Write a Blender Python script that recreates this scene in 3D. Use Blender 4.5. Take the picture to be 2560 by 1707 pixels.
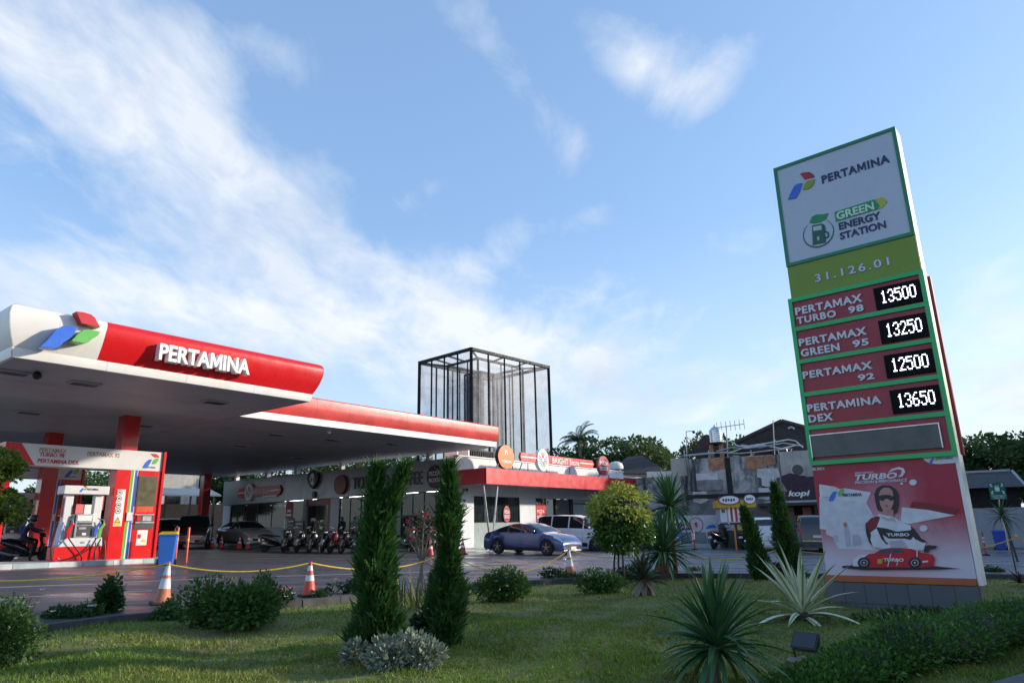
import bpy, bmesh, math, random
import numpy as np
from math import sin, cos, tan, pi, radians, degrees, sqrt, atan2, hypot, floor
from mathutils import Vector, Matrix, noise as mnoise

for _o in list(bpy.data.objects): bpy.data.objects.remove(_o)
SC = bpy.context.scene
COL = SC.collection
random.seed(7); RNG = np.random.default_rng(11)
def V(*a): return np.array(a, float)
Z = V(0, 0, 1)

# ------------------------------------------------------------------ camera
CX, CY, FPX = 1280.0, 853.5, 1706.67          # photograph pixels
PITCH, ROLL, EZ = radians(15.21), radians(-1.22), 1.45
_F = V(0, cos(PITCH), sin(PITCH)); _R0 = V(1, 0, 0); _U0 = np.cross(_R0, _F)
_R = _R0*cos(ROLL) + _U0*sin(ROLL); _U = -_R0*sin(ROLL) + _U0*cos(ROLL)
EYE = V(0, 0, EZ)
cam = bpy.data.cameras.new('camera'); cam.lens = 24; cam.sensor_width = 36
cam.clip_start = .1; cam.clip_end = 3000
camo = bpy.data.objects.new('camera', cam); COL.objects.link(camo)
_m = Matrix(((_R[0], _U[0], -_F[0], 0), (_R[1], _U[1], -_F[1], 0), (_R[2], _U[2], -_F[2], EZ), (0, 0, 0, 1)))
camo.matrix_world = _m
SC.camera = camo

# a pixel of the photograph gives a direction; distance comes from what the thing touches
def ray(x, y): return _R*(x-CX)/FPX - _U*(y-CY)/FPX + _F
GA, GB, GC = -.05, -.022, .008                 # the forecourt falls gently to the right
def gz(x, y): return GA + GB*x + GC*y
def G(px, py, dz=0):
    d = ray(px, py); t = (GA+dz-EZ)/(d[2]-GB*d[0]-GC*d[1]); return EYE + t*d
def HZ(px, py, z):
    d = ray(px, py); return EYE + d*(z-EZ)/d[2]
def DIST(px, py, D):
    d = ray(px, py); return EYE + d*D/hypot(d[0], d[1])
def dirn(px, py):
    d = ray(px, py); return d/np.linalg.norm(d)

# ------------------------------------------------------------------ light
SUN_AZ, SUN_EL = 80.0, 17.0                    # from the right, low
w = bpy.data.worlds.new('World'); SC.world = w; w.use_nodes = True
SC.view_settings.view_transform = 'Standard'; SC.view_settings.look = 'None'
SC.view_settings.exposure = 1.34; SC.view_settings.gamma = 1.0
SC.view_settings.use_curve_mapping = False

class NT:
    """small helper to write node graphs"""
    def __init__(s, tree): s.t = tree; s.n = tree.nodes; s.l = tree.links
    def node(s, typ, **kw):
        n = s.n.new(typ)
        for k, v in kw.items(): setattr(n, k, v)
        return n
    def put(s, sock, v):
        if hasattr(v, 'is_output'): s.l.new(v, sock)
        elif v is not None: sock.default_value = v
    def math(s, op, a, b=None, c=None, clamp=False):
        n = s.node('ShaderNodeMath', operation=op, use_clamp=clamp); s.put(n.inputs[0], a)
        if b is not None: s.put(n.inputs[1], b)
        if c is not None: s.put(n.inputs[2], c)
        return n.outputs[0]
    def vmath(s, op, a, b=None):
        n = s.node('ShaderNodeVectorMath', operation=op); s.put(n.inputs[0], a)
        if b is not None: s.put(n.inputs[1], b)
        return n.outputs['Value'] if op in ('DOT_PRODUCT', 'LENGTH') else n.outputs[0]
    def noise(s, vec, scale, detail=4, rough=.55, dist=0.0):
        n = s.node('ShaderNodeTexNoise'); s.put(n.inputs['Vector'], vec)
        n.inputs['Scale'].default_value = scale; n.inputs['Detail'].default_value = detail
        n.inputs['Roughness'].default_value = rough; n.inputs['Distortion'].default_value = dist
        return n.outputs[0]
    def ramp(s, fac, stops):
        n = s.node('ShaderNodeValToRGB'); s.put(n.inputs[0], fac)
        e = n.color_ramp.elements
        while len(e) < len(stops): e.new(.5)
        for i, (p, c) in enumerate(stops):
            e[i].position = p; e[i].color = c if len(c) == 4 else (*c, 1)
        return n.outputs[0]
    def maprange(s, v, a, b, c=0., d=1.):
        n = s.node('ShaderNodeMapRange'); s.put(n.inputs[0], v)
        for i, x in enumerate((a, b, c, d)): n.inputs[i+1].default_value = x
        return n.outputs[0]
    def mix(s, fac, a, b):
        n = s.node('ShaderNodeMix', data_type='RGBA'); s.put(n.inputs[0], fac)
        s.put(n.inputs[6], a if hasattr(a, 'is_output') else (*a[:3], 1)); s.put(n.inputs[7], b if hasattr(b, 'is_output') else (*b[:3], 1))
        return n.outputs[2]

def build_world():
    t = NT(w.node_tree); t.n.clear()
    sky = t.node('ShaderNodeTexSky', sky_type='NISHITA'); sky.sun_disc = False
    sky.sun_elevation = radians(SUN_EL); sky.sun_rotation = radians(SUN_AZ)
    sky.air_density = 1.0; sky.dust_density = .6; sky.ozone_density = 1.6; sky.altitude = 100
    gen = t.node('ShaderNodeTexCoord').outputs['Generated']
    dn = t.vmath('NORMALIZE', gen)
    sep = t.node('ShaderNodeSeparateXYZ'); t.put(sep.inputs[0], dn); dz = sep.outputs[2]
    # project directions on a flat cloud layer
    den = t.math('ADD', t.math('MAXIMUM', dz, 0.0), .16)
    cmb = t.node('ShaderNodeCombineXYZ')
    t.put(cmb.inputs[0], t.math('DIVIDE', sep.outputs[0], den)); t.put(cmb.inputs[1], t.math('DIVIDE', sep.outputs[1], den))
    mp = t.node('ShaderNodeMapping'); t.put(mp.inputs[0], cmb.outputs[0])
    mp.inputs['Rotation'].default_value = (0, 0, radians(-35)); mp.inputs['Scale'].default_value = (1.0, .55, 1)
    n1 = t.noise(mp.outputs[0], 2.2, 9, .60, .25)
    n2 = t.noise(mp.outputs[0], 7.0, 7, .62, .5)
    n3 = t.noise(cmb.outputs[0], .7, 3, .5)
    tex = t.math('ADD', t.math('MULTIPLY', n1, .95), t.math('MULTIPLY', n2, .62)); tex = t.math('SUBTRACT', tex, .29)
    # cloud banks: centre px, axis px, sigma along, across, weight
    banks = [((150, 60), (1, .6), 260, 130, .30), ((390, 330), (1, .95), 330, 105, .44), ((760, 600), (1, .72), 260, 85, .40),
             ((980, 740), (1, .35), 260, 80, .30), ((1290, 220), (.62, 1), 190, 52, .30), ((1430, 370), (.3, 1), 80, 40, .22),
             ((1610, 190), (1, .55), 100, 45, .34), ((1770, 215), (1, -.75), 130, 45, .34), ((1700, 130), (1, .1), 60, 60, .14), ((1220, 640), (1, -.75), 90, 45, .27), ((1400, 560), (1, -.2), 130, 25, .14),
             ((480, 780), (1, .1), 420, 85, .30), ((1000, 880), (1, .12), 420, 70, .26), ((1150, 560), (1, .3), 330, 90, .16), ((700, 130), (1, .5), 160, 40, .14), ((1900, 620), (1, .1), 300, 60, .12), ((1560, 950), (1, .1), 380, 100, .34), ((2350, 960), (1, 0), 160, 120, .22), ((60, 700), (1, .2), 220, 100, .25),
             ((1180, 330), (.9, 1), 140, 35, .12), ((2520, 860), (.3, 1), 150, 70, .33), ((1800, 380), (1, .25), 110, 30, .10),
             ((500, 120), (1, .8), 140, 45, .13), ((1100, 460), (1, -.5), 110, 22, .12)]
    acc = None
    for (c, ax, sa, sb, wt) in banks:
        d0 = dirn(*c); L = hypot(*ax)
        a = dirn(c[0]+ax[0]/L*10, c[1]+ax[1]/L*10)-d0; a /= np.linalg.norm(a)
        b = np.cross(d0, a); sA, sB = sa/1760., sb/1760.
        off = t.vmath('SUBTRACT', dn, tuple(d0))
        ea = t.math('POWER', t.math('ABSOLUTE', t.vmath('DOT_PRODUCT', off, tuple(a/sA))), 2.0)
        eb = t.math('POWER', t.math('ABSOLUTE', t.vmath('DOT_PRODUCT', off, tuple(b/sB))), 2.0)
        ec = t.math('POWER', t.math('ABSOLUTE', t.vmath('DOT_PRODUCT', off, tuple(d0/.9))), 2.0)
        g = t.math('EXPONENT', t.math('MULTIPLY', t.math('ADD', t.math('ADD', ea, eb), ec), -.5))
        g = t.math('MULTIPLY', g, wt)
        acc = g if acc is None else t.math('ADD', acc, g)
    acc = t.math('MINIMUM', acc, .5)
    base = t.math('MULTIPLY', t.math('SUBTRACT', n3, .5), .30)
    dens = t.math('ADD', t.math('ADD', tex, acc), base)
    cl = t.maprange(dens, .66, 1.08); cl = t.math('POWER', cl, 1.2)
    # greyer undersides where the layer is thick
    shade = t.maprange(t.noise(mp.outputs[0], 1.6, 5, .55), .42, .66)
    ccol = t.mix(shade, (3.65, 3.8, 4.0), (2.6, 2.95, 3.5))
    low = t.maprange(dz, .02, .42, 1., 0.); low = t.math('POWER', low, 1.45)
    hz = t.mix(t.math('MULTIPLY', low, .80), t.mix(.40, sky.outputs[0], (1.35, 2.35, 4.1)), (2.9, 3.28, 3.68))   # thin high haze
    col = t.mix(t.math('MULTIPLY', cl, .92), hz, ccol)
    bg = t.node('ShaderNodeBackground'); t.put(bg.inputs[0], col); bg.inputs[1].default_value = .105
    out = t.node('ShaderNodeOutputWorld'); t.l.new(bg.outputs[0], out.inputs[0])
build_world()

sun = bpy.data.lights.new('sun', 'SUN'); sun.energy = 2.05; sun.angle = radians(2.5); sun.color = (1, .90, .76)
suno = bpy.data.objects.new('sun', sun); COL.objects.link(suno)
_sd = Vector((sin(radians(SUN_AZ))*cos(radians(SUN_EL)), cos(radians(SUN_AZ))*cos(radians(SUN_EL)), sin(radians(SUN_EL))))
suno.rotation_euler = _sd.to_track_quat('Z', 'Y').to_euler(); suno.location = (30, 10, 20)

# ------------------------------------------------------------------ materials
MATS = {}
def mat(name, col, rough=.5, metal=0., var=.12, scale=2.5, bump=0., bscale=30., spec=.5, coat=0., emit=None, dirt=0., alpha=None, island=0., trans=0., streak=0.):
    if name in MATS: return MATS[name]
    m = bpy.data.materials.new(name); m.use_nodes = True; t = NT(m.node_tree); t.n.clear()
    out = t.node('ShaderNodeOutputMaterial'); p = t.node('ShaderNodeBsdfPrincipled')
    tc = t.node('ShaderNodeTexCoord').outputs['Object']
    c = tuple(col)
    cur = None
    if var:
        n = t.noise(tc, scale, 6, .6)
        lo = tuple(x*(1-var) for x in c); hi = tuple(min(1, x*(1+var)) for x in c)
        cur = t.mix(t.maprange(n, .3, .7), lo, hi)
    if dirt:
        n = t.noise(tc, scale*.7+.3, 8, .68, .3)
        cur = t.mix(t.math('MULTIPLY', t.maprange(n, .5, .72), dirt), cur or c, (.09, .08, .07))
    if streak:
        mp = t.node('ShaderNodeMapping'); t.put(mp.inputs[0], tc); mp.inputs['Scale'].default_value = (1, 1, .06)
        n = t.noise(mp.outputs[0], scale*3, 6, .65)
        cur = t.mix(t.math('MULTIPLY', t.maprange(n, .52, .75), streak), cur or c, (.10, .095, .09))
    if island:
        g = t.node('ShaderNodeNewGeometry').outputs['Random Per Island']
        lo = tuple(x*(1-island) for x in c); hi = tuple(min(1, x*(1+island)) for x in c)
        ic = t.mix(g, lo, hi)
        cur = ic if cur is None else t.mix(.5, cur, ic)
    t.put(p.inputs['Base Color'], cur if cur is not None else (*c, 1))
    rn = t.noise(tc, scale*2+1, 4, .5)
    t.put(p.inputs['Roughness'], t.maprange(rn, .3, .7, max(.02, rough*.85), min(1, rough*1.15)))
    p.inputs['Metallic'].default_value = metal
    p.inputs['Specular IOR Level'].default_value = spec
    if coat: p.inputs['Coat Weight'].default_value = coat; p.inputs['Coat Roughness'].default_value = .06
    if emit: p.inputs['Emission Color'].default_value = (*emit[:3], 1); p.inputs['Emission Strength'].default_value = emit[3]
    if bump:
        b = t.node('ShaderNodeBump'); b.inputs['Strength'].default_value = bump; b.inputs['Distance'].default_value = .01
        t.put(b.inputs['Height'], t.noise(tc, bscale, 4, .6)); t.l.new(b.outputs[0], p.inputs['Normal'])
    sh = p.outputs[0]
    if trans:
        tl = t.node('ShaderNodeBsdfTranslucent'); t.put(tl.inputs[0], cur if cur is not None else (*c, 1))
        mx = t.node('ShaderNodeMixShader'); mx.inputs[0].default_value = trans; t.l.new(sh, mx.inputs[1]); t.l.new(tl.outputs[0], mx.inputs[2]); sh = mx.outputs[0]
    if alpha is not None:
        tr = t.node('ShaderNodeBsdfTransparent'); mx = t.node('ShaderNodeMixShader'); mx.inputs[0].default_value = alpha
        t.l.new(tr.outputs[0], mx.inputs[1]); t.l.new(sh, mx.inputs[2]); sh = mx.outputs[0]
    t.l.new(sh, out.inputs[0]); MATS[name] = m
    return m
def leafmat(name, col, isl=.45, rough=.45, trans=.25, spec=.4): return mat(name, col, rough, 0, .35, 1.5, island=isl, trans=trans, spec=spec)

# ------------------------------------------------------------------ frames and mesh builder
class Fr:
    """upright plane: o origin, u to the right, v up, w out towards the viewer"""
    def __init__(s, o, u, n=None):
        s.o = np.array(o, float); s.u = np.array(u, float)/np.linalg.norm(u); s.v = Z
        s.n = V(s.u[1], -s.u[0], 0) if n is None else np.array(n, float)
    def p(s, u, v, w=0): return s.o + s.u*u + s.v*v + s.n*w
    def px(s, x, y, w=0):
        d = ray(x, y); t = np.dot(s.o + s.n*w - EYE, s.n)/np.dot(d, s.n); q = EYE + t*d - s.o
        return float(q @ s.u), float(q @ s.v)
    def box(s, x0, y0, x1, y1, w=0):
        """px rectangle (top-left, bottom-right) -> u0,u1,v0,v1 on the plane"""
        a = s.px(x0, (y0+y1)/2, w); b = s.px(x1, (y0+y1)/2, w); c = s.px((x0+x1)/2, y0, w); d = s.px((x0+x1)/2, y1, w)
        return a[0], b[0], d[1], c[1]
    def sh(s, u=0, v=0, w=0): return Fr(s.p(u, v, w), s.u, s.n)
LOC = Fr(V(0, 0, 0), V(1, 0, 0)); 
class Flat(Fr):
    """lying frame: u, v in the ground plane, w up"""
    def __init__(s, o, u, v, n): s.o, s.u, s.v, s.n = [np.array(a, float) for a in (o, u, v, n)]

OFF = {}
class MB:
    def __init__(s): s.v = []; s.f = []; s.mi = []
    def add(s, vs, fs, m=0):
        k = len(s.v); s.v += [tuple(map(float, p)) for p in vs]; s.f += [tuple(i+k for i in f) for f in fs]; s.mi += [m]*len(fs); return s
    def box(s, fr, u0, u1, v0, v1, w0, w1, m=0):
        P = [fr.p(u, v, q) for q in (w0, w1) for v in (v0, v1) for u in (u0, u1)]
        return s.add(P, [(0, 2, 3, 1), (4, 5, 7, 6), (0, 1, 5, 4), (2, 6, 7, 3), (0, 4, 6, 2), (1, 3, 7, 5)], m)
    def xyz(s, x0, x1, y0, y1, z0, z1, m=0):
        P = [(x, y, z) for z in (z0, z1) for y in (y0, y1) for x in (x0, x1)]
        return s.add(P, [(0, 2, 3, 1), (4, 5, 7, 6), (0, 1, 5, 4), (2, 6, 7, 3), (0, 4, 6, 2), (1, 3, 7, 5)], m)
    def poly(s, fr, pts, w0, w1, m=0):
        n = len(pts); P = [fr.p(a, b, w0) for a, b in pts]+[fr.p(a, b, w1) for a, b in pts]
        F = [tuple(range(n-1, -1, -1)), tuple(range(n, 2*n))]+[(i, (i+1) % n, n+(i+1) % n, n+i) for i in range(n)]
        return s.add(P, F, m)
    def beam(s, a, b, t, t2=None, up=Z, m=0):
        a, b = np.array(a, float), np.array(b, float); d = b-a; L = np.linalg.norm(d); d = d/L
        x = np.cross(d, up)
        if np.linalg.norm(x) < 1e-4: x = np.cross(d, V(0, 1, 0))
        x /= np.linalg.norm(x); y = np.cross(x, d); h, k = t/2, (t2 or t)/2
        P = [q+x*sx*h+y*sy*k for q in (a, b) for sy in (-1, 1) for sx in (-1, 1)]
        return s.add(P, [(0, 2, 3, 1), (4, 5, 7, 6), (0, 1, 5, 4), (2, 6, 7, 3), (0, 4, 6, 2), (1, 3, 7, 5)], m)
    def tube(s, path, r, n=8, cap=True, m=0):
        path = [np.array(p, float) for p in path]; k = len(path)
        rs = r if hasattr(r, '__len__') else [r]*k; V_ = []; ref = None
        for i, p in enumerate(path):
            d = path[min(i+1, k-1)]-path[max(i-1, 0)]; d = d/(np.linalg.norm(d)+1e-9)
            if ref is None:
                ref = np.cross(d, Z if abs(d[2]) < .9 else V(1, 0, 0))
            ref = ref-d*(ref@d); ref /= (np.linalg.norm(ref)+1e-9); y = np.cross(d, ref)
            V_ += [p+(ref*cos(2*pi*j/n)+y*sin(2*pi*j/n))*rs[i] for j in range(n)]
        F = [(i*n+j, i*n+(j+1) % n, (i+1)*n+(j+1) % n, (i+1)*n+j) for i in range(k-1) for j in range(n)]
        if cap: F += [tuple(range(n-1, -1, -1)), tuple((k-1)*n+j for j in range(n))]
        return s.add(V_, F, m)
    def lathe(s, prof, n=20, c=(0, 0, 0), ax=Z, m=0):
        c = np.array(c, float); ax = np.array(ax, float)/np.linalg.norm(ax)
        x = np.cross(ax, V(0, 1, 0) if abs(ax[1]) < .9 else V(1, 0, 0)); x /= np.linalg.norm(x); y = np.cross(ax, x)
        V_ = [c+ax*z+(x*cos(2*pi*j/n)+y*sin(2*pi*j/n))*max(r, 1e-4) for r, z in prof for j in range(n)]
        k = len(prof); F = [(i*n+j, i*n+(j+1) % n, (i+1)*n+(j+1) % n, (i+1)*n+j) for i in range(k-1) for j in range(n)]
        F += [tuple(range(n-1, -1, -1)), tuple((k-1)*n+j for j in range(n))]
        return s.add(V_, F, m)
    def ell(s, c, rx, ry, rz, nu=14, nv=8, m=0):
        prof = [(sin(pi*i/nv), -cos(pi*i/nv)) for i in range(nv+1)]
        V_ = [(c[0]+rx*r*cos(2*pi*j/nu), c[1]+ry*r*sin(2*pi*j/nu), c[2]+rz*z) for r, z in prof for j in range(nu)]
        F = [(i*nu+j, i*nu+(j+1) % nu, (i+1)*nu+(j+1) % nu, (i+1)*nu+j) for i in range(nv) for j in range(nu)]
        return s.add(V_, F, m)
    def mesh(s, off=(0, 0, 0), mats=(), smooth=False, bevel=0., name='m', weld=False):
        me = bpy.data.meshes.new(name)
        vv = np.array(s.v, float)-np.array(off, float)
        me.from_pydata(vv.tolist(), [], s.f)
        for m in mats: me.materials.append(m)
        if len(mats) > 1: me.polygons.foreach_set('material_index', s.mi)
        if bevel or weld:
            bm = bmesh.new(); bm.from_mesh(me)
            if weld: bmesh.ops.remove_doubles(bm, verts=bm.verts, dist=1e-4)
            if bevel:
                bm.normal_update()
                ed = [e for e in bm.edges if len(e.link_faces) == 2 and e.calc_face_angle(0) > .5]
                try: bmesh.ops.bevel(bm, geom=ed, offset=bevel, segments=2, affect='EDGES', profile=.6, clamp_overlap=True)
                except Exception: pass
            bm.to_mesh(me); bm.free()
        if smooth:
            me.polygons.foreach_set('use_smooth', [True]*len(me.polygons))
            try: me.set_sharp_from_angle(angle=radians(40))
            except Exception: pass
        me.validate(); me.update()
        return me
    def build(s, name, mats, parent=None, smooth=False, bevel=0., label=None, weld=False):
        if not isinstance(mats, (list, tuple)): mats = [mats]
        off = OFF.get(parent.name, V(0, 0, 0)) if parent is not None else V(0, 0, 0)
        me = s.mesh(off, mats, smooth, bevel, name, weld)
        return link(name, me, parent, label)
def link(name, me, parent=None, label=None):
    o = bpy.data.objects.new(name, me); COL.objects.link(o)
    if parent is not None: o.parent = parent; OFF[o.name] = OFF.get(parent.name, V(0, 0, 0))
    if label: o['label'] = label
    return o
def thing(name, label, cat, loc=(0, 0, 0), rotz=0., group=None, world=False):
    o = bpy.data.objects.new(name, None); COL.objects.link(o); o.empty_display_size = .2
    o.location = tuple(map(float, loc)); o.rotation_euler = (0, 0, rotz)
    if world: OFF[o.name] = np.array(loc, float)
    return tag(o, label, cat, group)
def tag(o, label=None, cat=None, group=None, kind=None):
    if label: o['label'] = label
    if cat: o['category'] = cat
    if group: o['group'] = group
    if kind: o['kind'] = kind
    return o
def solo(mb, name, mats, label, cat, loc, group=None, smooth=False, bevel=0., rotz=0., local=False):
    """a thing that is a single mesh"""
    me = mb.mesh((0, 0, 0) if local else loc, mats if isinstance(mats, (list, tuple)) else [mats], smooth, bevel, name)
    o = bpy.data.objects.new(name, me); COL.objects.link(o); o.location = tuple(map(float, loc)); o.rotation_euler = (0, 0, rotz)
    return tag(o, label, cat, group)
def kids(o): return [c for c in bpy.data.objects if c.parent == o]
def dup(root, loc, rotz=0., label=None, group=None, scale=None):
    def cp(o, par):
        c = o.copy(); COL.objects.link(c)
        if par is not None: c.parent = par
        for k in CH.get(o, []): cp(k, c)
        return c
    CH = {}
    for k in root.children_recursive: CH.setdefault(k.parent, []).append(k)
    r = cp(root, None); r.location = tuple(map(float, loc)); r.rotation_euler = (0, 0, rotz)
    if scale: r.scale = (scale,)*3 if not hasattr(scale, '__len__') else scale
    if label: r['label'] = label
    if group: r['group'] = group
    return r

# ------------------------------------------------------------------ lettering
_TC = {}
def text_mesh(s, bold, shear, spacing):
    k = (s, bold, shear, spacing)
    if k in _TC: return _TC[k]
    cu = bpy.data.curves.new('t', 'FONT'); cu.body = s; cu.size = 1; cu.offset = bold; cu.shear = shear; cu.extrude = .5
    cu.space_character = spacing; cu.resolution_u = 3; cu.space_line = .95
    ob = bpy.data.objects.new('t', cu)
    me = bpy.data.meshes.new_from_object(ob); bpy.data.objects.remove(ob)
    bm = bmesh.new(); bm.from_mesh(me); bmesh.ops.remove_doubles(bm, verts=bm.verts, dist=1e-5)
    vs = np.array([v.co for v in bm.verts]); fs = [tuple(v.index for v in f.verts) for f in bm.faces]; bm.free()
    _TC[k] = (vs, fs); return _TC[k]
def text(s, fr, box, w, mt, parent, name='lettering', depth=.012, bold=.012, shear=0., spacing=1.0, keep=None, split=False, label=None):
    """box = u0,u1,v0,v1; the words are fitted to it. keep='l','c','r': keep the letter proportions, fit by height"""
    vs, fs = text_mesh(s, bold, shear, spacing); u0, u1, v0, v1 = box
    lo, hi = vs.min(0), vs.max(0); sy = (v1-v0)/(hi[1]-lo[1]); sx = (u1-u0)/(hi[0]-lo[0])
    if keep:
        sx = sy; L = (hi[0]-lo[0])*sx; uu = {'l': u0, 'c': (u0+u1-L)/2, 'r': u1-L}[keep]
    else: uu = u0
    P = [fr.p(uu+(a-lo[0])*sx, v0+(b-lo[1])*sy, w+(c+.5)*depth) for a, b, c in vs]
    if not split:
        return MB().add(P, fs).build(name, mt, parent, label=label)
    par = list(range(len(vs)))
    def find(i):
        while par[i] != i: par[i] = par[par[i]]; i = par[i]
        return i
    for f in fs:
        for i in f[1:]: par[find(i)] = find(f[0])
    gr = {}
    for f in fs: gr.setdefault(find(f[0]), []).append(f)
    gl = sorted(gr.values(), key=lambda g: min(vs[i][0] for f in g for i in f)); ch = s.replace(' ', '')
    for k, g in enumerate(gl):
        if len(gl) == len(ch) and ch[k] == 'M':      # an open, wide-notched M
            ii = [i for f in g for i in f]; x0, x1, y0, y1 = min(vs[i][0] for i in ii), max(vs[i][0] for i in ii), min(vs[i][1] for i in ii), max(vs[i][1] for i in ii)
            mp_ = [(0, 0), (0, 1), (.23, 1), (.5, .45), (.77, 1), (1, 1), (1, 0), (.81, 0), (.81, .60), (.57, .14), (.43, .14), (.19, .60), (.19, 0)]
            q = [(uu+(x0+(x1-x0)*a-lo[0])*sx, v0+(y0+(y1-y0)*b-lo[1])*sy) for a, b in mp_]
            MB().poly(fr, q[::-1], w, w+depth).build(name, mt, parent); continue
        ids = sorted({i for f in g for i in f}); mp = {i: k for k, i in enumerate(ids)}
        MB().add([P[i] for i in ids], [tuple(mp[i] for i in f) for f in g]).build(name, mt, parent)

# directions of the station's two axes, from its vanishing points
Y1 = radians(37.9); D1 = V(sin(Y1), cos(Y1), 0); D2 = V(-cos(Y1), sin(Y1), 0)
DS = V(sin(radians(-49.1)), cos(radians(-49.1)), 0)

# ================================================================== THE SETTING
def asphalt():
    m = bpy.data.materials.new('wet_asphalt'); m.use_nodes = True; t = NT(m.node_tree); t.n.clear()
    out = t.node('ShaderNodeOutputMaterial'); p = t.node('ShaderNodeBsdfPrincipled')
    tc = t.node('ShaderNodeTexCoord').outputs['Object']
    mp = t.node('ShaderNodeMapping'); t.put(mp.inputs[0], tc); mp.inputs['Rotation'].default_value = (0, 0, radians(50)); mp.inputs['Scale'].default_value = (.22, 1, 1)
    a = t.noise(mp.outputs[0], .9, 8, .62, .4); b = t.noise(tc, 90, 3, .7); c = t.noise(tc, .35, 5, .6)
    col = t.mix(t.maprange(a, .35, .68), (.060, .060, .070), (.115, .115, .130))
    col = t.mix(t.math('MULTIPLY', t.maprange(c, .5, .7), .5), col, (.15, .145, .15))
    col = t.mix(t.math('MULTIPLY', t.maprange(b, .5, .8), .25), col, (.14, .14, .15))
    t.put(p.inputs['Base Color'], col)
    t.put(p.inputs['Roughness'], t.maprange(a, .36, .62, .62, .16))
    bp = t.node('ShaderNodeBump'); bp.inputs['Strength'].default_value = .16; bp.inputs['Distance'].default_value = .006
    t.put(bp.inputs['Height'], b); t.l.new(bp.outputs[0], p.inputs['Normal']); t.l.new(p.outputs[0], out.inputs[0])
    return m
M_ASPH = asphalt()
def soil_mat():
    m = bpy.data.materials.new('lawn_soil'); m.use_nodes = True; t = NT(m.node_tree); t.n.clear()
    out = t.node('ShaderNodeOutputMaterial'); p = t.node('ShaderNodeBsdfPrincipled'); tc = t.node('ShaderNodeTexCoord').outputs['Object']
    a = t.noise(tc, 1.3, 6, .65, .3); b = t.noise(tc, 14, 4, .6)
    c = t.mix(t.maprange(b, .3, .7), (.085, .095, .020), (.16, .17, .036)); c = t.mix(t.maprange(a, .52, .68), c, (.125, .085, .050))
    t.put(p.inputs['Base Color'], c); p.inputs['Roughness'].default_value = .95; t.l.new(p.outputs[0], out.inputs[0]); return m
M_SOIL = soil_mat()
M_EARTH = mat('earth', (.10, .095, .07), .95, 0, .3, .2)
M_KERB = mat('kerb_concrete', (.055, .055, .055), .85, 0, .35, 3, bump=.3, dirt=.5)
M_WPAINT = mat('road_paint', (.55, .55, .57), .55, 0, .25, 6, dirt=.35)

def grid_sheet(name, xs, ys, zf, m):
    vs = [(x, y, zf(x, y)) for y in ys for x in xs]; n = len(xs)
    fs = [(j*n+i, j*n+i+1, (j+1)*n+i+1, (j+1)*n+i) for j in range(len(ys)-1) for i in range(n-1)]
    o = MB().add(vs, fs).build(name, m, smooth=True); return tag(o, kind='structure')
def gclamp(x, y): return gz(min(max(x, -45), 55), min(max(y, -20), 95))
grid_sheet('ground', [-1500, -400, -120, -45, 0, 55, 140, 400, 1500], [-600, -60, -20, 0, 40, 95, 200, 600, 1800], lambda x, y: gclamp(x, y)-.45, M_EARTH)

# edge between the lawn and the forecourt, read off the photograph
KPX = [(0, 1575), (150, 1556), (300, 1538), (530, 1517), (750, 1500), (930, 1482), (1100, 1465), (1260, 1454), (1430, 1445), (1560, 1437), (1690, 1433), (1883, 1434), (2180, 1434), (2480, 1435), (2560, 1437)]
KP = [G(*q)[:2] for q in KPX]
KP = [V(-40, -16), V(-14, 1.0), V(-9.4, 6.6)]+KP+[V(19, 20.2), V(30, 17), V(60, 6)]
def kerb_y(x):
    return float(np.interp(x, [k[0] for k in KP], [k[1] for k in KP]))
DROP = .13
def lawn_z(x, y):
    x = np.asarray(x, float); y = np.asarray(y, float)
    b = .05*np.sin(x*.9+1.3)*np.sin(y*.7+.4)+.03*np.sin(x*2.1+y*1.3)+.018*np.sin(x*4.3-y*3.1+1.)
    hump = .16*np.exp(-((x-1.0)**2/1.6+(y-10.6)**2/1.2))+.10*np.exp(-((x-5.2)**2/2+(y-15.5)**2/3))
    ky = np.interp(x, [k[0] for k in KP], [k[1] for k in KP])
    fade = np.clip((ky-y)/1.2, 0, 1)
    return GA+GB*x+GC*y-DROP+(b+hump)*fade
# forecourt: a strip of quads from the lawn edge to far behind the buildings
mb = MB(); cols = KP; FR = [0, .02, .06, .12, .22, .4, .7, 1.]
vs = [(k[0], k[1]+(85-k[1])*f, gz(k[0], k[1]+(85-k[1])*f)) for k in cols for f in FR]; n = len(FR)
fs = [(i*n+j, (i+1)*n+j, (i+1)*n+j+1, i*n+j+1) for i in range(len(cols)-1) for j in range(n-1)]
lot = tag(mb.add(vs, fs).build('forecourt', M_ASPH), kind='structure')
# lawn sheet
xs = list(np.linspace(-14, 26, 120)); vs = []; fs = []; NJ = 60
for x in xs:
    ky = kerb_y(x)-.02
    for j in range(NJ):
        y = 2.0+(ky-2.0)*j/(NJ-1) if ky > 2.5 else 2.0+.4*j/(NJ-1)
        vs.append((x, y, float(lawn_z(x, y))))
fs = [(i*NJ+j, (i+1)*NJ+j, (i+1)*NJ+j+1, i*NJ+j+1) for i in range(len(xs)-1) for j in range(NJ-1)]
lawn = tag(MB().add(vs, fs).build('lawn', M_SOIL, smooth=True), kind='structure')
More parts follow.
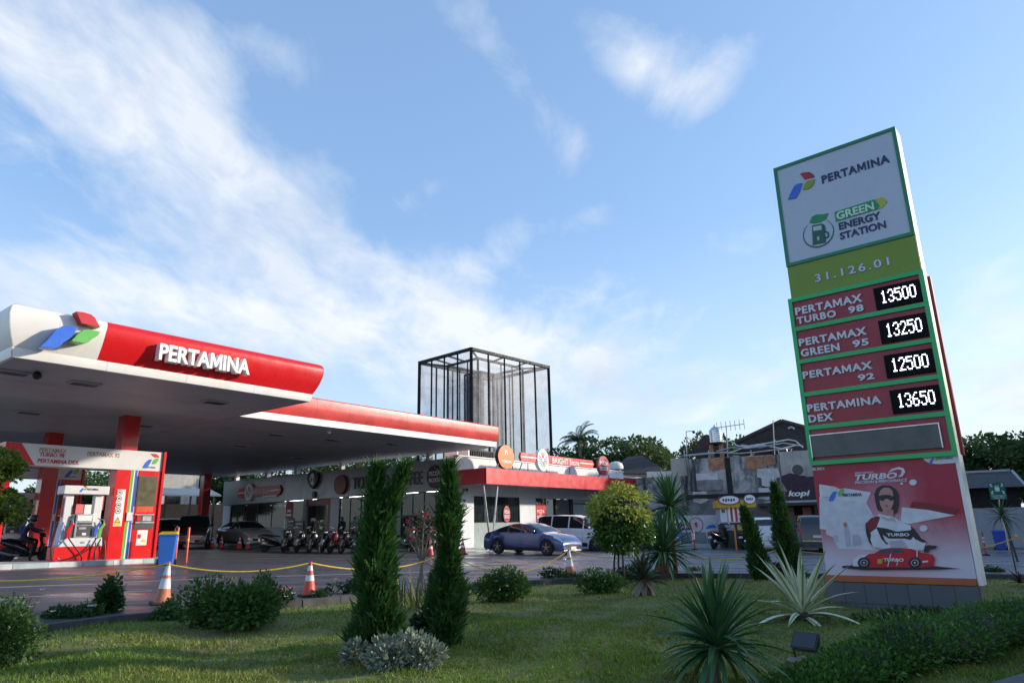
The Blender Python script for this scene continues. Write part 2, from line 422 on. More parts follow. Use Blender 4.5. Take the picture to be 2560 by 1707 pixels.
# kerb stones along the edge
kerb = tag(MB().xyz(-.01, .01, -.01, .01, -.5, -.45).build('kerb', M_KERB), kind='structure')
for a, b in zip(KP[2:-2], KP[3:-1]):
    L = np.linalg.norm(b-a); k = max(1, int(round(L/.75)))
    for i in range(k):
        p = a+(b-a)*(i/k); q = a+(b-a)*((i+1)/k); d = (q-p)/np.linalg.norm(q-p); nn = V(d[1], -d[0])
        p = p+d*.006; q = q-d*.006; h = .015+random.uniform(-.004, .006)
        P = []
        for (s, off) in ((p, -.05), (q, -.05), (q, .10), (p, .10)):
            c = s+nn*off; P.append((c[0], c[1], gz(*c)-.30)); P.append((c[0], c[1], gz(*c)+h))
        MB().add(P, [(0, 2, 3, 1), (2, 4, 5, 3), (4, 6, 7, 5), (6, 0, 1, 7), (1, 3, 5, 7), (0, 6, 4, 2)]).build('kerb_stone', M_KERB, kerb)

# painted lines on the forecourt (px of the two ends, width)
def line_on_lot(p, q, wd, m, name='road_marking', lift=.004):
    a, b = G(*p), G(*q); d = (b-a)[:2]; d /= np.linalg.norm(d); nn = V(-d[1], d[0])*wd/2
    P = [(c[0], c[1], gz(c[0], c[1])+lift) for c in (a[:2]-nn, b[:2]-nn, b[:2]+nn, a[:2]+nn)]
    return tag(MB().add(P, [(0, 1, 2, 3)]).build(name, m), kind='structure')
for p, q, wd in [((255, 1457), (545, 1445), .12), ((-260, 1478), (240, 1459), .12), ((690, 1440), (1120, 1428), .10), ((1160, 1419), (1420, 1417), .10), ((1760, 1384), (1880, 1388), .12), ((1985, 1408), (2180, 1404), .10),
                 ((2430, 1409), (2640, 1402), .12), ((-100, 1500), (380, 1476), .07), ((1500, 1378), (1650, 1374), .10)]:
    line_on_lot(p, q, wd, M_WPAINT)
M_RBAND = mat('worn_red_paint', (.20, .045, .045), .35, 0, .4, 2.0, dirt=.5)
M_TURQ = mat('turquoise_paint', (.03, .33, .27), .5, 0, .2, 2.0, dirt=.2)

# ================================================================== CANOPY
M_WHITE = mat('cream_panel', (.74, .71, .66), .35, 0, .06, 1.2, dirt=.12)
M_TRIM = mat('white_trim', (.78, .75, .70), .35, 0, .05, 1, streak=.1)
M_RED = mat('red_panel', (.62, .010, .014), .28, 0, .08, .8, spec=.4)
M_RED2 = mat('grazing_lit_red', (.58, .055, .05), .30, 0, .25, .6, dirt=.15)  # paler red: grazing sun put into the rear fascia colour
M_SOFFIT = mat('soffit', (.40, .40, .42), .5, 0, .10, .8)
M_BLUE = mat('logo_blue', (.03, .13, .58), .3, 0, .05)
M_GREEN = mat('logo_green', (.12, .43, .08), .3, 0, .05)
M_LRED = mat('logo_red', (.58, .02, .03), .3, 0, .05)
M_LETW = mat('letter_white', (.82, .81, .79), .3, 0, .03)
M_DARK = mat('dark_metal', (.02, .02, .022), .4, .3, .1)
M_BLACK = mat('black_plastic', (.012, .012, .013), .4, 0, .1)
M_COLRED = mat('column_red', (.50, .02, .02), .22, 0, .1, 1, coat=.3)
M_GREY = mat('grey_panel', (.42, .42, .44), .4, 0, .08)
ZS = 6.0
P1, P2, J, K, BK = HZ(33, 894, ZS), HZ(764, 1006, ZS), HZ(626, 1044, ZS), HZ(1234, 1118, ZS), HZ(575, 1192, ZS)
L1 = float((P2-P1) @ D1); P2 = P1+D1*L1
sJ = float((J-P2) @ D2); J = P2+D2*sJ
L2 = float((K-J) @ D1); K = J+D1*L2
L3 = float((BK-K) @ D2); DEP = sJ+L3
canopy = thing('canopy', 'big forecourt canopy with curved red and white fascia and raised white letters', 'canopy', (P1[0]+3, P1[1]+8, gz(P1[0]+3, P1[1]+8)), world=True)
FC = Fr(P1, D1)                     # front face
FL = Fr(P1+D2*DEP, -D2)             # left end face
FR_ = Fr(P2, D2)                    # right end (u runs away)
TRIM = [(0, 0), (.05, .01), (.09, .13), (.10, .27)]
MAIN = [(.085, .275), (.17, .45), (.26, .68), (.32, .92), (.345, 1.12), (.34, 1.24), (.30, 1.33), (.21, 1.39), (.05, 1.42)]
def strip(fr, prof, ua, ub, name, m, parent, n=None, gap=.006):
    """a fascia strip between the curves ua(w,v) and ub(w,v), split in n panels"""
    n = n or 1
    for i in range(n):
        mb = MB(); Pp = []
        for (w_, v_) in prof:
            a, b = ua(w_, v_), ub(w_, v_); u0 = a+(b-a)*i/n+(gap if i else 0); u1 = a+(b-a)*(i+1)/n-(gap if i < n-1 else 0)
            Pp += [fr.p(u0, v_, w_), fr.p(u1, v_, w_)]
        k = len(prof); fs = [(2*j, 2*j+1, 2*j+3, 2*j+2) for j in range(k-1)]
        # back side so that the panel is a shell with thickness
        Pb = []
        for (w_, v_) in prof:
            a, b = ua(w_, v_), ub(w_, v_); u0 = a+(b-a)*i/n+(gap if i else 0); u1 = a+(b-a)*(i+1)/n-(gap if i < n-1 else 0)
            Pb += [fr.p(u0, v_, w_-.03), fr.p(u1, v_, w_-.03)]
        o = 2*k
        fs += [(o+2*j+1, o+2*j, o+2*j+2, o+2*j+3) for j in range(k-1)]
        fs += [(2*j+2, o+2*j+2, o+2*j, 2*j) for j in range(k-1)]+[(2*j+1, o+2*j+1, o+2*j+3, 2*j+3) for j in range(k-1)]
        mb.add(Pp+Pb, fs).build(name, m, parent, smooth=True)
ubt, ubb = FC.px(267, 823, .30)[0], FC.px(242, 906, .1)[0]
ub = lambda w_, v_: ubb+(ubt-ubb)*max(0, min(1, (v_-.275)/1.05))**1.4
lo = lambda w_, v_: -w_
hi = lambda w_, v_: L1+w_
strip(FC, TRIM, lo, hi, 'trim', M_TRIM, canopy, 4, .004)
strip(FC, MAIN, lo, ub, 'white_fascia_panel', M_WHITE, canopy, 2, .002)
strip(FC, MAIN, ub, hi, 'red_fascia_panel', M_RED, canopy, 4, .002)
strip(FL, TRIM, lambda w_, v_: 0, lambda w_, v_: DEP+w_, 'trim', M_TRIM, canopy, 6, .004)
strip(FL, MAIN, lambda w_, v_: 0, lambda w_, v_: DEP+w_, 'white_fascia_panel', M_WHITE, canopy, 8, .002)
strip(FR_, TRIM, lambda w_, v_: -w_, lambda w_, v_: sJ, 'trim', M_TRIM, canopy, 1)
strip(FR_, MAIN, lambda w_, v_: -w_, lambda w_, v_: sJ, 'red_fascia_panel', M_RED, canopy, 2, .002)
def slab(pts, z0, z1):
    n = len(pts); P = [(p[0], p[1], z0) for p in pts]+[(p[0], p[1], z1) for p in pts]
    return MB().add(P, [tuple(range(n-1, -1, -1)), tuple(range(n, 2*n))]+[(i, (i+1) % n, n+(i+1) % n, n+i) for i in range(n)])
def rect(a, b, c, d): return [a, b, c, d]
# soffit in wide metal strips, running across
NS = 11
for i in range(NS):
    a, b = DEP*i/NS+.012, DEP*(i+1)/NS-.012
    slab([P1+D2*a+D1*.02, P2+D2*a-D1*.02, P2+D2*b-D1*.02, P1+D2*b+D1*.02], ZS+.01, ZS+.05).build('soffit_panel', M_SOFFIT, canopy)
slab([P1+D2*.05+D1*.05, P2+D2*.05-D1*.05, P2+D2*DEP-D1*.05, P1+D2*DEP+D1*.05], ZS+.06, ZS+1.36).build('roof_slab', M_GREY, canopy)
def downlight(p, parent, s=.55):
    fr = Fr(V(p[0], p[1], 0), D1)
    mb = MB().box(fr, -s, s, ZS-.05, ZS+.008, -.28, .28); o = mb.build('downlight', M_GREY, parent, bevel=.01)
    MB().box(fr, -s*.85, s*.85, ZS-.06, ZS-.052, -.2, .2).build('lamp_panel', M_DARK, o)
for q in [(211, 958), (537, 1004), (73, 1030), (359, 1062), (30, 930)]: downlight(HZ(*q, ZS), canopy, .42)
MB().ell(tuple(HZ(94, 930, ZS)-V(0, 0, .10)), .12, .12, .12).build('security_camera', M_BLACK, canopy, smooth=True)
# the three-piece emblem and the word
def zc(x, y): return x*.34879, 760+y*.34879
def ppoly(fr, pts, w): return [fr.px(*p, w) for p in pts]
for nm, m, pts in [('emblem_blue', M_BLUE, [(330, 268), (405, 186), (450, 156), (500, 155), (560, 168), (535, 212), (500, 246), (455, 275), (425, 305), (390, 318), (285, 306)]),
                   ('emblem_green', M_GREEN, [(512, 262), (560, 215), (598, 186), (630, 180), (722, 198), (700, 228), (665, 248), (635, 272), (600, 280)]),
                   ('emblem_red', M_LRED, [(548, 52), (600, 58), (655, 74), (682, 98), (700, 130), (720, 166), (650, 152), (585, 138), (568, 100)])]:
    pp = ppoly(FC, [zc(*p) for p in pts], .62)
    MB().poly(FC, pp, .30, .62).build(nm, m, canopy, bevel=.008)
u0, v1 = FC.px(*zc(1150, 283), .55); _, v0 = FC.px(*zc(1150, 405), .55); u1, _ = FC.px(*zc(1788, 500), .55)
_, vt = FC.px(*zc(1788, 395), .55); _, vb = FC.px(*zc(1788, 503), .55)
text('PERTAMINA', FC, (u0, u1, (v0+vb)/2, (v1+vt)/2), .30, M_LETW, canopy, 'letter', depth=.26, bold=.028, split=True)
# lower canopy behind
C2 = thing('rear_canopy', 'lower flat canopy with faded red fascia reaching over to the store', 'canopy', (J[0]+3, J[1]+8, gz(J[0]+3, J[1]+8)), world=True)
F2 = Fr(J, D1); F3 = Fr(K, D2)
T2 = [(0, 0), (.03, .005), (.04, .30)]
M2_ = [(.02, .31), (.10, .5), (.13, .8), (.12, 1.16), (.06, 1.22), (0, 1.23)]
strip(F2, T2, lambda w_, v_: 0, lambda w_, v_: L2+w_, 'trim', M_TRIM, C2, 5, .004)
NP = 9
strip(F2, M2_, lambda w_, v_: 0, lambda w_, v_: L2+w_, 'red_fascia_panel', M_RED2, C2, NP, .004)
strip(F3, T2, lambda w_, v_: -w_, lambda w_, v_: L3, 'trim', M_TRIM, C2, 6, .004)
strip(F3, M2_, lambda w_, v_: -w_, lambda w_, v_: L3, 'red_fascia_panel', M_RED2, C2, 10, .004)
for i in range(9):
    a, b = L3*i/9+.012, L3*(i+1)/9-.012
    slab([J+D2*a+D1*.03, K+D2*a-D1*.02, K+D2*b-D1*.02, J+D2*b+D1*.03], ZS+.01, ZS+.05).build('soffit_panel', M_SOFFIT, C2)
slab([J+D2*.05+D1*.05, K+D2*.05-D1*.03, K+D2*L3-D1*.03, J+D2*L3+D1*.05], ZS+.06, ZS+1.2).build('roof_slab', M_GREY, C2)
for q in [(745, 1142), (600, 1112), (830, 1098), (980, 1108), (690, 1085)]: downlight(HZ(*q, ZS), C2, .4)
MB().ell(tuple(HZ(823, 1075, ZS)-V(0, 0, .08)), .09, .09, .09).build('lamp', M_LETW, C2, smooth=True)

# ---------------------------------------------------------------- pump island 1: frame plane
FPo = G(384, 1403); FP = Fr(FPo, D1)
def lotz(p): return gz(p[0], p[1])
def column(c, s, parent):
    fr = Fr(V(c[0], c[1], 0), D1); z0 = gz(c[0], c[1])-.1
    o = MB().box(fr, -s/2, s/2, z0, ZS+.02, -s/2, s/2).build('column', M_COLRED, parent, bevel=.02)
    MB().box(fr, -s/2-.02, s/2+.02, z0+.1, z0+.5, -s/2-.02, s/2+.02).build('column_base', M_DARK, o)
uc = FP.px(322, 1070, -.9)[0]
column(FP.p(uc, 0, -.9), .60, canopy)
column(DIST(140, 1060, 37.5), .60, canopy)
column(DIST(322, 1060, 50), .6, canopy); column(DIST(520, 1150, 60), .6, C2)
M_ISL = mat('island_concrete', (.50, .50, .49), .7, 0, .2, 2, dirt=.3)
M_KWH = mat('kerb_white', (.55, .57, .57), .6, 0, .2, 2, dirt=.3); M_KTE = mat('kerb_teal', (.33, .42, .43), .6, 0, .2, 2, dirt=.3)
def island(fr, uA, uB, wA, wB, lab):
    h = .16
    def pt(u, w_, dz):
        q = fr.o+fr.u*u+fr.n*w_; return (q[0], q[1], gz(q[0], q[1])+dz)
    def hexa(u0, u1, w0, w1, z0, z1): 
        P = [pt(u, w_, z) for z in (z0, z1) for w_ in (w0, w1) for u in (u0, u1)]
        return MB().add(P, [(0, 2, 3, 1), (4, 5, 7, 6), (0, 1, 5, 4), (2, 6, 7, 3), (0, 4, 6, 2), (1, 3, 7, 5)])
    isl = tag(hexa(uA+.16, uB-.16, wA+.16, wB-.16, -.1, h-.003).build('pump_island', M_ISL), kind='structure')
    n = int((uB-uA)/1.0)
    for i in range(n):
        a = uA+(uB-uA)*i/n; b = uA+(uB-uA)*(i+1)/n
        for (w0, w1) in ((wB-.16, wB), (wA, wA+.16)):
            hexa(a+.004, b-.004, w0, w1, -.1, h).build('kerb_stone', (M_KWH, M_KTE)[i % 2], isl, bevel=.01)
    for a, b in ((uA, uA+.158), (uB-.158, uB)): hexa(a, b, wA+.16, wB-.16, -.1, h).build('kerb_stone', M_KWH, isl, bevel=.01)
    return isl
uR = FP.px(396, 1405)[0]
island(FP, -14, uR, -.75, .95, '')
# red band painted in front of the island
for a, b in ((-14, uR+.2),):
    P = []
    for (u, w_) in ((a, 1.15), (b, 1.15), (b, 1.95), (a, 1.95)):
        q = FP.p(u, 0, w_); P.append((q[0], q[1], gz(q[0], q[1])+.004))
    tag(MB().add(P, [(0, 1, 2, 3)]).build('painted_band', M_RBAND), kind='structure')

# ================================================================== PUMP FRAMES AND DISPENSERS
M_HEAD = mat('header_white', (.66, .65, .64), .35, 0, .06, 2, dirt=.08)
M_PRED = mat('pump_red', (.66, .014, .016), .25, 0, .06, 1.5, spec=.4)
M_SGR = mat('stripe_green', (.13, .42, .05), .35, 0, .05); M_SBL = mat('stripe_blue', (.03, .10, .50), .35, 0, .05)
M_TRED = mat('print_red', (.50, .03, .04), .5, 0, .1); M_TBR = mat('print_faded', (.42, .22, .13), .5, 0, .2)
M_STEEL = mat('steel', (.55, .55, .56), .3, .9, .1); M_SCR = mat('screen_olive', (.13, .12, .075), .12, 0, .3, 4)
M_PAPER = mat('paper', (.72, .71, .68), .7, 0, .08, 8); M_DGREY = mat('dark_grey', (.06, .06, .065), .4, 0, .2)
M_PINK = mat('pink_print', (.65, .12, .13), .5, 0, .15, 12); M_YEL = mat('yellow_print', (.65, .48, .05), .5, 0, .1)
M_NAVY = mat('print_navy', (.015, .02, .09), .45, 0, .05)
M_ORSC = mat('orange_panel', (.60, .09, .03), .3, 0, .2, 3)
def emblem(fr, cu, cv, s, w, parent, d=.008):
    """the small three-part mark: blue, green, red leaves"""
    sh = {'emblem_blue': (M_BLUE, [(-1, -.9), (-.72, -.25), (-.3, .2), (.12, .25), (-.18, -.45), (-.5, -.9)]),
          'emblem_green': (M_GREEN, [(.16, -.1), (.42, .32), (.95, .5), (.85, .05), (.6, -.3), (.2, -.35)]),
          'emblem_red': (M_LRED, [(-.15, .95), (.45, 1.), (.85, .8), (.98, .56), (.45, .5), (.1, .7)])}
    for nm, (m, pts) in sh.items(): MB().poly(fr, [(cu+a*s, cv+b*s) for a, b in pts], w, w+d).build(nm, m, parent)

def zp(x, y): return x*.25510, 1080+y*.25510
def zbox(fr, x0, y0, x1, y1, w=0): 
    a = zp(x0, y0); b = zp(x1, y1); return fr.box(*a, *b, w)

def pump_frame(label):
    T = thing('pump_frame', label, 'pump frame', FPo, world=True, group='petrol pump frames')
    b0 = lotz(FPo)-FPo[2]+.16
    uL, vTL = FP.px(15, 1104); uRr, vTR = FP.px(400, 1134); _, vBR = FP.px(398, 1181)
    uL -= 0; top = (vTL+vTR)/2; bot = vBR+.02
    MB().box(FP, uL, uRr, bot, top, -.32, .28).build('header_board', M_HEAD, T, bevel=.015)
    MB().box(FP, uL-.07, uL-.002, bot, top+.01, -.33, .29).build('end_cap', M_PRED, T)
    a, b = zp(60, 90), zp(215, 100); c = zp(340, 325)
    pu = [FP.px(*zp(62, 92), .28), FP.px(*zp(212, 104), .28), FP.px(*zp(338, 326), .28), FP.px(*zp(62, 318), .28)]
    pu[0] = (uL+.005, top-.01); pu[3] = (uL+.005, bot+.01); pu[1] = (pu[1][0], top-.01); pu[2] = (pu[2][0], bot+.01)
    MB().poly(FP, pu, .282, .29).build('red_wedge', M_PRED, T)
    text('PERTAMAX', FP, zbox(FP, 385, 158, 655, 200, .28), .282, M_TBR, T, depth=.008, bold=.02)
    text('TURBO 98', FP, zbox(FP, 385, 203, 632, 243, .28), .282, M_TRED, T, depth=.008, bold=.02)
    text('PERTAMINA DEX', FP, zbox(FP, 368, 268, 775, 308, .28), .282, M_TRED, T, depth=.008, bold=.025)
    text('PERTAMAX 92', FP, zbox(FP, 855, 198, 1175, 242, .28), .282, M_TBR, T, depth=.008, bold=.015)
    eu, ev = FP.px(*zp(1480, 285), .28); emblem(FP, eu, ev, .30, .282, T)
    text('PERTAMINA', FP, zbox(FP, 1430, 338, 1525, 352, .28), .282, M_NAVY, T, depth=.006)
    # right-hand tower: red body, stripes, screen
    w1 = .30
    x0 = FP.px(*zp(1090, 800), w1)[0]; xs0 = FP.px(*zp(1238, 800), w1)[0]; xs1 = FP.px(*zp(1312, 800), w1)[0]; x1 = uRr
    body = MB().box(FP, x0, xs0-.002, b0, bot-.002, -.30, w1).build('left_post', M_PRED, T, bevel=.01)
    MB().box(FP, xs1+.002, x1, b0, bot-.002, -.30, w1).build('screen_cabinet', M_PRED, T, bevel=.01)
    sw = (xs1-xs0); seg = [0, .38, .46, .54, .88, 1.0]; ms = [M_SGR, M_LETW, M_LETW, M_SBL, M_LETW]
    for i in range(5): MB().box(FP, xs0+sw*seg[i]+.001, xs0+sw*seg[i+1]-.001, b0, bot-.002, -.25, w1-.02).build('stripe', ms[i], T)
    MB().box(FP, x1+.002, x1+.10, b0, top+.02, -.34, .36).build('end_fin', M_PRED, T, bevel=.01)
    q = zbox(FP, 1352, 445, 1520, 712, w1); fr = MB().box(FP, q[0]-.04, q[1]+.04, q[2]-.04, q[3]+.06, w1, w1+.03).build('screen_bezel', M_DGREY, T, bevel=.008)
    MB().box(FP, *q, w1+.031, w1+.036).build('screen', M_SCR, fr)
    MB().box(FP, *zbox(FP, 1335, 722, 1500, 785, w1), w1+.002, w1+.012).build('orange_panel', M_ORSC, T)
    q = zbox(FP, 1320, 802, 1500, 950, w1); n = MB().box(FP, *q, w1+.002, w1+.02).build('niche', M_DGREY, T)
    for yy in (802, 880): 
        q2 = zbox(FP, 1318, yy, 1502, yy+10, w1); MB().box(FP, *q2, w1+.021, w1+.07).build('shelf', M_STEEL, n)
    MB().box(FP, *zbox(FP, 1335, 815, 1365, 872, w1), w1+.021, w1+.05).build('card_reader', M_PRED, n)
    MB().box(FP, *zbox(FP, 1395, 820, 1480, 868, w1), w1+.021, w1+.03).build('keypad', M_STEEL, n)
    q = zbox(FP, 1338, 958, 1440, 1106, w1); pn = MB().box(FP, *q, w1+.002, w1+.008).build('notice', M_PAPER, T)
    MB().box(FP, *zbox(FP, 1345, 1000, 1378, 1040, w1), w1+.009, w1+.012).build('print', M_LRED, pn)
    MB().box(FP, *zbox(FP, 1385, 1050, 1425, 1075, w1), w1+.009, w1+.012).build('print', M_YEL, pn)
    # warning strip with pictograms on the left post
    q = zbox(FP, 1128, 560, 1212, 920, w1); ws = MB().box(FP, *q, w1+.002, w1+.008).build('warning_strip', M_PAPER, T)
    for yy in (590, 650, 715, 772):
        cu, cv = FP.px(*zp(1172+(590-yy)*.10, yy), w1); r = .10
        MB().poly(FP, [(cu+r*cos(t*pi/8), cv+r*sin(t*pi/8)) for t in range(16)], w1+.009, w1+.012).build('pictogram_ring', M_DGREY, ws)
        MB().poly(FP, [(cu+r*.78*cos(t*pi/8), cv+r*.78*sin(t*pi/8)) for t in range(16)], w1+.0125, w1+.015).build('pictogram', M_PAPER, ws)
        MB().box(FP, cu-.045, cu+.045, cv-.025, cv+.03, w1+.0155, w1+.018).build('symbol', M_DGREY, ws)
    cu, cv = FP.px(*zp(1150, 862), w1)
    MB().poly(FP, [(cu-.11, cv-.09), (cu+.11, cv-.09), (cu, cv+.12)], w1+.009, w1+.012).build('triangle', M_DGREY, ws)
    MB().poly(FP, [(cu-.075, cv-.07), (cu+.075, cv-.07), (cu, cv+.08)], w1+.0125, w1+.015).build('triangle_face', M_YEL, ws)
    MB().box(FP, *zbox(FP, 1118, 882, 1180, 916, w1), w1+.009, w1+.012).build('print', M_YEL, ws)
    MB().box(FP, *zbox(FP, 1235, 785, 1290, 870, w1), w1+.0, w1+.05).build('switch_box', M_HEAD, T, bevel=.01)
    # far left post
    MB().box(FP, uL+.05, uL+.32, b0, bot-.002, -.28, -.02).build('left_post', M_PRED, T, bevel=.01)
    return T, uL, uRr, bot, top
frame1, _uL, _uR, _hb, _ht = pump_frame('red and white pump frame nearest the bin, with faded product names on its header')
f2p = DIST(196, 1300, 39.0); frame2 = dup(frame1, (f2p[0], f2p[1], gz(f2p[0], f2p[1])), label='red and white pump frame farther back, half hidden behind the nearer one')

def dispenser(label):
    fr = FP; w0, w1 = -.28, .34
    b = G(*zp(790, 1270)); T = thing('fuel_dispenser', label, 'fuel dispenser', FPo, world=True, group='fuel dispensers')
    b0 = lotz(FPo)-FPo[2]+.16
    uA, uB = fr.px(*zp(520, 1200), w1)[0], fr.px(*zp(985, 1200), w1)[0]
    v1 = fr.px(*zp(750, 1120), w1)[1]; v2 = fr.px(*zp(750, 1035), w1)[1]; v3 = fr.px(*zp(820, 800), w1)[1]
    MB().box(fr, uA, uB, b0, v1, w0, w1).build('lower_cabinet', M_PRED, T, bevel=.02)
    mid = MB().poly(fr, [(uA+.12, v1+.003), (uB+.02, v1+.003), (uB-.02, v2), (uA+.34, v2)], w0, w1-.01).build('shelf_body', M_HEAD, T, bevel=.015)
    MB().box(fr, fr.px(*zp(795, 1082), w1)[0], fr.px(*zp(830, 1082), w1)[0], fr.px(*zp(800, 1088), w1)[1], fr.px(*zp(800, 1068), w1)[1], w1-.008, w1+.01).build('lock', M_STEEL, mid)
    ua, ub_ = fr.px(*zp(742, 900), w1)[0], fr.px(*zp(920, 900), w1)[0]
    core = MB().box(fr, ua, ub_, v2+.003, v3, w0+.06, w1-.05).build('meter_head', M_STEEL, T, bevel=.02)
    MB().box(fr, *zbox(fr, 765, 815, 905, 868, w1), w1-.049, w1-.03).build('display', M_PAPER, core)
    MB().box(fr, *zbox(fr, 765, 885, 905, 905, w1), w1-.049, w1-.03).build('display', M_DGREY, core)
    MB().box(fr, *zbox(fr, 760, 915, 905, 1018, w1), w1-.049, w1-.035).build('keypad', M_DGREY, core)
    MB().box(fr, *zbox(fr, 775, 930, 845, 950, w1), w1-.034, w1-.02).build('keys', M_STEEL, core)
    MB().box(fr, *zbox(fr, 805, 985, 845, 1008, w1), w1-.034, w1-.02).build('keys', M_PAPER, core)
    MB().poly(fr, [fr.px(*zp(*q), w1) for q in ((660, 1035), (720, 815), (745, 808), (738, 1035))], w0+.1, w1-.09).build('side_cowl', M_DGREY, T, bevel=.01)
    MB().poly(fr, [fr.px(*zp(*q), w1) for q in ((612, 950), (636, 880), (640, 1110), (572, 1112))], w0+.1, w1-.07).build('side_panel', mat('pale_blue', (.35, .47, .62), .4), T, bevel=.01)
    hv0, hv1 = fr.px(*zp(850, 608), w1)[1], fr.px(*zp(850, 524), w1)[1]
    hA, hB = fr.px(*zp(632, 565), w1)[0], fr.px(*zp(1075, 565), w1)[0]
    hd = MB().box(fr, hA, hB, hv0, hv1, w0-.02, w1).build('top_hood', M_HEAD, T, bevel=.025)
    cu, cv = fr.px(*zp(818, 556), w1); emblem(fr, cu, cv, .12, w1+.002, hd)
    text('PERTAMINA', fr, zbox(fr, 852, 550, 966, 570, w1), w1+.002, M_NAVY, hd, depth=.006)
    for xx in (690, 980):
        u = fr.px(*zp(xx, 750), w1)[0]
        MB().box(fr, u-.13, u+.13, v2, hv0, -.10, .16).build('hood_post', M_HEAD, T, bevel=.02)
    for xx, yy0, yy1, m in ((640, 640, 830, M_PINK), (1022, 620, 760, M_PINK)):
        q = zbox(fr, xx, yy0, xx+28, yy1, w1); MB().box(fr, *q, .0, .08).build('hose_reel_cover', m, T)
    for (x0, y0, x1, y1, m) in ((752, 704, 828, 796, M_PINK), (836, 708, 904, 800, M_PAPER)):
        q = zbox(fr, x0, y0, x1, y1, w1); MB().box(fr, *q, w1-.1, w1-.08).build('price_card', m, T)
    # nozzles in their holsters and the black hoses
    for i, (xx, yy, m) in enumerate(((668, 960, M_PRED), (935, 950, M_SBL), (975, 960, M_SGR))):
        u, v = fr.px(*zp(xx, yy), w1)
        nz = MB().poly(fr, [(u-.05, v-.28), (u+.05, v-.26), (u+.07, v+.05), (u+.16, v+.20), (u+.10, v+.25), (u, v+.10), (u-.05, v+.02)], w1-.02, w1+.06).build('nozzle', m, T, bevel=.01)
        MB().tube([fr.p(u+.13, v+.22, w1+.02), fr.p(u+.10, v+.34, w1+.02), fr.p(u+.02, v+.38, w1+.02)], .02, 6).build('spout', M_STEEL, nz, smooth=True)
    hoses = [[(668, 1035), (720, 1110), (785, 1195), (795, 1250), (770, 1300), (720, 1318), (690, 1300), (682, 1262)],
             [(940, 1040), (890, 1120), (800, 1185), (700, 1230), (600, 1252), (560, 1230)],
             [(985, 1045), (945, 1120), (920, 1210), (935, 1285), (975, 1315), (1010, 1270), (1030, 1170), (1020, 1060)],
             [(560, 880), (530, 960), (500, 1100), (498, 1230), (530, 1300), (620, 1322), (800, 1325), (880, 1290), (925, 1230), (935, 1080)]]
    for h in hoses:
        pts = []
        for (x, y) in h:
            u, v = fr.px(*zp(x, y), w1+.10); pts.append(fr.p(u, max(v, b0-.12), w1+.12))
        sm = []
        for i in range(len(pts)-1):
            p0, p1, p2, p3 = pts[max(i-1, 0)], pts[i], pts[i+1], pts[min(i+2, len(pts)-1)]
            for s in range(6):
                t = s/6.; sm.append(.5*((2*p1)+(p2-p0)*t+(2*p0-5*p1+4*p2-p3)*t*t+(3*p1-p0-3*p2+p3)*t**3))
        sm.append(pts[-1]); MB().tube(sm, .022, 6).build('hose', M_BLACK, T, smooth=True)
    return T
disp1 = dispenser('white and red fuel dispenser with looping black hoses, nearest the bin')
disp2 = dup(disp1, (f2p[0], f2p[1], gz(f2p[0], f2p[1])), label='white and red fuel dispenser farther back, behind the motorcyclist')
disp3 = dup(disp1, tuple(FPo-D1*6.2+V(0, 0, lotz(FPo-D1*6.2)-FPo[2])), label='fuel dispenser at the left edge, mostly hidden by the clipped shrub')
q = Fr(V(f2p[0], f2p[1], f2p[2]), D1); island(q, -10, uR, -.75, .95, '')

# ================================================================== PRICE SIGN
SB = G(2446, 1535, -.1); SF = Fr(V(SB[0], SB[1], 0), -DS)
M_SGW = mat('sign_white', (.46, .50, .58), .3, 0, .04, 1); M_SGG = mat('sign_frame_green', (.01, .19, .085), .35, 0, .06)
M_LIME = mat('sign_lime', (.17, .26, .008), .35, 0, .05); M_PGR = mat('price_frame_green', (.015, .42, .12), .35, 0, .06)
M_SRED = mat('sign_red', (.33, .012, .03), .35, 0, .10, 1.3, dirt=.1); M_CREAM = mat('sign_side_cream', (.54, .50, .42), .5, 0, .12, 1.5, streak=.35)
M_SLET = mat('sign_letter_grey', (.62, .63, .66), .4, 0, .05); M_LIL = mat('sign_letter_lilac', (.55, .57, .78), .4, 0, .03)
M_PANEL = mat('dead_display', (.055, .065, .07), .25, 0, .35, 2.5); M_TILE = mat('grey_tile', (.10, .107, .12), .45, 0, .12, 2, dirt=.15)
M_ORB = mat('orange_band', (.42, .10, .03), .5, 0, .12); M_GDARK = mat('dark_green_print', (.005, .09, .065), .4, 0, .05)
M_GPR = mat('green_print', (.01, .24, .07), .4, 0, .05); M_YLW = mat('lime_print', (.42, .45, .02), .4, 0, .05)
M_LED = mat('led_white', (.9, .9, .95), .4, 0, 0, emit=(.85, .88, 1., 1.6)); M_LEDB = mat('led_board', (.004, .004, .006), .7, 0, .2, spec=.15)
sign = thing('price_sign', 'tall fuel price pylon with green frames, glowing prices and a racing poster', 'sign', SB, world=True)
gb = float(lawn_z(SB[0], SB[1])); SL, SR = -2.50, .14; TH = .42
# pylon core
MB().box(SF, SL, SR, 0.27, 9.60, -TH, -.03).build('pylon', M_CREAM, sign, bevel=.01)
bs = MB().box(SF, SL-.10, SR-.06, gb-.3, .255, -TH-.04, -.01).build('plinth', M_TILE, sign)
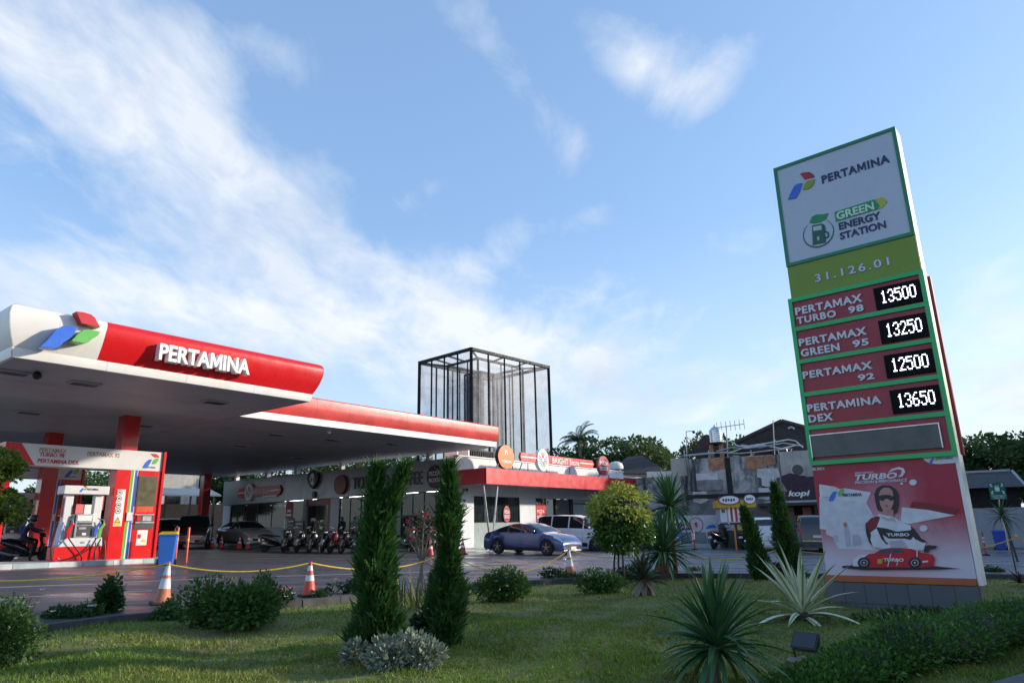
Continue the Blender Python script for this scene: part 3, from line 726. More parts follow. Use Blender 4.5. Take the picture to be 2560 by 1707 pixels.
# plinth tiles, proud of the plinth core, with open joints
nx = 7; tw = (SR-.06-SL+.10)/nx
for r, (va, vb) in enumerate(((gb-.25, gb+.10), (gb+.105, .25))):
    for i in range(nx):
        o_ = .0
        a, b = SL-.10+tw*i+.004, SL-.10+tw*(i+1)-.004
        MB().box(SF, a, b, va+.004, vb-.004, -.009, .012+random.uniform(-.002, .002)).build('tile', M_TILE, bs)
for i in range(2):
    fs_ = Fr(SF.p(SR-.06, 0, 0), -SF.n)
    MB().box(fs_, .02+i*.21, .22+i*.21, gb-.2, .24, .0, .012).build('tile', M_TILE, bs)
MB().box(SF, SL-.06, SR-.07, .26, .375, -.03, .03).build('orange_band', M_ORB, sign, bevel=.006)
MB().box(SF, SR-.055, SR+.02, .258, 2.62, -TH, -.0).build('edge_post', M_TRIM, sign, bevel=.01)
# rear face panel seen edge-on
MB().box(SF, SL-.04, SR+.05, 2.62, 6.30, -TH-.14, -TH-.03).build('rear_price_panel', M_SRED, sign)
# white top panel with green frame
def framed(u0, u1, v0, v1, t, w0, w1, m, name):
    for (a, b, c, d) in ((u0, u1, v1-t, v1), (u0, u1, v0, v0+t), (u0, u0+t, v0+t+.001, v1-t-.001), (u1-t, u1, v0+t+.001, v1-t-.001)):
        MB().box(SF, a, b, c, d, w0, w1).build(name, m, sign)
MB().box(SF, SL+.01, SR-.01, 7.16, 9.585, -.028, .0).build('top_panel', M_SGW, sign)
framed(SL, SR, 7.10, 9.62, .075, -.026, .022, M_SGG, 'panel_frame')
def zs(x, y): return 1900+x*.33163, 300+y*.33163
def sbox(x0, y0, x1, y1): 
    """text box on the sign from the zoomed picture: left, top-left y, right, bottom y at the left end"""
    return SF.px(*zs(x0, y0)), SF.px(*zs(x1, y1))
def stext(s, TL, BL, TR, m, conv=zs, depth=.012, bold=.02, w=.002, keep=None, **k):
    a, b, c = SF.px(*conv(*TL)), SF.px(*conv(*BL)), SF.px(*conv(*TR))
    return text(s, SF, (min(a[0], b[0]), c[0], b[1], a[1]), w, m, sign, depth=depth, bold=bold, keep=keep, **k)
for nm, m, pts in [('emblem_blue', M_BLUE, [(212, 602), (236, 545), (262, 498), (285, 484), (322, 477), (300, 545), (272, 592), (240, 598)]),
                   ('emblem_green', mat('emblem_lime', (.22, .33, .01), .35), [(325, 526), (340, 480), (358, 462), (414, 448), (408, 482), (385, 512), (350, 526)]),
                   ('emblem_red', mat('emblem_darkred', (.38, .01, .025), .35), [(303, 410), (330, 398), (372, 394), (398, 408), (414, 432), (372, 442), (338, 452), (322, 428)])]:
    MB().poly(SF, [SF.px(*zs(*p)) for p in pts], .002, .02).build(nm, m, sign)
stext('PERTAMINA', (462, 424), (470, 482), (972, 270), M_NAVY, split=True, name='letter', bold=.034, spacing=1.12)
a = [SF.px(*zs(*p)) for p in ((562, 695), (862, 600), (905, 648), (885, 676), (572, 770))]
MB().poly(SF, a, .002, .010).build('green_banner', M_GPR, sign)
a = [SF.px(*zs(*p)) for p in ((868, 598), (925, 584), (960, 614), (925, 662), (890, 674), (912, 640))]
MB().poly(SF, a, .003, .014).build('arrow_tip', M_YLW, sign)
stext('GREEN', (575, 700), (582, 758), (855, 618), mat('mint', (.55, .75, .58), .4), w=.011, bold=.03, split=True, name='letter')
stext('ENERGY', (592, 778), (600, 832), (905, 696), M_NAVY, bold=.03, split=True, name='letter')
stext('STATION', (600, 852), (607, 905), (945, 762), M_NAVY, bold=.03, split=True, name='letter')
# round leaf-and-pump mark
cu, cv = SF.px(*zs(440, 855)); r0 = (SF.px(*zs(560, 850))[0]-SF.px(*zs(318, 850))[0])/2
ring = []
for i in range(25):
    t = radians(128+i*(360-80)/24); ring.append((cu+r0*cos(t), cv+r0*sin(t)))
for i in range(24, -1, -1):
    t = radians(128+i*(360-80)/24); k = r0*(.90+.08*abs(i/12.-1)); ring.append((cu+k*cos(t), cv+k*sin(t)))
mbr = MB(); nseg = 24
for i in range(nseg):
    mbr.poly(SF, [ring[i], ring[i+1], ring[49-i-1], ring[49-i]], .002, .012)
mbr.build('ring_mark', M_GDARK, sign)
MB().poly(SF, [SF.px(*zs(*p)) for p in ((372, 776), (395, 728), (430, 714), (480, 712), (516, 703), (500, 748), (455, 772), (410, 780))], .002, .014).build('leaf_mark', M_GPR, sign)
pm = MB().poly(SF, [SF.px(*zs(*p)) for p in ((396, 945), (400, 930), (392, 800), (400, 795), (468, 782), (480, 790), (498, 905), (496, 925))], .002, .012).build('pump_mark', M_GDARK, sign)
MB().poly(SF, [SF.px(*zs(*p)) for p in ((400, 808), (464, 795), (468, 828), (404, 840))], .0125, .016).build('pump_window', M_SGW, pm)
MB().poly(SF, [SF.px(*zs(*p)) for p in ((438, 878), (450, 880), (444, 893), (454, 896), (432, 916), (438, 898), (428, 896))], .0125, .016).build('bolt_mark', M_SGW, pm)
MB().tube([SF.p(*SF.px(*zs(*p)), .008) for p in ((478, 790), (488, 815), (490, 840), (512, 850), (520, 872), (508, 888), (490, 885))], .018, 6).build('hose_mark', M_GDARK, pm)
MB().box(SF, SL+.01, SR-.015, 6.24, 7.095, -.028, -.004).build('lime_panel', M_LIME, sign)
stext('31.126.01', (412, 1168), (420, 1225), (968, 1035), M_LIL, w=-.003, depth=.02, spacing=1.25, bold=.01, split=True, name='letter')
# price rows
def zq(x, y): return 1940+x*.33163, 660+y*.33163
rows = [6.27]
for (x, y) in ((1140, 305), (1190, 575), (1235, 850), (1290, 1128)): rows.append((SF.px(*zq(x, y))[1]))
rows = [6.27, rows[1], rows[2], rows[3], rows[4], 2.63]
PL, PR = -2.55, .16
MB().box(SF, PL+.02, PR-.02, 2.65, 6.25, -.025, .03).build('price_panel', M_SRED, sign)
for i, v in enumerate(rows): MB().box(SF, PL, PR, v-.045, v+.045, .031, .075).build('price_frame', M_PGR, sign)
for i in range(5):
    for (a, b) in ((PL, PL+.085), (PR-.085, PR)): MB().box(SF, a, b, rows[i+1]+.046, rows[i]-.046, .031, .075).build('price_frame', M_PGR, sign)
W_ = .032
def st2(s, TL, BL, TR, m=M_SLET, **k): return stext(s, TL, BL, TR, m, conv=zq, w=W_, depth=.035, spacing=1.12, bold=.034, split=True, name='letter', **k)
st2('PERTAMAX', (152, 335), (156, 392), (652, 228)); st2('TURBO', (162, 408), (168, 460), (455, 355)); st2('98', (550, 328), (556, 380), (662, 308))
st2('PERTAMAX', (180, 570), (184, 626), (685, 476)); st2('GREEN', (192, 648), (198, 705), (482, 606)); st2('95', (582, 582), (588, 634), (700, 560))
st2('PERTAMAX', (208, 815), (212, 870), (726, 728)); st2('92', (622, 838), (628, 886), (742, 814))
st2('PERTAMINA', (240, 1062), (246, 1118), (792, 986)); st2('DEX', (250, 1142), (256, 1198), (432, 1120))
# glowing price boards: digits made of dots
DIG = {'0': ('01110', '10001', '10001', '10001', '10001', '10001', '01110'), '1': ('00100', '01100', '00100', '00100', '00100', '00100', '01110'), '2': ('01110', '10001', '00001', '00010', '00100', '01000', '11111'),
       '3': ('01110', '10001', '00001', '00110', '00001', '10001', '01110'), '5': ('11111', '10000', '11110', '00001', '00001', '10001', '01110'), '6': ('00110', '01000', '10000', '11110', '10001', '10001', '01110')}
for txt, q in (('13500', ((740, 192), (765, 355), (1085, 118), (1108, 280))), ('13250', ((778, 435), (802, 608), (1130, 368), (1155, 545))), ('12500', ((820, 700), (842, 868), (1178, 632), (1205, 812))), ('13650', ((865, 958), (885, 1132), (1228, 908), (1258, 1095)))):
    c = [SF.px(*zq(*p)) for p in q]; u0, u1 = (c[0][0]+c[1][0])/2, (c[2][0]+c[3][0])/2; v1_, v0_ = (c[0][1]+c[2][1])/2, (c[1][1]+c[3][1])/2
    bd = MB().box(SF, u0, u1, v0_, v1_, W_, W_+.05).build('price_board', M_LEDB, sign, bevel=.006)
    W, H = u1-u0, v1_-v0_; dx = W*.76/29; dy = H*.60/7
    for i, ch in enumerate(txt):
        mbd = MB()
        for r in range(7):
            run = DIG[ch][r]
            for cc in range(5):
                if run[cc] == '1':
                    uu = u0+W*.14+(i*6+cc)*dx; vv = v1_-H*.2-r*dy
                    mbd.box(SF, uu, uu+dx*.98, vv-dy*.55, vv, W_+.051, W_+.058)
        mbd.build('lit_digit', M_LED, bd)
q = [SF.px(*zq(*p)) for p in ((272, 1305), (290, 1470), (1230, 1198), (1255, 1375))]
u0, u1, v1_, v0_ = (q[0][0]+q[1][0])/2, (q[2][0]+q[3][0])/2, (q[0][1]+q[2][1])/2, (q[1][1]+q[3][1])/2
MB().box(SF, u0, u1, v0_, v1_, W_, W_+.05).build('blank_display', M_PANEL, sign, bevel=.006)
for (a, b, c, d) in ((u0-.02, u1+.02, v1_, v1_+.02), (u1, u1+.02, v0_, v1_), (u0-.02, u0, v0_, v1_)): MB().box(SF, a, b, c, d, W_, W_+.07).build('display_edge', M_STEEL, sign)

# ---------------------------------------------------------------- the printed poster
def poster_mat():
    m = bpy.data.materials.new('poster_print'); m.use_nodes = True; t = NT(m.node_tree); t.n.clear()
    out = t.node('ShaderNodeOutputMaterial'); p = t.node('ShaderNodeBsdfPrincipled'); tc = t.node('ShaderNodeTexCoord').outputs['Object']
    sp = t.node('ShaderNodeSeparateXYZ'); t.put(sp.inputs[0], tc); z = sp.outputs[2]
    n = t.noise(tc, 1.6, 5, .6); n2 = t.noise(tc, 5, 5, .6)
    z2 = t.math('ADD', z, t.math('MULTIPLY', t.math('SUBTRACT', n, .5), .55))
    red = t.mix(n2, (.30, .008, .03), (.44, .012, .05))
    c = t.mix(t.maprange(z2, .85, 1.75, 1, 0), red, (.60, .52, .60))
    ax = t.vmath('DOT_PRODUCT', tc, tuple(SF.u)); mid = t.math('ABSOLUTE', t.math('ADD', ax, 1.35))
    c = t.mix(t.math('MULTIPLY', t.maprange(t.math('ADD', mid, t.math('MULTIPLY', n, .5)), .25, 1.15, 1, 0), t.maprange(z2, 2.75, 1.5)), c, (.66, .38, .48))
    c = t.mix(t.maprange(z, .40, .55, 1, 0), c, t.mix(t.maprange(n2, .4, .6), (.20, .19, .24), (.48, .46, .52)))
    t.put(p.inputs['Base Color'], c); p.inputs['Roughness'].default_value = .4; t.l.new(p.outputs[0], out.inputs[0]); return m
M_POST = poster_mat()
def zk(x, y): return 2000+x*.31888, 1100+y*.31888
pL = (SF.px(*zk(95, 300))[0]+SF.px(*zk(175, 1040))[0])/2
post = MB().box(SF, SL-.03, SR-.065, .38, 2.60, -.026, -.002).build('poster', M_POST, sign)
PW = [0]
def pp(name, m, pts, w=None, conv=zk):
    if w is None: PW[0] += .0012; w = PW[0]
    return MB().poly(SF, [SF.px(*conv(*q)) for q in pts], w-.002, w+.0006).build(name, m, post)
def pt_(s, TL, BL, TR, m, **k):
    PW[0] += .0012; a, b, c = SF.px(*zk(*TL)), SF.px(*zk(*BL)), SF.px(*zk(*TR))
    return text(s, SF, (min(a[0], b[0]), c[0], b[1], a[1]), PW[0]-.002, m, post, depth=.0026, bold=k.pop('bold', .02), **k)
MP = lambda n, c: mat('poster_'+n, c, .42, 0, .12, 6)
pw, pwh, pgrey, pblk = MP('white', (.62, .61, .66)), MP('palewhite', (.56, .55, .62)), MP('lilac', (.42, .40, .47)), MP('black', (.02, .012, .022))
pdr, pr, psk, phair, pwin = MP('darkred', (.20, .008, .02)), MP('red', (.50, .008, .02)), MP('skin', (.46, .22, .20)), MP('hair', (.03, .012, .018)), MP('window', (.03, .06, .12))
pp('printed_canopy', pw, [(150, 345), (300, 368), (555, 408), (520, 492), (420, 480), (180, 440), (160, 460), (152, 400)])
pp('printed_station', pwh, [(152, 440), (230, 450), (520, 492), (560, 560), (600, 640), (600, 860), (300, 850), (260, 760), (205, 735), (205, 700), (155, 695)])
pp('printed_pump', pgrey, [(345, 660), (372, 655), (395, 720), (398, 830), (365, 842), (350, 760)])
pp('printed_pump', pgrey, [(262, 745), (300, 742), (305, 800), (268, 802)])
pp('printed_pump', pgrey, [(410, 740), (450, 735), (480, 760), (486, 820), (415, 830)])
pp('printed_orange', MP('orange', (.45, .14, .06)), [(338, 650), (362, 640), (372, 668), (350, 686)])
pp('printed_roof', pdr, [(880, 480), (1000, 490), (1258, 540), (1210, 580), (980, 545), (860, 530)])
pp('printed_roof', pw, [(800, 525), (1000, 545), (1215, 588), (1010, 625), (860, 655), (790, 640)])
pp('corner_flag', pw, [(955, 133), (1228, 112), (1230, 176), (1100, 187), (1030, 184), (985, 165)])
em = [SF.px(*zk(1050, 148)), SF.px(*zk(285, 415))]
PW[0] += .0015; emblem(SF, em[0][0], em[0][1], .10, PW[0]-.001, post, .002); emblem(SF, em[1][0], em[1][1], .17, PW[0]-.001, post, .002)
pt_('PERTAMINA', (1085, 136), (1087, 154), (1200, 130), M_NAVY); pt_('PERTAMINA', (338, 418), (338, 442), (488, 438), M_NAVY)
pt_('BUMN', (102, 216), (104, 240), (190, 210), pw); 
pt_('TURBO', (432, 270), (436, 316), (760, 252), pw, shear=.25, bold=.04)
pt_('PRECISION & PERFORMANCE', (432, 322), (434, 344), (840, 302), pw, shear=.2)
pt_('PERTAMAX', (432, 252), (434, 266), (580, 246), pw, shear=.2)
pp('printed_swirl', pw, [(690, 255), (720, 226), (775, 210), (815, 220), (828, 250), (805, 285), (770, 290), (795, 262), (800, 235), (770, 228), (730, 240)])
for (x, y, r) in ((888, 330, 30), (970, 690, 32), (800, 340, 12)):
    pp('printed_splash', pw, [(x+r*cos(t*.52), y+r*.8*sin(t*.52)) for t in range(12)])
# the driver, from behind to front
pp('printed_hair', phair, [(592, 470), (585, 420), (605, 375), (650, 352), (710, 355), (755, 385), (775, 430), (778, 500), (765, 560), (735, 585), (700, 560), (640, 560), (612, 548), (600, 510)])
pp('printed_neck', psk, [(655, 540), (735, 545), (735, 600), (640, 590)])
pp('printed_suit', pw, [(560, 620), (625, 575), (680, 590), (735, 600), (800, 640), (870, 670), (905, 720), (960, 760), (990, 800), (970, 860), (700, 860), (560, 830), (525, 740), (520, 660)])
pp('printed_sleeve', pdr, [(515, 655), (560, 610), (612, 592), (632, 605), (600, 690), (560, 720), (530, 750)])
pp('printed_sleeve', pblk, [(515, 660), (540, 690), (560, 740), (555, 780), (575, 835), (545, 800), (522, 730)])
pp('printed_chest', pblk, [(600, 680), (680, 690), (760, 715), (860, 705), (900, 690), (905, 740), (870, 780), (820, 770), (700, 770), (650, 740), (672, 790), (700, 812), (680, 815), (640, 770)])
pp('printed_sleeve', pblk, [(870, 670), (900, 700), (950, 760), (998, 800), (960, 800), (900, 770), (880, 720)])
pp('printed_arm', pgrey, [(700, 790), (800, 780), (850, 830), (840, 860), (720, 850)])
pp('printed_collar', pgrey, [(640, 590), (690, 612), (735, 600), (755, 640), (735, 630), (700, 630), (650, 612)])
pp('printed_face', psk, [(622, 430), (632, 395), (662, 372), (700, 372), (728, 395), (738, 440), (735, 500), (715, 545), (685, 562), (655, 548), (632, 505)])
pp('printed_glasses', pblk, [(612, 440), (650, 428), (700, 428), (745, 440), (740, 466), (712, 476), (692, 458), (672, 460), (656, 478), (625, 468)])
pp('printed_mouth', MP('lip', (.35, .06, .07)), [(660, 512), (685, 506), (702, 512), (684, 524)])
pt_('TURBO', (685, 728), (685, 752), (860, 732), pw, bold=.04)
# the racing car
pp('printed_shadow', pblk, [(330, 985), (420, 978), (1060, 985), (1260, 1005), (1100, 1012), (500, 1015), (340, 1000)])
pp('printed_car', pr, [(420, 985), (418, 935), (470, 898), (590, 885), (640, 852), (710, 842), (800, 842), (880, 850), (960, 880), (1040, 892), (1062, 930), (1050, 985), (960, 995), (560, 995)])
pp('printed_nose', pw, [(420, 985), (418, 935), (470, 898), (545, 890), (500, 920), (470, 985)])
pp('printed_window', pwin, [(600, 885), (650, 856), (720, 850), (800, 852), (820, 878), (700, 886)])
pp('printed_pillar', pr, [(722, 848), (732, 848), (728, 888), (718, 888)])
pp('printed_wing', pblk, [(985, 830), (1010, 820), (1082, 826), (1062, 850), (1020, 856), (1010, 880), (975, 878)])
for cx_ in (507, 905):
    for r, m in ((50, pblk), (30, pgrey), (24, pblk), (8, pw)):
        pp('printed_wheel', m, [(cx_+r*cos(t*pi/8), 958+r*.85*sin(t*pi/8)) for t in range(16)])
pt_('TURBO', (660, 922), (665, 948), (815, 915), pw, bold=.04, shear=.15)
pp('printed_decal', MP('yellow', (.5, .3, .03)), [(612, 930), (655, 926), (652, 962), (615, 968)])
for q in (((690, 985), (715, 890), (722, 890), (698, 985)), ((760, 978), (778, 930), (784, 930), (768, 978)), ((965, 945), (1010, 940), (1010, 952), (965, 958)), ((918, 860), (928, 862), (928, 912), (920, 910))): pp('printed_decal', pw, list(q))

# ================================================================== STORE
SC0 = G(1143, 1370)                                   # foot of the street corner
FLs = Fr(V(SC0[0], SC0[1], 0), -D2); FRs = Fr(V(SC0[0], SC0[1], 0), D1)
M_FASC = mat('store_fascia', (.32, .32, .345), .32, .2, .08, .8); M_WALL = mat('store_wall_white', (.62, .64, .67), .5, 0, .06, 1.2, streak=.12)
M_WALLG = mat('store_wall_grey', (.36, .38, .40), .5, 0, .08, 1.2); M_FRM = mat('window_frame', (.05, .05, .055), .4, .4, .1)
M_AWR = mat('awning_red', (.60, .02, .03), .32, 0, .12, .7, dirt=.08); M_PARA = mat('parapet_white', (.68, .68, .66), .6, 0, .08, 1, streak=.3)
M_GLASS = mat('shop_glass', (.02, .03, .034), .05, 0, 0, alpha=.62, spec=.8); M_TILEW = mat('wall_tile_teal', (.14, .20, .22), .3, 0, .15, 3)
M_INT = mat('interior_wall', (.30, .31, .31), .7, 0, .2, 1); M_INTF = mat('interior_floor', (.20, .20, .19), .4, 0, .1)
M_LAMP = mat('strip_lamp', (.9, .9, .9), .4, 0, 0, emit=(1, .98, .92, 5.0))
store = thing('store_building', 'long grey and white convenience store with red awning beside the canopy', 'store', SC0, world=True)
zF0, zTOP = SC0[2]+3.29, SC0[2]+5.10; LS = 25.6
def z4(x, y): return 560+x*.2551, 1120+y*.2551
def z6(x, y): return 1130+x*.23595, 1080+y*.23595
# --- left (shaded) face
np_ = 12
for i in range(np_):
    a, b = -LS+LS*i/np_+.006, -LS+LS*(i+1)/np_-.006
    MB().box(FLs, a, b, zF0, zTOP, -.02, .16).build('fascia_panel', M_FASC, store)
MB().box(FLs, -LS, 0, zTOP+.002, zTOP+.06, -.35, .17).build('coping', M_GREY, store)
def lu(x, y=700): return FLs.px(*z4(x, y))[0]
posts = [(-LS, lu(55)), (lu(600), lu(625)), (lu(770), lu(800)), (lu(1040), lu(1118)), (lu(1440), lu(1475)), (lu(1690), lu(1725)), (lu(2190), 0)]
for i, (a, b) in enumerate(posts): MB().box(FLs, a, b, -.5, zF0-.002, -.3, .02).build('pier', (M_WALL, M_WALLG)[i in (1, 2, 4, 5)], store)
MB().box(FLs, lu(2140), -.0, -.5, zF0-.003, .022, .14).build('corner_pier', M_WALL, store)
base = MB().box(FLs, posts[0][1], posts[1][0], -.5, FLs.px(*z4(400, 795))[1], -.22, 0).build('window_wall', M_TILEW, store)
MB().box(FLs, posts[0][1], posts[1][0], FLs.px(*z4(400, 795))[1]+.002, FLs.px(*z4(400, 795))[1]+.08, -.24, .05).build('sill', M_GREY, base)
MB().box(FLs, posts[4][1], posts[5][0], -.5, 1.3, -.22, 0).build('window_wall', M_TILEW, store)
MB().box(FLs, posts[5][1], posts[6][0], -.5, .9, -.22, 0).build('window_wall', M_TILEW, store)
def glazing(fr, ua, ub, va, vb, n, parent, w=-.1):
    for i in range(n):
        a, b = ua+(ub-ua)*i/n, ua+(ub-ua)*(i+1)/n
        g = MB().box(fr, a+.025, b-.025, va+.03, vb-.03, w-.01, w+.01).build('window_pane', M_GLASS, parent)
    for i in range(n+1):
        a = ua+(ub-ua)*i/n; MB().box(fr, a-.024, a+.024, va, vb, w-.04, w+.04).build('mullion', M_FRM, parent)
    MB().box(fr, ua+.025, ub-.025, vb-.029, vb, w-.04, w+.038).build('rail', M_FRM, parent); MB().box(fr, ua+.025, ub-.025, va, va+.029, w-.04, w+.038).build('rail', M_FRM, parent)
sl = FLs.px(*z4(400, 795))[1]+.09
glazing(FLs, posts[0][1]+.03, posts[1][0]-.03, sl, zF0-.01, 4, store)
glazing(FLs, posts[1][1]+.03, posts[2][0]-.03, .7, zF0-.01, 1, store)
glazing(FLs, posts[3][1]+.03, posts[4][0]-.03, .5, zF0-.01, 3, store)
glazing(FLs, posts[4][1]+.03, posts[5][0]-.03, 1.31, zF0-.01, 2, store)
glazing(FLs, posts[5][1]+.03, posts[6][0]-.03, .91, zF0-.01, 4, store)
# open entrance with a red reveal, and its door leaf
ea, eb = posts[2][1]+.02, posts[3][0]-.02
MB().box(FLs, ea, eb, zF0-.45, zF0-.005, -.28, -.05).build('entrance_head', mat('reveal_red', (.25, .02, .03), .4), store)
MB().box(FLs, eb-.35, eb, .4, zF0-.455, -.28, -.05).build('entrance_jamb', mat('reveal_red', (.25, .02, .03), .4), store)
dl = MB().box(FLs, ea, ea+.9, .6, zF0-.46, -.2, -.16).build('door_leaf', M_GLASS, store)
MB().box(FLs, ea+.8, ea+.84, 1.2, 2.2, -.155, -.10).build('door_handle', M_STEEL, dl)
# --- interior
DEPI = 6.0
MB().box(FLs, -LS, -.4, -.5, zTOP-.1, -DEPI-.1, -DEPI).build('inner_wall', M_INT, store)
MB().box(FLs, -LS+.02, -.42, zF0+.1, zF0+.15, -DEPI+.01, -.31).build('ceiling', mat('ceiling_white', (.5, .5, .5), .7), store)
MB().box(FLs, -LS+.02, -.42, gz(SC0[0], SC0[1])-.1, .62, -DEPI+.01, -.31).build('inner_floor', M_INTF, store)
for (x0, x1) in ((510, 590), (600, 690), (780, 805), (1030, 1058), (1140, 1240), (1275, 1362), (1700, 1800), (1900, 2050)):
    a, b = lu(x0, 530), lu(x1, 530); MB().box(FLs, a, b, zF0+.02, zF0+.07, -.9, -.75).build('ceiling_lamp', M_LAMP, store)
random.seed(3)
shc = [mat('goods_%d' % i, c, .5, 0, .4, 9) for i, c in enumerate([(.30, .06, .05), (.10, .20, .12), (.35, .30, .10), (.08, .12, .28), (.4, .4, .38)])]
for i in range(16):
    a = -LS+1+i*1.5
    if lu(800) < a < lu(1040): continue
    rk = MB().box(FLs, a, a+1.1, .6, 2.3, -3.6, -3.1).build('display_shelf', M_GREY, store)
    for k in range(4):
        MB().box(FLs, a+.05, a+1.05, .75+k*.4, 1.0+k*.4, -3.09, -2.95).build('goods', random.choice(shc), rk)
MB().box(FLs, -LS+.0, -LS+.12, -.5, zF0-.004, -DEPI, -.302).build('end_wall', M_INT, store)
# standing banner by the door and its black boards
bn = zb_ = None
q = FLs.box(*z4(676, 525), *z4(745, 685), .3)
tb = thing('feather_banner', 'rounded dark red banner standing at the shop entrance', 'banner', FLs.p(q[0]+.4, gz(*FLs.p(q[0], 0, .9)[:2]), .9), world=True)
g0 = gz(*FLs.p(q[0], 0, .9)[:2])
pts = [(q[0]+(q[1]-q[0])*(.5-.5*cos(t*pi/10)), q[3]-.25+.25*sin(t*pi/10)) for t in range(11)]
MB().poly(FLs, [(q[0], q[2]), (q[1], q[2])]+pts[::-1], .86, .90).build('cloth', mat('banner_red', (.33, .02, .025), .6), tb)
MB().box(FLs, q[0]-.03, q[0]-.002, g0, q[3], .86, .89).build('pole', M_STEEL, tb)
MB().box(FLs, q[0]-.3, q[0]+.4, g0-.02, g0+.05, .65, 1.1).build('foot', M_DARK, tb)
MB().box(FLs, q[0]+.15, q[1]-.15, q[2]+.15, q[2]+.3, .901, .906).build('print', M_LETW, tb)
MB().box(FLs, q[0]+.2, q[1]-.2, q[3]-.72, q[3]-.55, .901, .906).build('print', M_SLET, tb)
for (x0, y0, x1, y1, s, lab) in ((622, 685, 690, 830, 'BOX', 'black menu board left of the shop entrance'), (695, 710, 778, 830, 'KOPI', 'black menu board with white heading in front of the shop entrance')):
    q = FLs.box(*z4(x0, y0), *z4(x1, y1), .5); g0 = gz(*FLs.p(q[0], 0, .5)[:2])
    t_ = thing('menu_board', lab, 'board', FLs.p((q[0]+q[1])/2, g0, .5), world=True)
    MB().box(FLs, q[0], q[1], g0+.1, q[3], .48, .53).build('board', M_BLACK, t_, bevel=.01)
    for u in (q[0]+.05, q[1]-.11): MB().box(FLs, u, u+.06, g0-.02, g0+.099, .42, .55).build('leg', M_DARK, t_)
    MB().box(FLs, q[0]+.1, q[1]-.1, q[3]-.25, q[3]-.18, .531, .535).build('print', M_LETW, t_)
    for k in range(3): MB().box(FLs, q[0]+.12, q[1]-.2-.1*k, q[3]-.5-.2*k, q[3]-.46-.2*k, .531, .535).build('print', M_GREY, t_)
# --- right (sunny) face
AWT = FLs.px(1216, 1188)[0]                            # awning projection
FA = FRs.sh(w=AWT)
_, av1 = FA.px(1216, 1168.5); _, av0 = FA.px(1216, 1208.6); ueR = FA.px(1636, 1212)[0]
def ru(x, y=750, w=0): return FRs.px(*z6(x, y), w)[0]
ug = FRs.px(1640, 1300)[0]
aw = thing('awning', 'long bright red box awning along the sunny side of the store', 'awning', FA.p(2, av0, 0), world=True)
nA = 10
for i in range(nA):
    a, b = ueR*i/nA+(.003 if i else 0), ueR*(i+1)/nA-.003
    MB().box(FA, a, b, av0, av1, -.12, 0).build('awning_panel', M_AWR, aw)
MB().box(FLs, .02, AWT-.125, av0, av1, -.06, .05).build('awning_end_panel', M_AWR, aw)
MB().box(FRs, .12, ueR-.02, av0+.06, av1-.12, .01, AWT-.125).build('awning_deck', M_GREY, aw)
MB().box(FRs, 0.02, FRs.px(1557, 1170)[0], av0-.55, SC0[2]+5.25, -.3, 0).build('parapet', M_PARA, store)
MB().box(FRs, .0, FRs.px(1557, 1170)[0]+.05, SC0[2]+5.252, SC0[2]+5.33, -.36, .06).build('coping', M_PARA, store)
MB().box(FRs, ru(50)-.0, ru(224), -.6, av0-.56, -.29, .06).build('corner_cladding', M_WALL, store)
MB().box(FRs, 1.7, ug, zF0-.3, av0-.555, -.27, -.02).build('lintel', M_WALLG, store)
vz = zF0-.31
lw = FRs.px(*z6(300, 960))[1]
glazing(FRs, ru(226), ru(718), lw, vz, 4, store); MB().box(FRs, ru(226), ru(718), -.6, lw-.002, -.15, -.05).build('frosted_wall', mat('frosted', (.30, .36, .35), .3), store)
MB().box(FRs, ru(720), ru(890), -.6, vz, -.25, -.02).build('wall_panel', M_WALL, store)
glazing(FRs, ru(892), ru(996), .3, vz, 1, store); glazing(FRs, ru(1000), ru(1092), .3, vz, 1, store)
MB().box(FRs, ru(1094), ru(1102), -.6, vz, -.2, .02).build('door_jamb', M_FRM, store); dd = MB().box(FRs, ru(1103), ru(1250), .1, vz-.05, -.14, -.09).build('door', mat('door_grey', (.10, .105, .11), .35), store)
MB().box(FRs, ru(1240), ru(1246), 1.2, 1.5, -.089, -.05).build('door_handle', M_STEEL, dd); MB().box(FRs, ru(1252), ru(1280), -.6, vz, -.2, .02).build('door_jamb', M_FRM, store)
nW = 6; wa, wb = ru(1281), ug
for i in range(nW): MB().box(FRs, wa+(wb-wa)*i/nW+.005, wa+(wb-wa)*(i+1)/nW-.005, -.6, vz, -.25, -.03).build('wall_panel', M_WALLG, store)
MB().box(FRs, wa, wb, vz-.35, vz-.28, -.029, .0).build('dark_rail', M_FRM, store)
MB().box(FRs, *FRs.box(*z6(1440, 800), *z6(1545, 950)), -.028, .03).build('green_panel', mat('panel_green', (.01, .16, .06), .4), store)
MB().box(FRs, .4, ug, -.5, zTOP-.1, -DEPI-7, -DEPI-6.8).build('back_wall', M_INT, store)
MB().box(FRs, ug-.1, ug, -.5, zTOP-.05, -9, -.3).build('end_wall', M_WALLG, store)
ca_, cb_ = SC0+(-D1)*0, None
slab([FLs.p(-LS, 0, -.3), FLs.p(-.3, 0, -.3), FRs.p(ug, 0, -.3), FRs.p(ug, 0, -.3)+D2*(LS-.3)], zTOP-.25, zTOP-.10).build('roof', M_GREY, store)
for (xt, xb) in ((330, 388), (482, 440)):
    a = FA.p(FA.px(*z6(xt, 545), -.3)[0], av0, -.3); b_ = FA.p(FA.px(*z6(xb, 1030), -.3)[0], 0, -.3); d_ = (b_-a)
    ub2 = FA.px(*z6(xb, 1030), -.3); bb = FA.p(ub2[0], ub2[1], -.3); k = (a[2]-gz(a[0], a[1]))/(a[2]-bb[2]); foot = a+(bb-a)*k
    MB().tube([a, foot], .06, 10).build('prop', M_STEEL, aw, smooth=True)
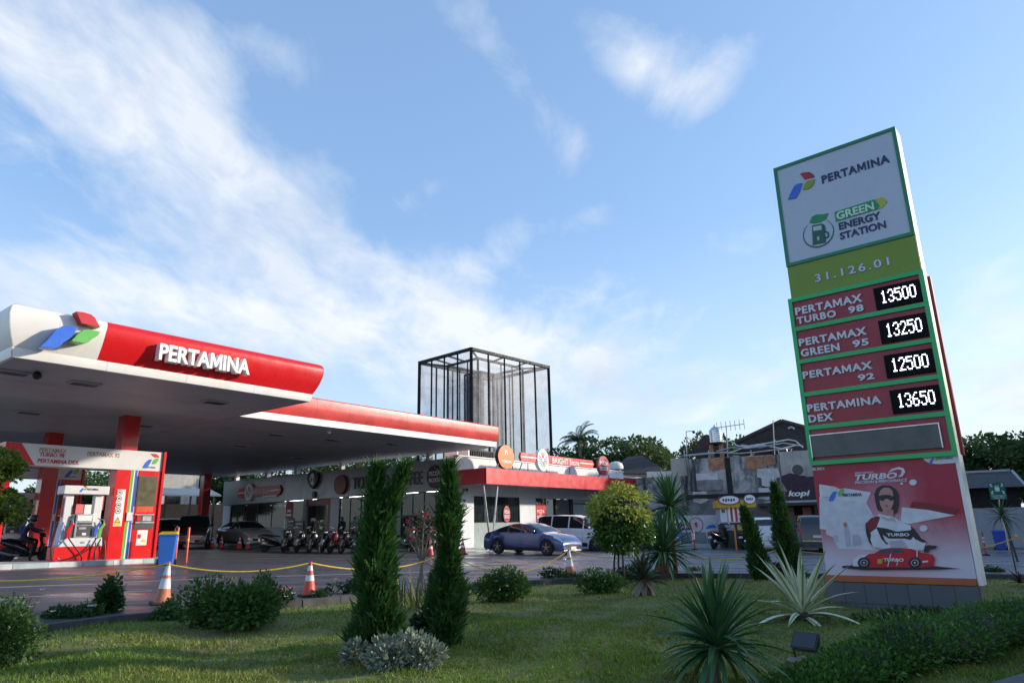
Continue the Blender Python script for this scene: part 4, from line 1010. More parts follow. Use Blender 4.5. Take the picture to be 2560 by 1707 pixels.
# wall camera and a poster on the cladding
MB().box(FRs, *FRs.box(*z6(108, 760), *z6(158, 795), .06), .062, .075).build('wall_notice', M_DGREY, store)
MB().poly(FRs, [FRs.px(*z6(*q), .06) for q in ((110, 708), (146, 716), (138, 738), (118, 735))], .062, .075).build('wall_notice', M_DGREY, store)
MB().box(FRs, *FRs.box(*z6(112, 598), *z6(140, 625), .06), .06, .30).build('wall_camera', M_BLACK, store, bevel=.02)
# white posts between parapet and canopy soffit
for x in (75, 375, 660, 1105, 1430, 1960): 
    u = FLs.px(*z4(x, 300 if x < 900 else 180))[0]; MB().box(FLs, u-.16, u+.16, zTOP+.061, ZS+.005, -.6, -.3).build('roof_post', M_PARA if x != 1430 else M_GREY, store)
for x0, x1 in ((1995, 2120), (2140, 2230)):
    u0, u1 = FLs.px(*z4(x0, 90))[0], FLs.px(*z4(x1, 70))[0]
    MB().box(FLs, u0, u1, zTOP+.061, zTOP+.75, -1.6, -1.5).build('roof_screen', M_LETW, store)

# --- signs on the two faces
def disc(fr, cu, cv, ru_, rv, w0, w1, n=28): return MB().poly(fr, [(cu+ru_*cos(2*pi*t/n), cv+rv*sin(2*pi*t/n)) for t in range(n)], w0, w1)
STAR = [(90, .62, (.62, .03, .03)), (70, .6, (.62, .03, .03)), (110, .6, (.62, .03, .03)), (30, .62, (.62, .03, .03)), (12, .55, (.5, .02, .1)), (150, .62, (.5, .03, .2)), (172, .6, (.03, .12, .55)), (192, .6, (.03, .12, .55)), (212, .62, (.03, .12, .55)), (235, .6, (.03, .2, .5)), (262, .62, (.10, .5, .05)), (282, .62, (.2, .55, .05)), (300, .6, (.12, .5, .05)), (330, .58, (.62, .03, .03)), (350, .6, (.03, .1, .5))]
def star(fr, cu, cv, r, w, parent):
    for i, (a, rr, c) in enumerate(STAR):
        m = mat('star_%d_%d_%d' % tuple(int(x*100) for x in c), c, .4, 0, .03); t = radians(a)
        d = V(cos(t), sin(t)); nn = V(-d[1], d[0]); p0 = d*r*.20; p1 = d*r*(rr+.22)
        q = [p0-nn*r*.025, p1-nn*r*.06, p1+nn*r*.06, p0+nn*r*.025]
        MB().poly(fr, [(cu+x, cv+y) for x, y in q], w, w+.012).build('ray', m, parent)
def bright_sign(fr, cu, cv, rd, ul, ur, vb0, vb1, w, lab, fr_leg=None, tbox=None, tag_box=None, white=M_LETW):
    T = thing('shop_sign', lab, 'sign', fr.p(cu, cv-rd, w), world=True)
    bar = MB().poly(fr, [(ul, (vb0+vb1)/2), (ul+.12, vb0), (ur-.25, vb0), (ur, (vb0+vb1)/2), (ur-.25, vb1), (ul+.12, vb1)], w-.1, w+.06).build('red_bar', M_AWR, T, bevel=.01)
    d = disc(fr, cu, cv, rd*.86, rd, w-.14, w+.12).build('round_plate', white, T, bevel=.01); star(fr, cu, cv, rd*.82, w+.122, d)
    text('BRIGHT Store', fr, tbox, w+.062, white, bar, depth=.015, bold=.01)
    hv = (vb1-vb0)*.07; vm = (vb0+vb1)/2
    MB().box(fr, tbox[1]+.15, ur-.22, vm-hv, vm+hv, w+.062, w+.075).build('white_line', white, bar); MB().box(fr, ul+.1, cu-rd*.9, vm-hv, vm+hv, w+.062, w+.075).build('white_line', white, bar)
    if tag_box: MB().box(fr, *tag_box, w-.02, w+.05).build('white_tag', white, T, bevel=.03)
    return T
# BRIGHT Store on the shaded fascia
q = lambda x, y, w=.2: FLs.px(*z4(x, y), w)
cu, cv = q(260, 432); rd = (q(260, 350)[1]-q(260, 515)[1])/2; vbm = q(400, 410)[1]
bright_sign(FLs, cu, cv, rd, q(145, 432)[0], q(572, 405)[0], cv-.36, cv+.36, .24, 'small red BRIGHT Store sign with round star plate on the shaded grey fascia',
            tbox=(q(298, 420)[0], q(452, 420)[0], cv-.16, cv+.2), tag_box=(q(385, 465)[0], q(525, 465)[0], q(450, 480)[1], q(450, 446)[1]))
# pin-shaped sign
T = thing('shop_sign', 'black pin-shaped sign with white number 21 on the grey fascia', 'sign', FLs.p(q(880, 390)[0], q(880, 395)[1], .2), world=True)
pts = [(835, 300), (842, 255), (865, 225), (895, 216), (925, 232), (942, 275), (935, 325), (905, 375), (882, 398), (862, 372), (845, 340)]
MB().poly(FLs, [q(*p) for p in pts], .165, .40).build('pin_body', M_BLACK, T)
pts = [(838, 298), (848, 260), (866, 242), (882, 250), (888, 300), (880, 350), (866, 368), (848, 340)]
MB().poly(FLs, [q(*p, .4) for p in pts], .402, .415).build('pin_face', M_LETW, T); a, b = q(846, 324, .4), q(884, 286, .4); text('21', FLs, (a[0], b[0], a[1], b[1]), .416, M_BLACK, T, depth=.01, bold=.03)
disc(FLs, *q(885, 455), .16, .24, .165, .3).build('button', M_DGREY, T)
# brown round coffee sign and the dark letters
T = thing('shop_sign', 'round reddish brown coffee sign on the shaded grey fascia', 'sign', FLs.p(*q(1150, 455), .2), world=True)
cu, cv = q(1152, 357); disc(FLs, cu, cv, (q(1212, 357)[0]-q(1092, 357)[0])/2, (q(1152, 262)[1]-q(1152, 452)[1])/2, .165, .36).build('round_plate', mat('sign_brown', (.22, .035, .02), .35, 0, .2), T, bevel=.02)
def tomoro(fr, cu, cv, s, w, parent, m):
    MB().poly(fr, [(cu+a*s, cv+b*s) for a, b in ((-.55, -.5), (-.25, -.5), (-.25, .1), (-.05, .1), (-.05, -.2), (.1, .15), (.3, .1), (.3, -.5), (.55, -.5), (.45, .2), (.1, .35), (-.05, .65), (-.3, .5), (-.55, .65))], w, w+.012).build('cup_mark', m, parent)
tomoro(FLs, cu, cv+.15, .45, .362, T, mat('sign_dim', (.35, .12, .08), .4))
T = thing('sign_lettering', 'dark raised TOMORO COFFEE letters on the shaded grey fascia', 'lettering', FLs.p(*q(1600, 370), .2), world=True)
a, b = q(1262, 378), q(1945, 242); text('TOMORO COFFEE', FLs, (a[0], b[0], cv-.38, cv+.42), .163, mat('letter_charcoal', (.10, .10, .11), .35), T, 'letter', depth=.1, bold=.0, split=True)
def pizza(fr, cu, cv, ra, rb, w, lab, m, wt, deep=.2):
    T = thing('shop_sign', lab, 'sign', fr.p(cu, cv-rb, w), world=True)
    disc(fr, cu, cv, ra, rb, w-deep, w, 16).build('round_plate', m, T, bevel=.01)
    text('PIZZA', fr, (cu-ra*.70, cu+ra*.70, cv+rb*.08, cv+rb*.46), w+.002, wt, T, depth=.012, bold=.025)
    text('BOXX', fr, (cu-ra*.70, cu+ra*.70, cv-rb*.48, cv-rb*.1), w+.002, wt, T, depth=.012, bold=.025); return T
cu, cv = q(2070, 278, .3); pizza(FLs, cu, cv, (q(2148, 278)[0]-q(1992, 278)[0])/2, (q(2070, 165)[1]-q(2070, 392)[1])/2, .36, 'dark round PIZZA BOXX sign on the shaded fascia near the corner', mat('sign_darkbrown', (.05, .012, .015), .35), M_SLET)
# signs standing on the awning
FA2 = FA.sh(w=-.5); q6 = lambda x, y: FA2.px(*z6(x, y))
M_ORA = mat('sign_orange', (.75, .16, .012), .3, 0, .05)
def legs(T, us, vtop):
    for u0, u1 in us: MB().beam(FA2.p(u0, vtop, -.05), FA2.p(u1, av1-.06, -.05), .05).build('leg', M_DARK, T)
cu, cv = q6(572, 262); ra = (q6(658, 262)[0]-q6(486, 262)[0])/2; rb = (q6(570, 135)[1]-q6(570, 388)[1])/2
T = thing('shop_sign', 'round orange TOMORO sign standing on the red awning', 'sign', FA2.p(cu, av1, 0), world=True)
disc(FA2, cu, cv, ra, rb, -.22, 0).build('round_box', M_BLACK, T); disc(FA2, cu, cv, ra*.98, rb*.98, .002, .03).build('orange_face', M_ORA, T)
tomoro(FA2, cu, cv+rb*.36, rb*.36, .032, T, M_LETW); text('TOMORO', FA2, (cu-ra*.55, cu+ra*.6, cv-rb*.52, cv-rb*.28), .032, M_LETW, T, depth=.012, bold=.03)
legs(T, [(cu-ra*.8, cu-ra*1.3), (cu+ra*.7, cu+ra*1.1)], cv-rb*.5)
cu, cv = q6(950, 295); rd = (q6(950, 175)[1]-q6(950, 412)[1])/2
T = bright_sign(FA2, cu, cv, rd, q6(715, 270)[0], q6(1500, 340)[0], q6(1250, 356)[1], q6(1250, 274)[1], 0, 'large red BRIGHT Store sign with round star plate standing on the awning',
            tbox=(q6(1055, 315)[0], q6(1338, 330)[0], q6(1190, 342)[1], q6(1190, 282)[1]))
legs(T, [(q6(750, 320)[0], q6(712, 400)[0]), (q6(810, 320)[0],)*2, (q6(1010, 380)[0],)*2, (q6(1250, 360)[0],)*2], cv-.3)
cu, cv = q6(1612, 356); T = pizza(FA2, cu, cv, (q6(1670, 356)[0]-q6(1552, 356)[0])/2, (q6(1610, 252)[1]-q6(1610, 460)[1])/2, 0, 'round red and white PIZZA BOXX sign standing on the awning', mat('sign_maroon', (.40, .03, .06), .35, 0, .2), M_LETW)
legs(T, [(cu-.5, cu-.9), (cu+.5, cu+.8)], cv-.5)
cu, cv = FRs.px(*z6(582, 868), .0); pizza(FRs, cu, cv, .36, .52, .0, 'small round PIZZA BOXX sign on the shop window by the blue car', mat('sign_maroon', (.40, .03, .06), .35), M_LETW, .04)
bx = FRs.box(*z6(892, 762), *z6(990, 950), .0)
T = thing('poster', 'red PIZZA BOXX poster on the window above the white van', 'poster', FRs.p(bx[0], bx[2], 0), world=True)
MB().box(FRs, *bx, -.05, .0).build('sheet', M_AWR, T); du = bx[1]-bx[0]; dv = bx[3]-bx[2]
text('PIZZA', FRs, (bx[0]+du*.1, bx[1]-du*.1, bx[2]+dv*.50, bx[2]+dv*.68), .002, M_LETW, T, depth=.008, bold=.02); text('BOXX', FRs, (bx[0]+du*.1, bx[1]-du*.1, bx[2]+dv*.18, bx[2]+dv*.36), .002, M_LETW, T, depth=.008, bold=.02)
MB().poly(FRs, [(bx[0]+du*x, bx[2]+dv*y) for x, y in ((.3, .38), (.5, .46), (.62, .38), (.45, .36))], .002, .008).build('print', M_YEL, T)
# roof units behind the signs
FRo = FRs.sh(w=-1.2)
for (x0, y0, x1, y1, lab) in ((1215, 368, 1430, 440, 'white air conditioner box on the roof behind the large red sign'), (1080, 365, 1200, 405, 'low pale roof box under the large red sign')):
    b4 = FRo.box(*z6(x0, y0), *z6(x1, y1)); T = thing('air_conditioner', lab, 'air conditioner', FRo.p(b4[0], zTOP-.1, 0), world=True)
    MB().box(FRo, b4[0], b4[1], zTOP-.1, b4[3], -.5, 0).build('case', M_PARA, T, bevel=.03)
    for k in range(4): MB().box(FRo, b4[0]+.15, b4[1]-.15, b4[3]-.28-.09*k, b4[3]-.24-.09*k, .001, .02).build('louvre', M_GREY, T)
cu, cv = FRo.px(*z6(1735, 385)); T = thing('roof_vent', 'pale domed roof vent beside the round maroon sign', 'vent', FRo.p(cu, zTOP-.1, 0), world=True)
p0 = FRo.p(cu, 0, 0); MB().lathe([(.45, zTOP-.1), (.45, cv-.1)], 16, (p0[0], p0[1], 0)).build('pipe', M_DGREY, T, smooth=True)
MB().lathe([(.5, cv-.1), (.62, cv-.05), (.66, cv+.15), (.55, cv+.42), (.3, cv+.55), (0, cv+.6)], 16, (p0[0], p0[1], 0)).build('dome', M_PARA, T, smooth=True)

# ================================================================== ROOF FRAME TOWER
M_BSTL = mat('black_steel', (.007, .008, .010), .6, 0, .1, spec=.25)
def mesh_mat():
    m = bpy.data.materials.new('steel_mesh'); m.use_nodes = True; t = NT(m.node_tree); t.n.clear()
    out = t.node('ShaderNodeOutputMaterial'); p = t.node('ShaderNodeBsdfPrincipled'); p.inputs['Base Color'].default_value = (.13, .14, .165, 1); p.inputs['Roughness'].default_value = .5; p.inputs['Metallic'].default_value = .3
    tc = t.node('ShaderNodeTexCoord').outputs['Object']; n = t.noise(tc, .9, 5, .6, .6)
    tr = t.node('ShaderNodeBsdfTransparent'); mx = t.node('ShaderNodeMixShader'); t.put(mx.inputs[0], t.maprange(n, .3, .7, .10, .33))
    t.l.new(tr.outputs[0], mx.inputs[1]); t.l.new(p.outputs[0], mx.inputs[2]); t.l.new(mx.outputs[0], out.inputs[0]); return m
M_MESH = mesh_mat()
TN = DIST(1179, 1050, 49.0); zT = DIST(1178, 872, 49.0)[2]
TN = DIST(1178, 872, 49.0); TLf, TRt = HZ(1049, 907, zT), HZ(1371, 918, zT)
dA, dB = (TRt-TN), (TLf-TN); LA, LB = np.linalg.norm(dA), np.linalg.norm(dB); dA = dA/LA; dB = dB/LB
tower = thing('frame_tower', 'black steel cage tower with see-through mesh panels behind the canopy', 'tower', (TN[0], TN[1], zTOP-.1), world=True)
zB = zTOP-.1
def cage(a0, a1, b0, b1, zt, t, nA, nB, zb=None, mesh=True):
    zb = zB if zb is None else zb
    P = lambda a, b, z: V(*(TN+dA*a+dB*b)[:2], z)
    cs = [(a0, b0), (a1, b0), (a1, b1), (a0, b1)]
    for i in range(4):
        (a, b), (c, d) = cs[i], cs[(i+1) % 4]
        MB().beam(P(a, b, zb), P(a, b, zt+t/2), t).build('post', M_BSTL, tower)
        MB().beam(P(a, b, zt), P(c, d, zt), t).build('top_rail', M_BSTL, tower)
        n = nA if i % 2 == 0 else nB
        for k in range(1, n):
            x = a+(c-a)*k/n; y = b+(d-b)*k/n; MB().beam(P(x, y, zb), P(x, y, zt-t/2), t*.55).build('upright', M_BSTL, tower)
        if mesh:
            e = .03
            q = [P(a, b, zb), P(c, d, zb), P(c, d, zt-t/2), P(a, b, zt-t/2)]
            mid = (q[0]+q[2])/2; MB().add(q, [(0, 1, 2, 3)]).build('mesh_panel', M_MESH, tower)
cage(0, LA, 0, LB, zT, .22, 5, 4)
cage(LA*.22, LA*.80, LB*.22, LB*.80, zT-.15, .17, 4, 3)
cage(LA*.34, LA*.66, LB*.36, LB*.66, zT-.9, .14, 3, 3)
P_ = lambda a, b, z: V(*(TN+dA*a+dB*b)[:2], z)
for (a, b, c, d) in ((0, 0, .22, .22), (1, 0, .8, .22), (1, 1, .8, .8), (0, 1, .22, .8), (.4, 0, .4, .22), (.7, 0, .7, .22), (0, .45, .22, .45), (0, .7, .22, .7)):
    MB().beam(P_(LA*a, LB*b, zT-.02), P_(LA*c, LB*d, zT-.17), .12).build('tie', M_BSTL, tower)
# dense louvre in the core
for i in range(14):
    b = LB*.36+LB*.3*i/13; MB().beam(P_(LA*.335, b, zB), P_(LA*.335, b, zT-1.1), .07).build('louvre', M_BSTL, tower)
# dark bars on the low roof wall under the canopy edge
fb = FRs.sh(w=-2.5)
wl = thing('roof_grille', 'row of dark vertical bars on a low roof wall under the canopy edge', 'grille', fb.p(.5, zTOP-.1, 0), world=True)
x0_, x1_ = fb.px(*z6(60, 250))[0], fb.px(*z6(430, 250))[0]; vt_, vb_ = fb.px(*z6(110, 190))[1], fb.px(*z6(110, 262))[1]
for i in range(15):
    u = x0_+.4+(x1_-x0_-.4)*i/14; MB().box(fb, u-.05, u+.05, zTOP-.1, vt_, -.05, .05).build('bar', M_BSTL, wl)
MB().box(fb, x0_, x1_, vt_+.002, vt_+.1, -.06, .06).build('rail', M_BSTL, wl)

# ================================================================== VEHICLES
def paint(name, c, metal=.0): return mat(name, c, .22, metal, .04, .6, coat=.8)
M_TYRE = mat('tyre', (.018, .018, .018), .8, 0, .2, 8); M_RIM = mat('rim', (.32, .32, .33), .3, .8, .1); M_RIMD = mat('rim_dark', (.05, .05, .055), .3, .7, .1)
M_CGLASS = mat('car_glass', (.012, .014, .018), .04, 0, 0, spec=.8); M_LAMPG = mat('lamp_clear', (.65, .68, .72), .08, 0, .1, spec=.8)
M_TAIL = mat('tail_red', (.40, .01, .015), .15, 0, .1); M_PLATE = mat('number_plate', (.62, .63, .64), .45, 0, .05); M_CHR = mat('chrome', (.6, .6, .62), .12, 1., .05)
TOPS = dict(
 sedan=[(0, .48), (.012, .60), (.05, .70), (.13, .745), (.24, .87), (.36, .965), (.47, 1.), (.56, .985), (.66, .875), (.755, .715), (.85, .66), (.93, .585), (.975, .50), (.993, .42), (1, .34)],
 mpv=[(0, .42), (.008, .62), (.02, .80), (.045, .93), (.12, .985), (.3, 1.), (.52, .99), (.63, .94), (.75, .78), (.83, .66), (.90, .59), (.96, .52), (.99, .43), (1, .33)],
 suv=[(0, .40), (.006, .56), (.02, .76), (.05, .93), (.10, .98), (.25, 1.), (.5, .99), (.60, .945), (.70, .76), (.745, .69), (.82, .665), (.93, .62), (.98, .55), (.994, .46), (1, .36)])
BELT = dict(sedan=.685, mpv=.60, suv=.635)
def make_car(kind, L, W, H, body, label, rim=M_RIM, wr=.33, wb=.60, clear=.19, low=None, grille='wide', front_x=.19, windows=None, group=None, tail=True):
    """car in local coords: x forward, y left, z up from the ground"""
    T = thing('parked_car', label, 'car', (0, 0, 0), group=group)
    tp = TOPS[kind]; fx = [a for a, _ in tp]; fz = [b for _, b in tp]
    xf = L/2-L*front_x; xr = xf-L*wb; ra = wr*1.16
    top = lambda t: float(np.interp(t, fx, fz))*H
    def section(x):
        t = x/L+.5; e = abs(2*t-1)
        pl = 1-.16*max(0, (e-.62)/.38)**2.2; w = W/2*pl
        zt = top(t); zbelt = min(BELT[kind]*H+.02*H*(.5-t), zt-.035)
        k = max(0., min(1., (zt-zbelt)/(H*(1-BELT[kind])))); wrf = w*(.93-.17*k)
        zb = clear+.06*max(0, (e-.8)/.2)
        for xw in (xf, xr):
            d = abs(x-xw)
            if d < ra: zb = max(zb, sqrt(ra*ra-d*d)+wr*.86)
        zb = min(zb, zbelt-.12); zm = max(.36*H, zb+.05); zm = min(zm, zbelt-.05)
        return [(0, zb+.03), (w*.90, zb+.01), (w*.975, zb), (w*.995, (zb+zm)/2+.01), (w, zm), (w*.99, zbelt-.05*H*.5), (w*.955, zbelt), ((w*.955+wrf)/2+.012*k, (zbelt+zt-.035)/2+.01*k), (wrf, zt-.035), (wrf*.80, zt-.008), (0, zt+.012)]
    st = sorted(set([0, .004, .010, .018, .03, .045, .07, .10, .14]+[.14+.72*i/44 for i in range(45)]+[.86, .89, .92, .945, .965, .98, .99, .996, 1.]))
    xs = [(t-.5)*L for t in st]
    secs = [section(x) for x in xs]; ns = len(secs[0]); V_, F_ = [], []
    for x, s in zip(xs, secs):
        V_ += [(x, y, z) for y, z in s]+[(x, -y, z) for y, z in s[-2:0:-1]]
    m = 2*ns-2
    for i in range(len(xs)-1):
        for j in range(m): F_.append((i*m+j, i*m+(j+1) % m, (i+1)*m+(j+1) % m, (i+1)*m+j))
    F_ += [tuple(range(m-1, -1, -1)), tuple((len(xs)-1)*m+j for j in range(m))]
    bd = MB().add(V_, [f[::-1] for f in F_]).build('body', body, T, smooth=True)
    def S(x, v, side=1):
        s = section(x); i = min(int(v), ns-2); f = v-i; y = s[i][0]+(s[i+1][0]-s[i][0])*f; z = s[i][1]+(s[i+1][1]-s[i][1])*f
        return V(x, side*y, z)
    def patch(name, mt, xa, xb, va, vb, side, off=.006, nx=8, nv=4, parent=T, taper=0.):
        P = []
        for j in range(nv+1):
            v = va+(vb-va)*j/nv; sh = taper*(j/nv)
            for i in range(nx+1):
                x = xa+sh+(xb-xa-2*sh)*i/nx; e = 1e-3
                du = S(x+e, v, side)-S(x-e, v, side); dv = S(x, min(v+.02, ns-1.001), side)-S(x, v-.02, side)
                n = np.cross(du, dv); n = n/(np.linalg.norm(n)+1e-9)
                c = S(x, v, side); 
                if n @ (c-V(x*.8, 0, H*.45)) < 0: n = -n
                P.append(c+n*off)
        F = [(j*(nx+1)+i, j*(nx+1)+i+1, (j+1)*(nx+1)+i+1, (j+1)*(nx+1)+i) for j in range(nv) for i in range(nx)]
        return MB().add(P, F).build(name, mt, parent, smooth=True)
    def across(name, mt, ta, tb, off=.006, vmin=8.15, nx=10, ny=8):
        P = []
        for i in range(nx+1):
            x = (ta+(tb-ta)*i/nx-.5)*L
            for j in range(2*ny+1):
                sd = 1 if j <= ny else -1; v = vmin+(ns-1.002-vmin)*(j/ny if j <= ny else (2*ny-j)/ny); c = S(x, v, sd); s1, s0 = S(x+2e-3, v, sd), S(x-2e-3, v, sd)
                d = s1-s0; n = V(-d[2], 0, d[0]); n = n/(np.linalg.norm(n)+1e-9); n = n if n[2] > 0 else -n
                P.append(c+n*off)
        k = 2*ny+1; F = [(i*k+j, i*k+j+1, (i+1)*k+j+1, (i+1)*k+j) for i in range(nx) for j in range(2*ny)]
        return MB().add(P, F).build(name, mt, T, smooth=True)
    X = lambda t: (t-.5)*L
    wins = windows or dict(sedan=[(.20, .33), (.345, .50), (.515, .70)], mpv=[(.05, .24), (.255, .47), (.485, .66), (.675, .78)], suv=[(.06, .22), (.235, .43), (.445, .66)])[kind]
    for sd in (1, -1):
        for (a, b) in wins: patch('side_window', M_CGLASS, X(a), X(b), 6.1, 7.92, sd, taper=.01)
        # sill trim, door seams, handle, mirror
        patch('sill_trim', M_BLACK, xr+ra+.03, xf-ra-.03, 2.1, 2.9, sd, off=.008, nv=1)
        for (a, b) in wins[:-1] if kind != 'mpv' else wins[1:-1]: patch('door_seam', M_BLACK, X(b)+.008, X(b)+.018, 3.0, 6.0, sd, off=.003, nx=1)
        for (a, b) in wins[-2:]:
            c = S(X(a)+.12, 5.2, sd); MB().xyz(c[0]-.07, c[0]+.09, min(c[1], c[1]+sd*.03), max(c[1], c[1]+sd*.03), c[2]-.012, c[2]+.014).build('door_handle', body, T, bevel=.005)
        c = S(X(wins[-1][1])-.12, 6.3, sd); mr = MB().ell((c[0], c[1]+sd*.09, c[2]+.03), .07, .11, .075, 10, 6).build('mirror', body, T, smooth=True)
        # lamps
        c = S(X(.955), 5.3, sd); hl = patch('headlight', M_LAMPG, X(.90), X(.985), 4.9, 6.0, sd, off=.010, nx=5, nv=2)
        if tail: patch('tail_light', M_TAIL, X(.004), X(.05), 4.8, 6.4, sd, off=.012, nx=6, nv=3)
    wsr = dict(sedan=((.575, .745), (.15, .33)), mpv=((.645, .825), (.016, .043)), suv=((.61, .735), (.014, .046)))[kind]
    across('windscreen', M_CGLASS, *wsr[0]); across('rear_window', M_CGLASS, *wsr[1])
    # front and rear ends
    zg = .36*H
    fx_ = L/2
    gr = MB().xyz(fx_-.10, fx_+.004, -W*.30, W*.30, zg-.16, zg-.02).build('grille', M_BLACK, T, bevel=.01)
    if grille == 'chrome':
        for k in range(3): MB().xyz(fx_+.005, fx_+.025, -W*.29, W*.29, zg-.14+k*.05, zg-.12+k*.05).build('bar', M_CHR, gr)
        MB().xyz(fx_-.06, fx_+.012, -W*.34, W*.34, zg+.02, zg+.055).build('bonnet_trim', M_CHR, T)
    MB().xyz(fx_-.02, fx_+.028, -.22, .22, zg-.24 if grille != 'chrome' else zg-.30, zg-.12 if grille != 'chrome' else zg-.18).build('number_plate', M_PLATE, T)
    MB().xyz(fx_-.22, fx_-.02, -W*.40, W*.40, clear+.0, clear+.08).build('lower_lip', M_BLACK if low is None else low, T, bevel=.02)
    MB().xyz(-fx_-.008, -fx_+.1, -W*.40, W*.40, .30*H, .33*H).build('rear_trim', M_BLACK if low is None else M_CHR, T)
    MB().xyz(-fx_-.026, -fx_+.02, -.22, .22, .40*H, .40*H+.12).build('number_plate', M_PLATE, T)
    MB().xyz(-fx_+.02, -fx_+.2, -W*.40, W*.40, clear-.03, clear+.10).build('rear_bumper', M_BLACK if low is None else low, T, bevel=.02)
    MB().xyz(xr-ra*.9, xf+ra*.9, -W*.42, W*.42, clear+.02, .30*H).build('underbody', M_BLACK, T)
    # wheels
    for xw in (xf, xr):
        for sd in (1, -1):
            yc = sd*(W/2-.115)
            ty = MB().lathe([(wr*.62, -.10), (wr*.93, -.105), (wr, -.07), (wr, .07), (wr*.93, .105), (wr*.62, .10)], 26, (xw, yc, wr), V(0, 1, 0)).build('wheel', M_TYRE, T, smooth=True)
            r_ = MB().lathe([(wr*.64, .0), (wr*.66, .108), (wr*.60, .106), (wr*.56, .06), (wr*.1, .05), (0, .05)], 26, (xw, yc, wr), V(0, sd, 0)).build('rim', M_RIMD, ty, smooth=True)
            for k in range(5):
                a = 2*pi*k/5+.3; dx, dz = cos(a), sin(a)
                MB().beam(V(xw, yc+sd*.095, wr)+V(dx, 0, dz)*wr*.10, V(xw, yc+sd*.098, wr)+V(dx, 0, dz)*wr*.60, .035, .03, up=V(0, 1, 0)).build('spoke', rim, ty)
            MB().lathe([(wr*.16, .06), (wr*.14, .115), (0, .118)], 12, (xw, yc, wr), V(0, sd, 0)).build('hub', rim, ty, smooth=True)
    T['xf'] = xf; T['xr'] = xr
    return T
def put_car(T, p, hd, near_front=None, W=1.8):
    """p: ground point of the car centre, or of the near front wheel"""
    hd = np.array(hd, float)[:2]; hd /= np.linalg.norm(hd); lf = V(-hd[1], hd[0]); p = np.array(p, float)[:2]
    if near_front: p = p-hd*T['xf']+lf*(W/2-.1)*near_front
    yaw = atan2(hd[1], hd[0]); sx = GB*hd[0]+GC*hd[1]; sy = GB*lf[0]+GC*lf[1]
    T.location = (p[0], p[1], gz(p[0], p[1])-.004)
    T.rotation_euler = Matrix(((hd[0], lf[0], -GB), (hd[1], lf[1], -GC), (sx, sy, 1))).normalized().to_euler()
    for k in ('xf', 'xr'):
        if k in T: del T[k]
cars = 'parked cars'
c = make_car('sedan', 4.72, 1.86, 1.44, paint('blue_paint', (.045, .075, .19), .35), 'blue fastback sedan parked nose out below the red awning', rim=M_RIM, wr=.345, wb=.61, grille='thin', front_x=.185, low=mat('silver_trim', (.4, .42, .46), .3, .5), tail=True)
put_car(c, G(1368, 1388), -D2, near_front=1, W=1.86)
c = make_car('mpv', 4.95, 1.85, 1.86, paint('white_paint', (.66, .68, .72)), 'white people carrier parked beside the blue sedan', wr=.34, wb=.60, front_x=.19)
put_car(c, G(1489, 1377), -D2, near_front=1, W=1.85)
c = make_car('suv', 4.5, 1.8, 1.62, paint('charcoal_paint', (.018, .017, .02)), 'dark car parked behind the round clipped tree', wr=.34, grille='chrome')
put_car(c, G(1553, 1374), -D2+D1*.15)
c = make_car('mpv', 4.55, 1.80, 1.75, paint('white_paint', (.66, .68, .72)), 'white crossover seen from behind, parked near the striped kiosk', wr=.35, clear=.24, low=mat('silver_trim', (.4, .42, .46), .3, .5))
xp = G(1935, 1378); put_car(c, xp+V(.35, 2.3, 0), V(.22, 1, 0))
c = make_car('suv', 4.8, 1.86, 1.84, paint('black_paint', (.010, .011, .013)), 'black off-roader seen from behind, half hidden by the price sign', wr=.38, clear=.26, low=M_DGREY)
put_car(c, G(2046, 1382)+V(.6, 2.4, 0), V(.22, 1, 0))
c = make_car('suv', 4.7, 1.84, 1.85, paint('black_paint', (.010, .011, .013)), 'black off-roader with chrome grille facing out under the canopy', wr=.38, clear=.26, grille='chrome')
put_car(c, G(470, 1372)+V(-.7, 2.0, 0), V(.40, -1, 0))
c = make_car('sedan', 4.5, 1.78, 1.5, paint('beige_paint', (.42, .41, .39)), 'pale beige saloon parked at the left end of the store', wr=.32)
put_car(c, G(602, 1368), -D2+D1*-.1, near_front=1, W=1.78)
c = make_car('mpv', 4.4, 1.75, 1.65, paint('darkgreen_paint', (.014, .020, .020)), 'dark car behind the blue bin under the canopy', wr=.32)
put_car(c, G(418, 1368)+V(-1.2, 2.5, 0), V(.45, -1, 0))

